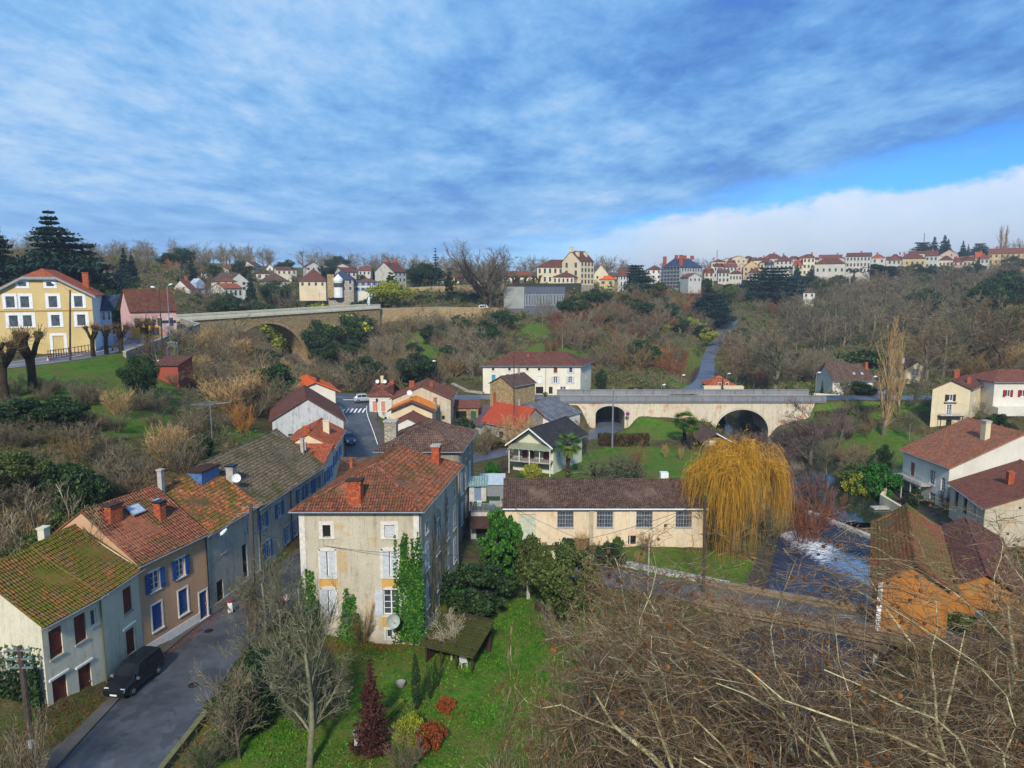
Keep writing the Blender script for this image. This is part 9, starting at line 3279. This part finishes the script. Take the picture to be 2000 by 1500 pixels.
mb.tube([b + Vector((0, -.041, 1.05)), b + Vector((0, -.05, 1.05))], .1, 14)
mb.build('sign_centre', SBLUE, r_, b)
c = D(334, 648, 126)
z = gz(c.x, 126)
r_ = empty('advertising_pillar', (c.x, 126, z), 'round advertising pillar with coloured posters at the road bend', 'advertising pillar')
mb = MB()
mb.lathe((c.x, 126, z), [(1.0, 0), (1.0, .4), (.95, .42), (.95, 2.9), (1.05, 2.92), (1.05, 3.1), (.1, 3.3)], 20)
mb.build('drum', WHITE, r_, (c.x, 126, z))
for i, col in enumerate(('#b5365a', '#2f4aa8', '#d9c23a', '#3f8a5a')):
 mb = MB()
 a0 = -2.6 + i * .62
 for k in range(4):
  a, a2 = a0 + k * .14, a0 + (k + 1) * .14
  q0, q1 = (math.cos(a) * .97, math.sin(a) * .97), (math.cos(a2) * .97, math.sin(a2) * .97)
  mb.poly([(c.x + q0[0], 126 + q0[1], z + .6), (c.x + q1[0], 126 + q1[1], z + .6), (c.x + q1[0], 126 + q1[1], z + 2.5 - .3 * (i % 2)), (c.x + q0[0], 126 + q0[1], z + 2.5 - .3 * (i % 2))])
 mb.build('poster', plain('poster_%d' % i, hexc(col), .5, var=.3, scale=5), r_, (c.x, 126, z))
c = D(657, 734, 158)
z = gz(c.x, 158)
r_ = empty('road_sign', (c.x, 158, z), 'blank pale rectangular sign board on a post beyond the junction', 'road sign')
mb = MB()
mb.tube([(c.x, 158, z), (c.x, 158, c.z)], .06, 6)
mb.build('post', GALV, r_, (c.x, 158, z))
mb = MB()
mb.box((c.x - .8, 157.8, c.z - 1.0), (2.2, 0, 0), (0, .06, 0), (0, 0, 1.4))
mb.build('sign_face', CONC, r_, (c.x, 158, z))
c = D(307, 672, 113)
z = gz(c.x, 113)
mb = MB()
mb.lathe((c.x, 113, z), [(.16, -.2), (.16, 1.5), (.12, 1.6), (.02, 1.63)], 10)
tag(mb.build('bollard', WHITE), 'white bollard at the end of the roadside grass', 'bollard')
r_ = None
pts = [G(95, 704, 17.5), G(140, 697, 17.5), G(180, 690, 17.7)]
f0 = pts[0]
r_ = empty('picket_fence', f0, 'dark red iron fence on a low wall in front of the yellow house', 'fence')
mb, mw = MB(), MB()
for a, b in zip(pts, pts[1:]):
 d = b - a
 n_ = int(d.length / .55)
 for i in range(n_):
  p = a + d * i / n_
  mb.cbox(p.x, p.y, p.z + .3, .07, .07, 1.2)
 for z in (.5, 1.3):
  mb.box(a + Vector((0, 0, z)), d, Vector((-d.y, d.x, 0)).normalized() * .05, (0, 0, .07))
 mw.box(a + Vector((0, 0, -.8)), d, Vector((-d.y, d.x, 0)).normalized() * .25, (0, 0, 1.15))
mb.build('railing', plain('dark_red_iron', hexc('#4a1f22'), .6), r_, f0)
mw.build('footing', P_PINK, r_, f0)
c = G(228, 694, 17.0)
z = gz(c.x, c.y)
r_ = empty('park_bench', (c.x, c.y, z), 'dark bench under the pollards', 'bench')
mb = MB()
mb.box((c.x - .9, c.y, z + .42), (1.8, 0, 0), (0, .45, 0), (0, 0, .06))
mb.build('seat', DKWOOD, r_, (c.x, c.y, z))
mb = MB()
mb.box((c.x - .9, c.y + .45, z + .5), (1.8, 0, 0), (0, .08, 0), (0, 0, .45))
mb.build('backrest', DKWOOD, r_, (c.x, c.y, z))
for s in (-.8, .72):
 mb = MB()
 mb.box((c.x + s, c.y + .02, z - .1), (.08, 0, 0), (0, .4, 0), (0, 0, .52))
 mb.build('leg', DKWOOD, r_, (c.x, c.y, z))
c = D(721, 597, 236)
z = gz(c.x, 236)
r_ = empty('statue', (c.x, 236, z), 'small white standing statue on a plinth at the end of the viaduct', 'statue')
mb = MB()
mb.cbox(c.x, 236, z - .5, 1.0, 1.0, 2.0)
mb.build('plinth', CONC, r_, (c.x, 236, z))
h_ = D(721, 573, 236).z - z
mb = MB()
mb.lathe((c.x, 236, z + 1.5), [(.45, 0), (.42, (h_ - 1.5) * .35), (.3, (h_ - 1.5) * .6), (.42, (h_ - 1.5) * .78), (.15, (h_ - 1.5) * .86), (.2, (h_ - 1.5) * .93), (.05, h_ - 1.5)], 10)
mb.tube([(c.x - .3, 236, z + 1.4 + (h_ - 1.5) * .78), (c.x - .6, 235.9, z + 1.5 + (h_ - 1.5) * .62), (c.x - .2, 235.6, z + 1.5 + (h_ - 1.5) * .66)], .12, 6)
mb.build('figure', plain('white_marble', hexc('#cfd2d0'), .5), r_, (c.x, 236, z))
SA = G(842, 1222, 2.6)
sx, sy = -6.6, 51.5
h = House('garden_shed', 'open garden shed with a mossy sagging roof beside the cream house', (-6.6, 51.9), (-3.0, 50.3), (-1.7, 53.4), -.7, 1.0, DKWOOD, 'shed')
h.roof('shed', .9, tiles('mossy_old_tiles', ['#4a4030', '#5d5238', '#3c3426', '#6f6346'], '#4f561e', .6, lich=.9, moss_scale=1.4), o=.5, og=.35, detail=True, gutter=())
for u in (0, .33, .66, 1):
 mb = MB()
 q = h.P(u * h.W, .02, 0)
 mb.cbox(q.x, q.y, -.9, .12, .12, 2.2)
 mb.build('post', DKWOOD, h.root, h.O)
mb = MB()
mb.box(h.P(0, h.L, -.9), h.eu * h.W, h.ev * .1, (0, 0, 3.0))
mb.box(h.P(0, 0, -.9), h.ev * h.L, -h.eu * .1, (0, 0, 2.1))
mb.build('wall', DKWOOD, h.root, h.O)
def garden_chair(x, y, z, rz, label, s=1.0):
 r = empty('garden_chair', (x, y, z), label, 'chair')
 r.rotation_euler = (0, 0, rz)
 mb = MB()
 mb.box((-.25, -.24, .42), (.5, 0, 0), (0, .48, 0), (0, 0, .04))
 mb.build('seat', WHITE, r)
 mb = MB()
 for i in range(5):
  mb.box((-.23 + i * .105, .22, .46), (.05, 0, 0), (0, .03, .0), (0, .05, .42))
 mb.box((-.25, .27, .86), (.5, 0, 0), (0, .035, 0), (0, 0, .07))
 mb.build('backrest', WHITE, r)
 for a in (-.23, .19):
  for b_ in (-.22, .2):
   mb = MB()
   mb.box((a, b_, 0), (.04, 0, 0), (0, .04, 0), (0, 0, .42))
   mb.build('leg', WHITE, r)
  mb = MB()
  mb.box((a, -.22, .62), (.04, 0, 0), (0, .46, 0), (0, 0, .03))
  mb.build('armrest', WHITE, r)
garden_chair(-3.7, 51.3, gz(-3.7, 51.3), .4, 'white plastic chair inside the mossy garden shed')
TX0, TX1, TY0, TY1, TZ = -4.6, -1.3, 77.2, 83.4, 3.1
r_ = empty('roof_terrace', (TX0, TY0, 0), 'raised terrace with grey railing between the tall grey house and the workshop', 'terrace')
o_ = (TX0, TY0, 0)
mb = MB()
mb.box((TX0, TY0, -.3), (TX1 - TX0, 0, 0), (0, TY1 - TY0, 0), (0, 0, TZ + .3))
mb.build('base', P_GREYW, r_, o_)
mb = MB()
mb.box((TX0 + .1, TY0 + .1, TZ), (TX1 - TX0 - .2, 0, 0), (0, TY1 - TY0 - .2, 0), (0, 0, .02))
mb.build('artificial_turf', plain('turf', hexc('#2f4a2c'), .9), r_, o_)
mb = MB()
for z in (.1, .95):
 mb.box((TX0, TY0 - .02, TZ + z), (TX1 - TX0, 0, 0), (0, .06, 0), (0, 0, .07))
for i in range(24):
 mb.box((TX0 + i * (TX1 - TX0) / 23.5, TY0 - .01, TZ), (.05, 0, 0), (0, .04, 0), (0, 0, 1.0))
mb.build('railing', ZINC, r_, o_)
mb = MB()
mb.prism([(TX0, TY0 - 1.6, 1.75), (TX1 + .4, TY0 - 1.6, 1.75), (TX1 + .4, TY0 - .05, 2.6), (TX0, TY0 - .05, 2.6)], (0, 0, .08))
mb.build('lower_roof', T_DARK, r_, o_)
mb = MB()
mb.box((TX0 + .6, TY0 - .04, .1), (2.2, 0, 0), (0, .05, 0), (0, 0, 1.6))
mb.build('garage_door', DARKM, r_, o_)
garden_chair(-3.7, 78.2, TZ + .02, 0, 'white plastic chair on the railed terrace')
mb = MB()
mb.box((-2.6, 79.2, TZ + .02), (1.5, 0, 0), (0, .8, 0), (0, 0, .45))
tag(mb.build('storage_chest', CONC), 'long pale storage chest on the railed terrace', 'chest')
rng_ = np.random.default_rng(4)
bm = bmesh.new()
bmesh.ops.create_icosphere(bm, subdivisions=3, radius=.45)
for v_ in bm.verts:
 v_.co.z = max(-.2, v_.co.z * .7 + .06 * math.sin(v_.co.x * 12) + .05 * math.sin(v_.co.y * 15))
me = bpy.data.meshes.new('tarpaulin')
bm.to_mesh(me)
bm.free()
tag(mobj('tarpaulin', me, plain('teal_tarpaulin', hexc('#1f6a5c'), .5), None, (-2.2, 78.3, TZ + .22)), 'crumpled teal tarpaulin heap on the railed terrace', 'tarpaulin')
h = House('garden_hut', 'little hut with a pale blue corrugated roof and a grey blue door on the terrace', (-5.0, 81.2), (-3.0, 81.2), 2.2, TZ, TZ + 2.0, P_GREYW, 'hut', base=0)
h.roof('shed', .5, tiles('pale_blue_sheet', ['#7f9a98', '#90aaa6', '#6f8a8c'], None, 0, pu=.3, pv=1.2, lich=.2, edge='#566e70'), o=.25, og=.15, gutter=())
h.win('F', 1.0, .05, .8, 1.8, 'door', plain('grey_blue_door', hexc('#6f86a0'), .6))
h.done()
r_ = empty('greenhouse', (-3.3, 93.5, .2), 'small glass roofed frame in the yard behind the terrace', 'greenhouse')
mb = MB()
mb.box((-4.2, 92.5, .0), (3.2, 0, 0), (0, 2.4, 0), (0, 0, 1.9))
mb.build('frame', ZINC, r_, (-3.3, 93.5, .2))
mb = MB()
mb.prism([(-4.4, 92.3, 1.95), (-.9, 92.3, 1.95), (-.9, 95, 2.8), (-4.4, 95, 2.8)], (0, 0, .05))
mb.build('glass_roof', plain('whitened_glass', hexc('#aab4b8'), .2), r_, (-3.3, 93.5, .2))
g0 = G(1000, 1168, -.4)
r_ = empty('iron_gate', g0, 'dark iron double gate between pale posts at the garden entrance', 'gate')
for s in (-1.5, 1.5):
 mb = MB()
 mb.cbox(g0.x + s, g0.y, -.6, .3, .3, 2.0)
 mb.build('gate_post', CONC, r_, g0)
mb = MB()
for i in range(26):
 x = -1.3 + i * .104
 mb.cbox(g0.x + x, g0.y, -.4, .03, .03, 1.25 + .25 * math.cos(x * 1.2))
for z in (-.2, .75):
 mb.box((g0.x - 1.34, g0.y - .02, z), (2.68, 0, 0), (0, .04, 0), (0, 0, .05))
mb.build('gate_leaf', DARKM, r_, g0)
g1 = G(1062, 1098, -.1)
r_ = empty('wooden_gate', g1, 'pale yellow boarded gate with a white post at the workshop drive', 'gate')
mb = MB()
mb.box((g1.x - 1.1, g1.y, -.1), (2.2, 0, 0), (0, .06, 0), (0, 0, 1.2))
mb.build('gate_leaf', plain('pale_yellow_boards', hexc('#b9b878'), .7), r_, g1)
for s in (-1.2, 1.15):
 mb = MB()
 mb.cbox(g1.x + s, g1.y, -.2, .12, .12, 1.6)
 mb.build('gate_post', WHITE, r_, g1)
r_ = empty('picket_fence', G(1050, 1188, -.4), 'low dark spiked fence between the garden lawn and the lane', 'fence')
mb = MB()
a, b = G(1045, 1188, -.4), G(1120, 1225, -.4)
for i in range(24):
 p = a.lerp(b, i / 23)
 mb.cbox(p.x, p.y, -.7, .1, .03, 1.05)
mb.box(a + Vector((0, 0, .2)), b - a, (0, .05, 0), (0, 0, .07))
mb.build('pickets', DKWOOD, r_, r_.location)
mb = MB()
mb.box((42.2, 82.2, -1.5), (1.6, .3, 0), (-.3, 1.1, 0), (0, 0, .08))
c = G(1722, 992, -1.6)
mb = MB()
mb.box((c.x - 1.2, c.y - .5, -1.72), (2.4, .2, 0), (-.1, 1.1, 0), (0, 0, .22))
tag(mb.build('jetty_slab', CONC), 'pale concrete landing slab at the edge of the still water', 'slab')
c = D(413, 835, 86)
z = gz(c.x, 86)
r_ = empty('washing_line', (c.x, 86, z), 'metal rotary washing line post with a wide top in the left garden', 'washing line')
tz = D(416, 790, 86).z
mb = MB()
mb.tube([(c.x, 86, z), (c.x, 86, tz)], .06, 6)
mb.build('post', GALV, r_, (c.x, 86, z))
mb = MB()
for k in range(4):
 a = k * math.pi / 2 + .4
 mb.tube([(c.x, 86, tz), (c.x + math.cos(a) * 2.2, 86 + math.sin(a) * 2.2, tz + .1)], .03, 5)
for rr in (.8, 1.4, 2.1):
 for k in range(4):
  a, b_ = k * math.pi / 2 + .4, (k + 1) * math.pi / 2 + .4
  mb.tube([(c.x + math.cos(a) * rr, 86 + math.sin(a) * rr, tz + .08), (c.x + math.cos(b_) * rr, 86 + math.sin(b_) * rr, tz + .08)], .015, 3)
mb.build('lines', GALV, r_, (c.x, 86, z))
c = G(783, 1340, -.6)
mb = MB()
mb.lathe((c.x, c.y, gz(c.x, c.y)), [(.2, 0), (.3, .25), (.33, .42), (.28, .42), (.24, .3)], 12)
tag(mb.build('flower_pot', CONC), 'pale stone flower pot on the lawn beside the slim cypress', 'flower pot')
c = G(700, 1462, -.6)
mb = MB()
mb.cbox(c.x, c.y, gz(c.x, c.y) - .2, .4, .4, 1.1)
mb.lathe((c.x, c.y, gz(c.x, c.y) + .9), [(.15, 0), (.3, .2), (.34, .34), (.28, .34), (.2, .2)], 12)
tag(mb.build('stone_urn', CONC), 'white urn on a dark pillar under the maroon conifer', 'urn')
mb = MB()
a, b = G(742, 1420, -.6), G(790, 1372, -.6)
mb.box(a + Vector((0, 0, -.1)), b - a, Vector(((b - a).y, -(b - a).x, 0)).normalized() * -.35, (0, 0, .35))
tag(mb.build('mossy_kerb', plain('moss_stone', hexc('#7d8a24'), .9, var=.25, scale=4)), 'low yellow mossy stone kerb behind the maroon conifer', 'kerb')
mb = MB()
mb.box((-1800, -160, -12), (3600, 0, 0), (0, 3300, 0), (0, 0, 110))
hz_o = mb.build('haze', None)
hm = bpy.data.materials.new('haze_air')
hm.use_nodes = True
t = NT(hm.node_tree)
t.n.remove(t.n['Principled BSDF'])
pv = t.add('ShaderNodeVolumePrincipled', {'Color': (.80, .87, 1.0, 1), 'Density': .00026, 'Anisotropy': .2})
t.l.new(pv.outputs[0], t.n['Material Output'].inputs['Volume'])
hz_o.data.materials.append(hm)
tag(hz_o, 'thin pale haze over the whole valley', 'haze', kind='stuff')
for k, (x, y) in enumerate(((-22.6, 47.5), (-24.9, 55.6))):
 mb = MB()
 mb.lathe((x, y, .0), [(.36, 0), (.36, .012), (.3, .014)], 18)
 tag(mb.build('drain_cover', DARKM), ('iron drain cover in the street in front of the black van', 'iron drain cover in the street by the tan house')[k], 'drain cover')
rng_ = np.random.default_rng(12)
P = []
for (a, b, c, d_, n_) in ((-29.2, 38, -25.6, 60, 1700), (-20.4, 30, -18.8, 52, 900), (-16.5, 52.3, -8.0, 54.0, 900), (-12, 38, 4, 52, 500)):
 t_ = rng_.uniform(0, 1, n_)
 P.append(np.stack([a + (c - a) * t_ + rng_.normal(size=n_) * .5, b + (d_ - b) * t_ + rng_.normal(size=n_) * .7, np.zeros(n_)], 1))
P = np.concatenate(P)
P[:, 2] = ground(P[:, 0], P[:, 1]) + .09
V, F = quad_leaves(P, .05, rng_, up=6)
tag(mobj('fallen_leaves', np_mesh('fallen_leaves', V, F), L_RUST), 'rust brown fallen leaves along the kerb and the house foot', 'leaves', kind='stuff')
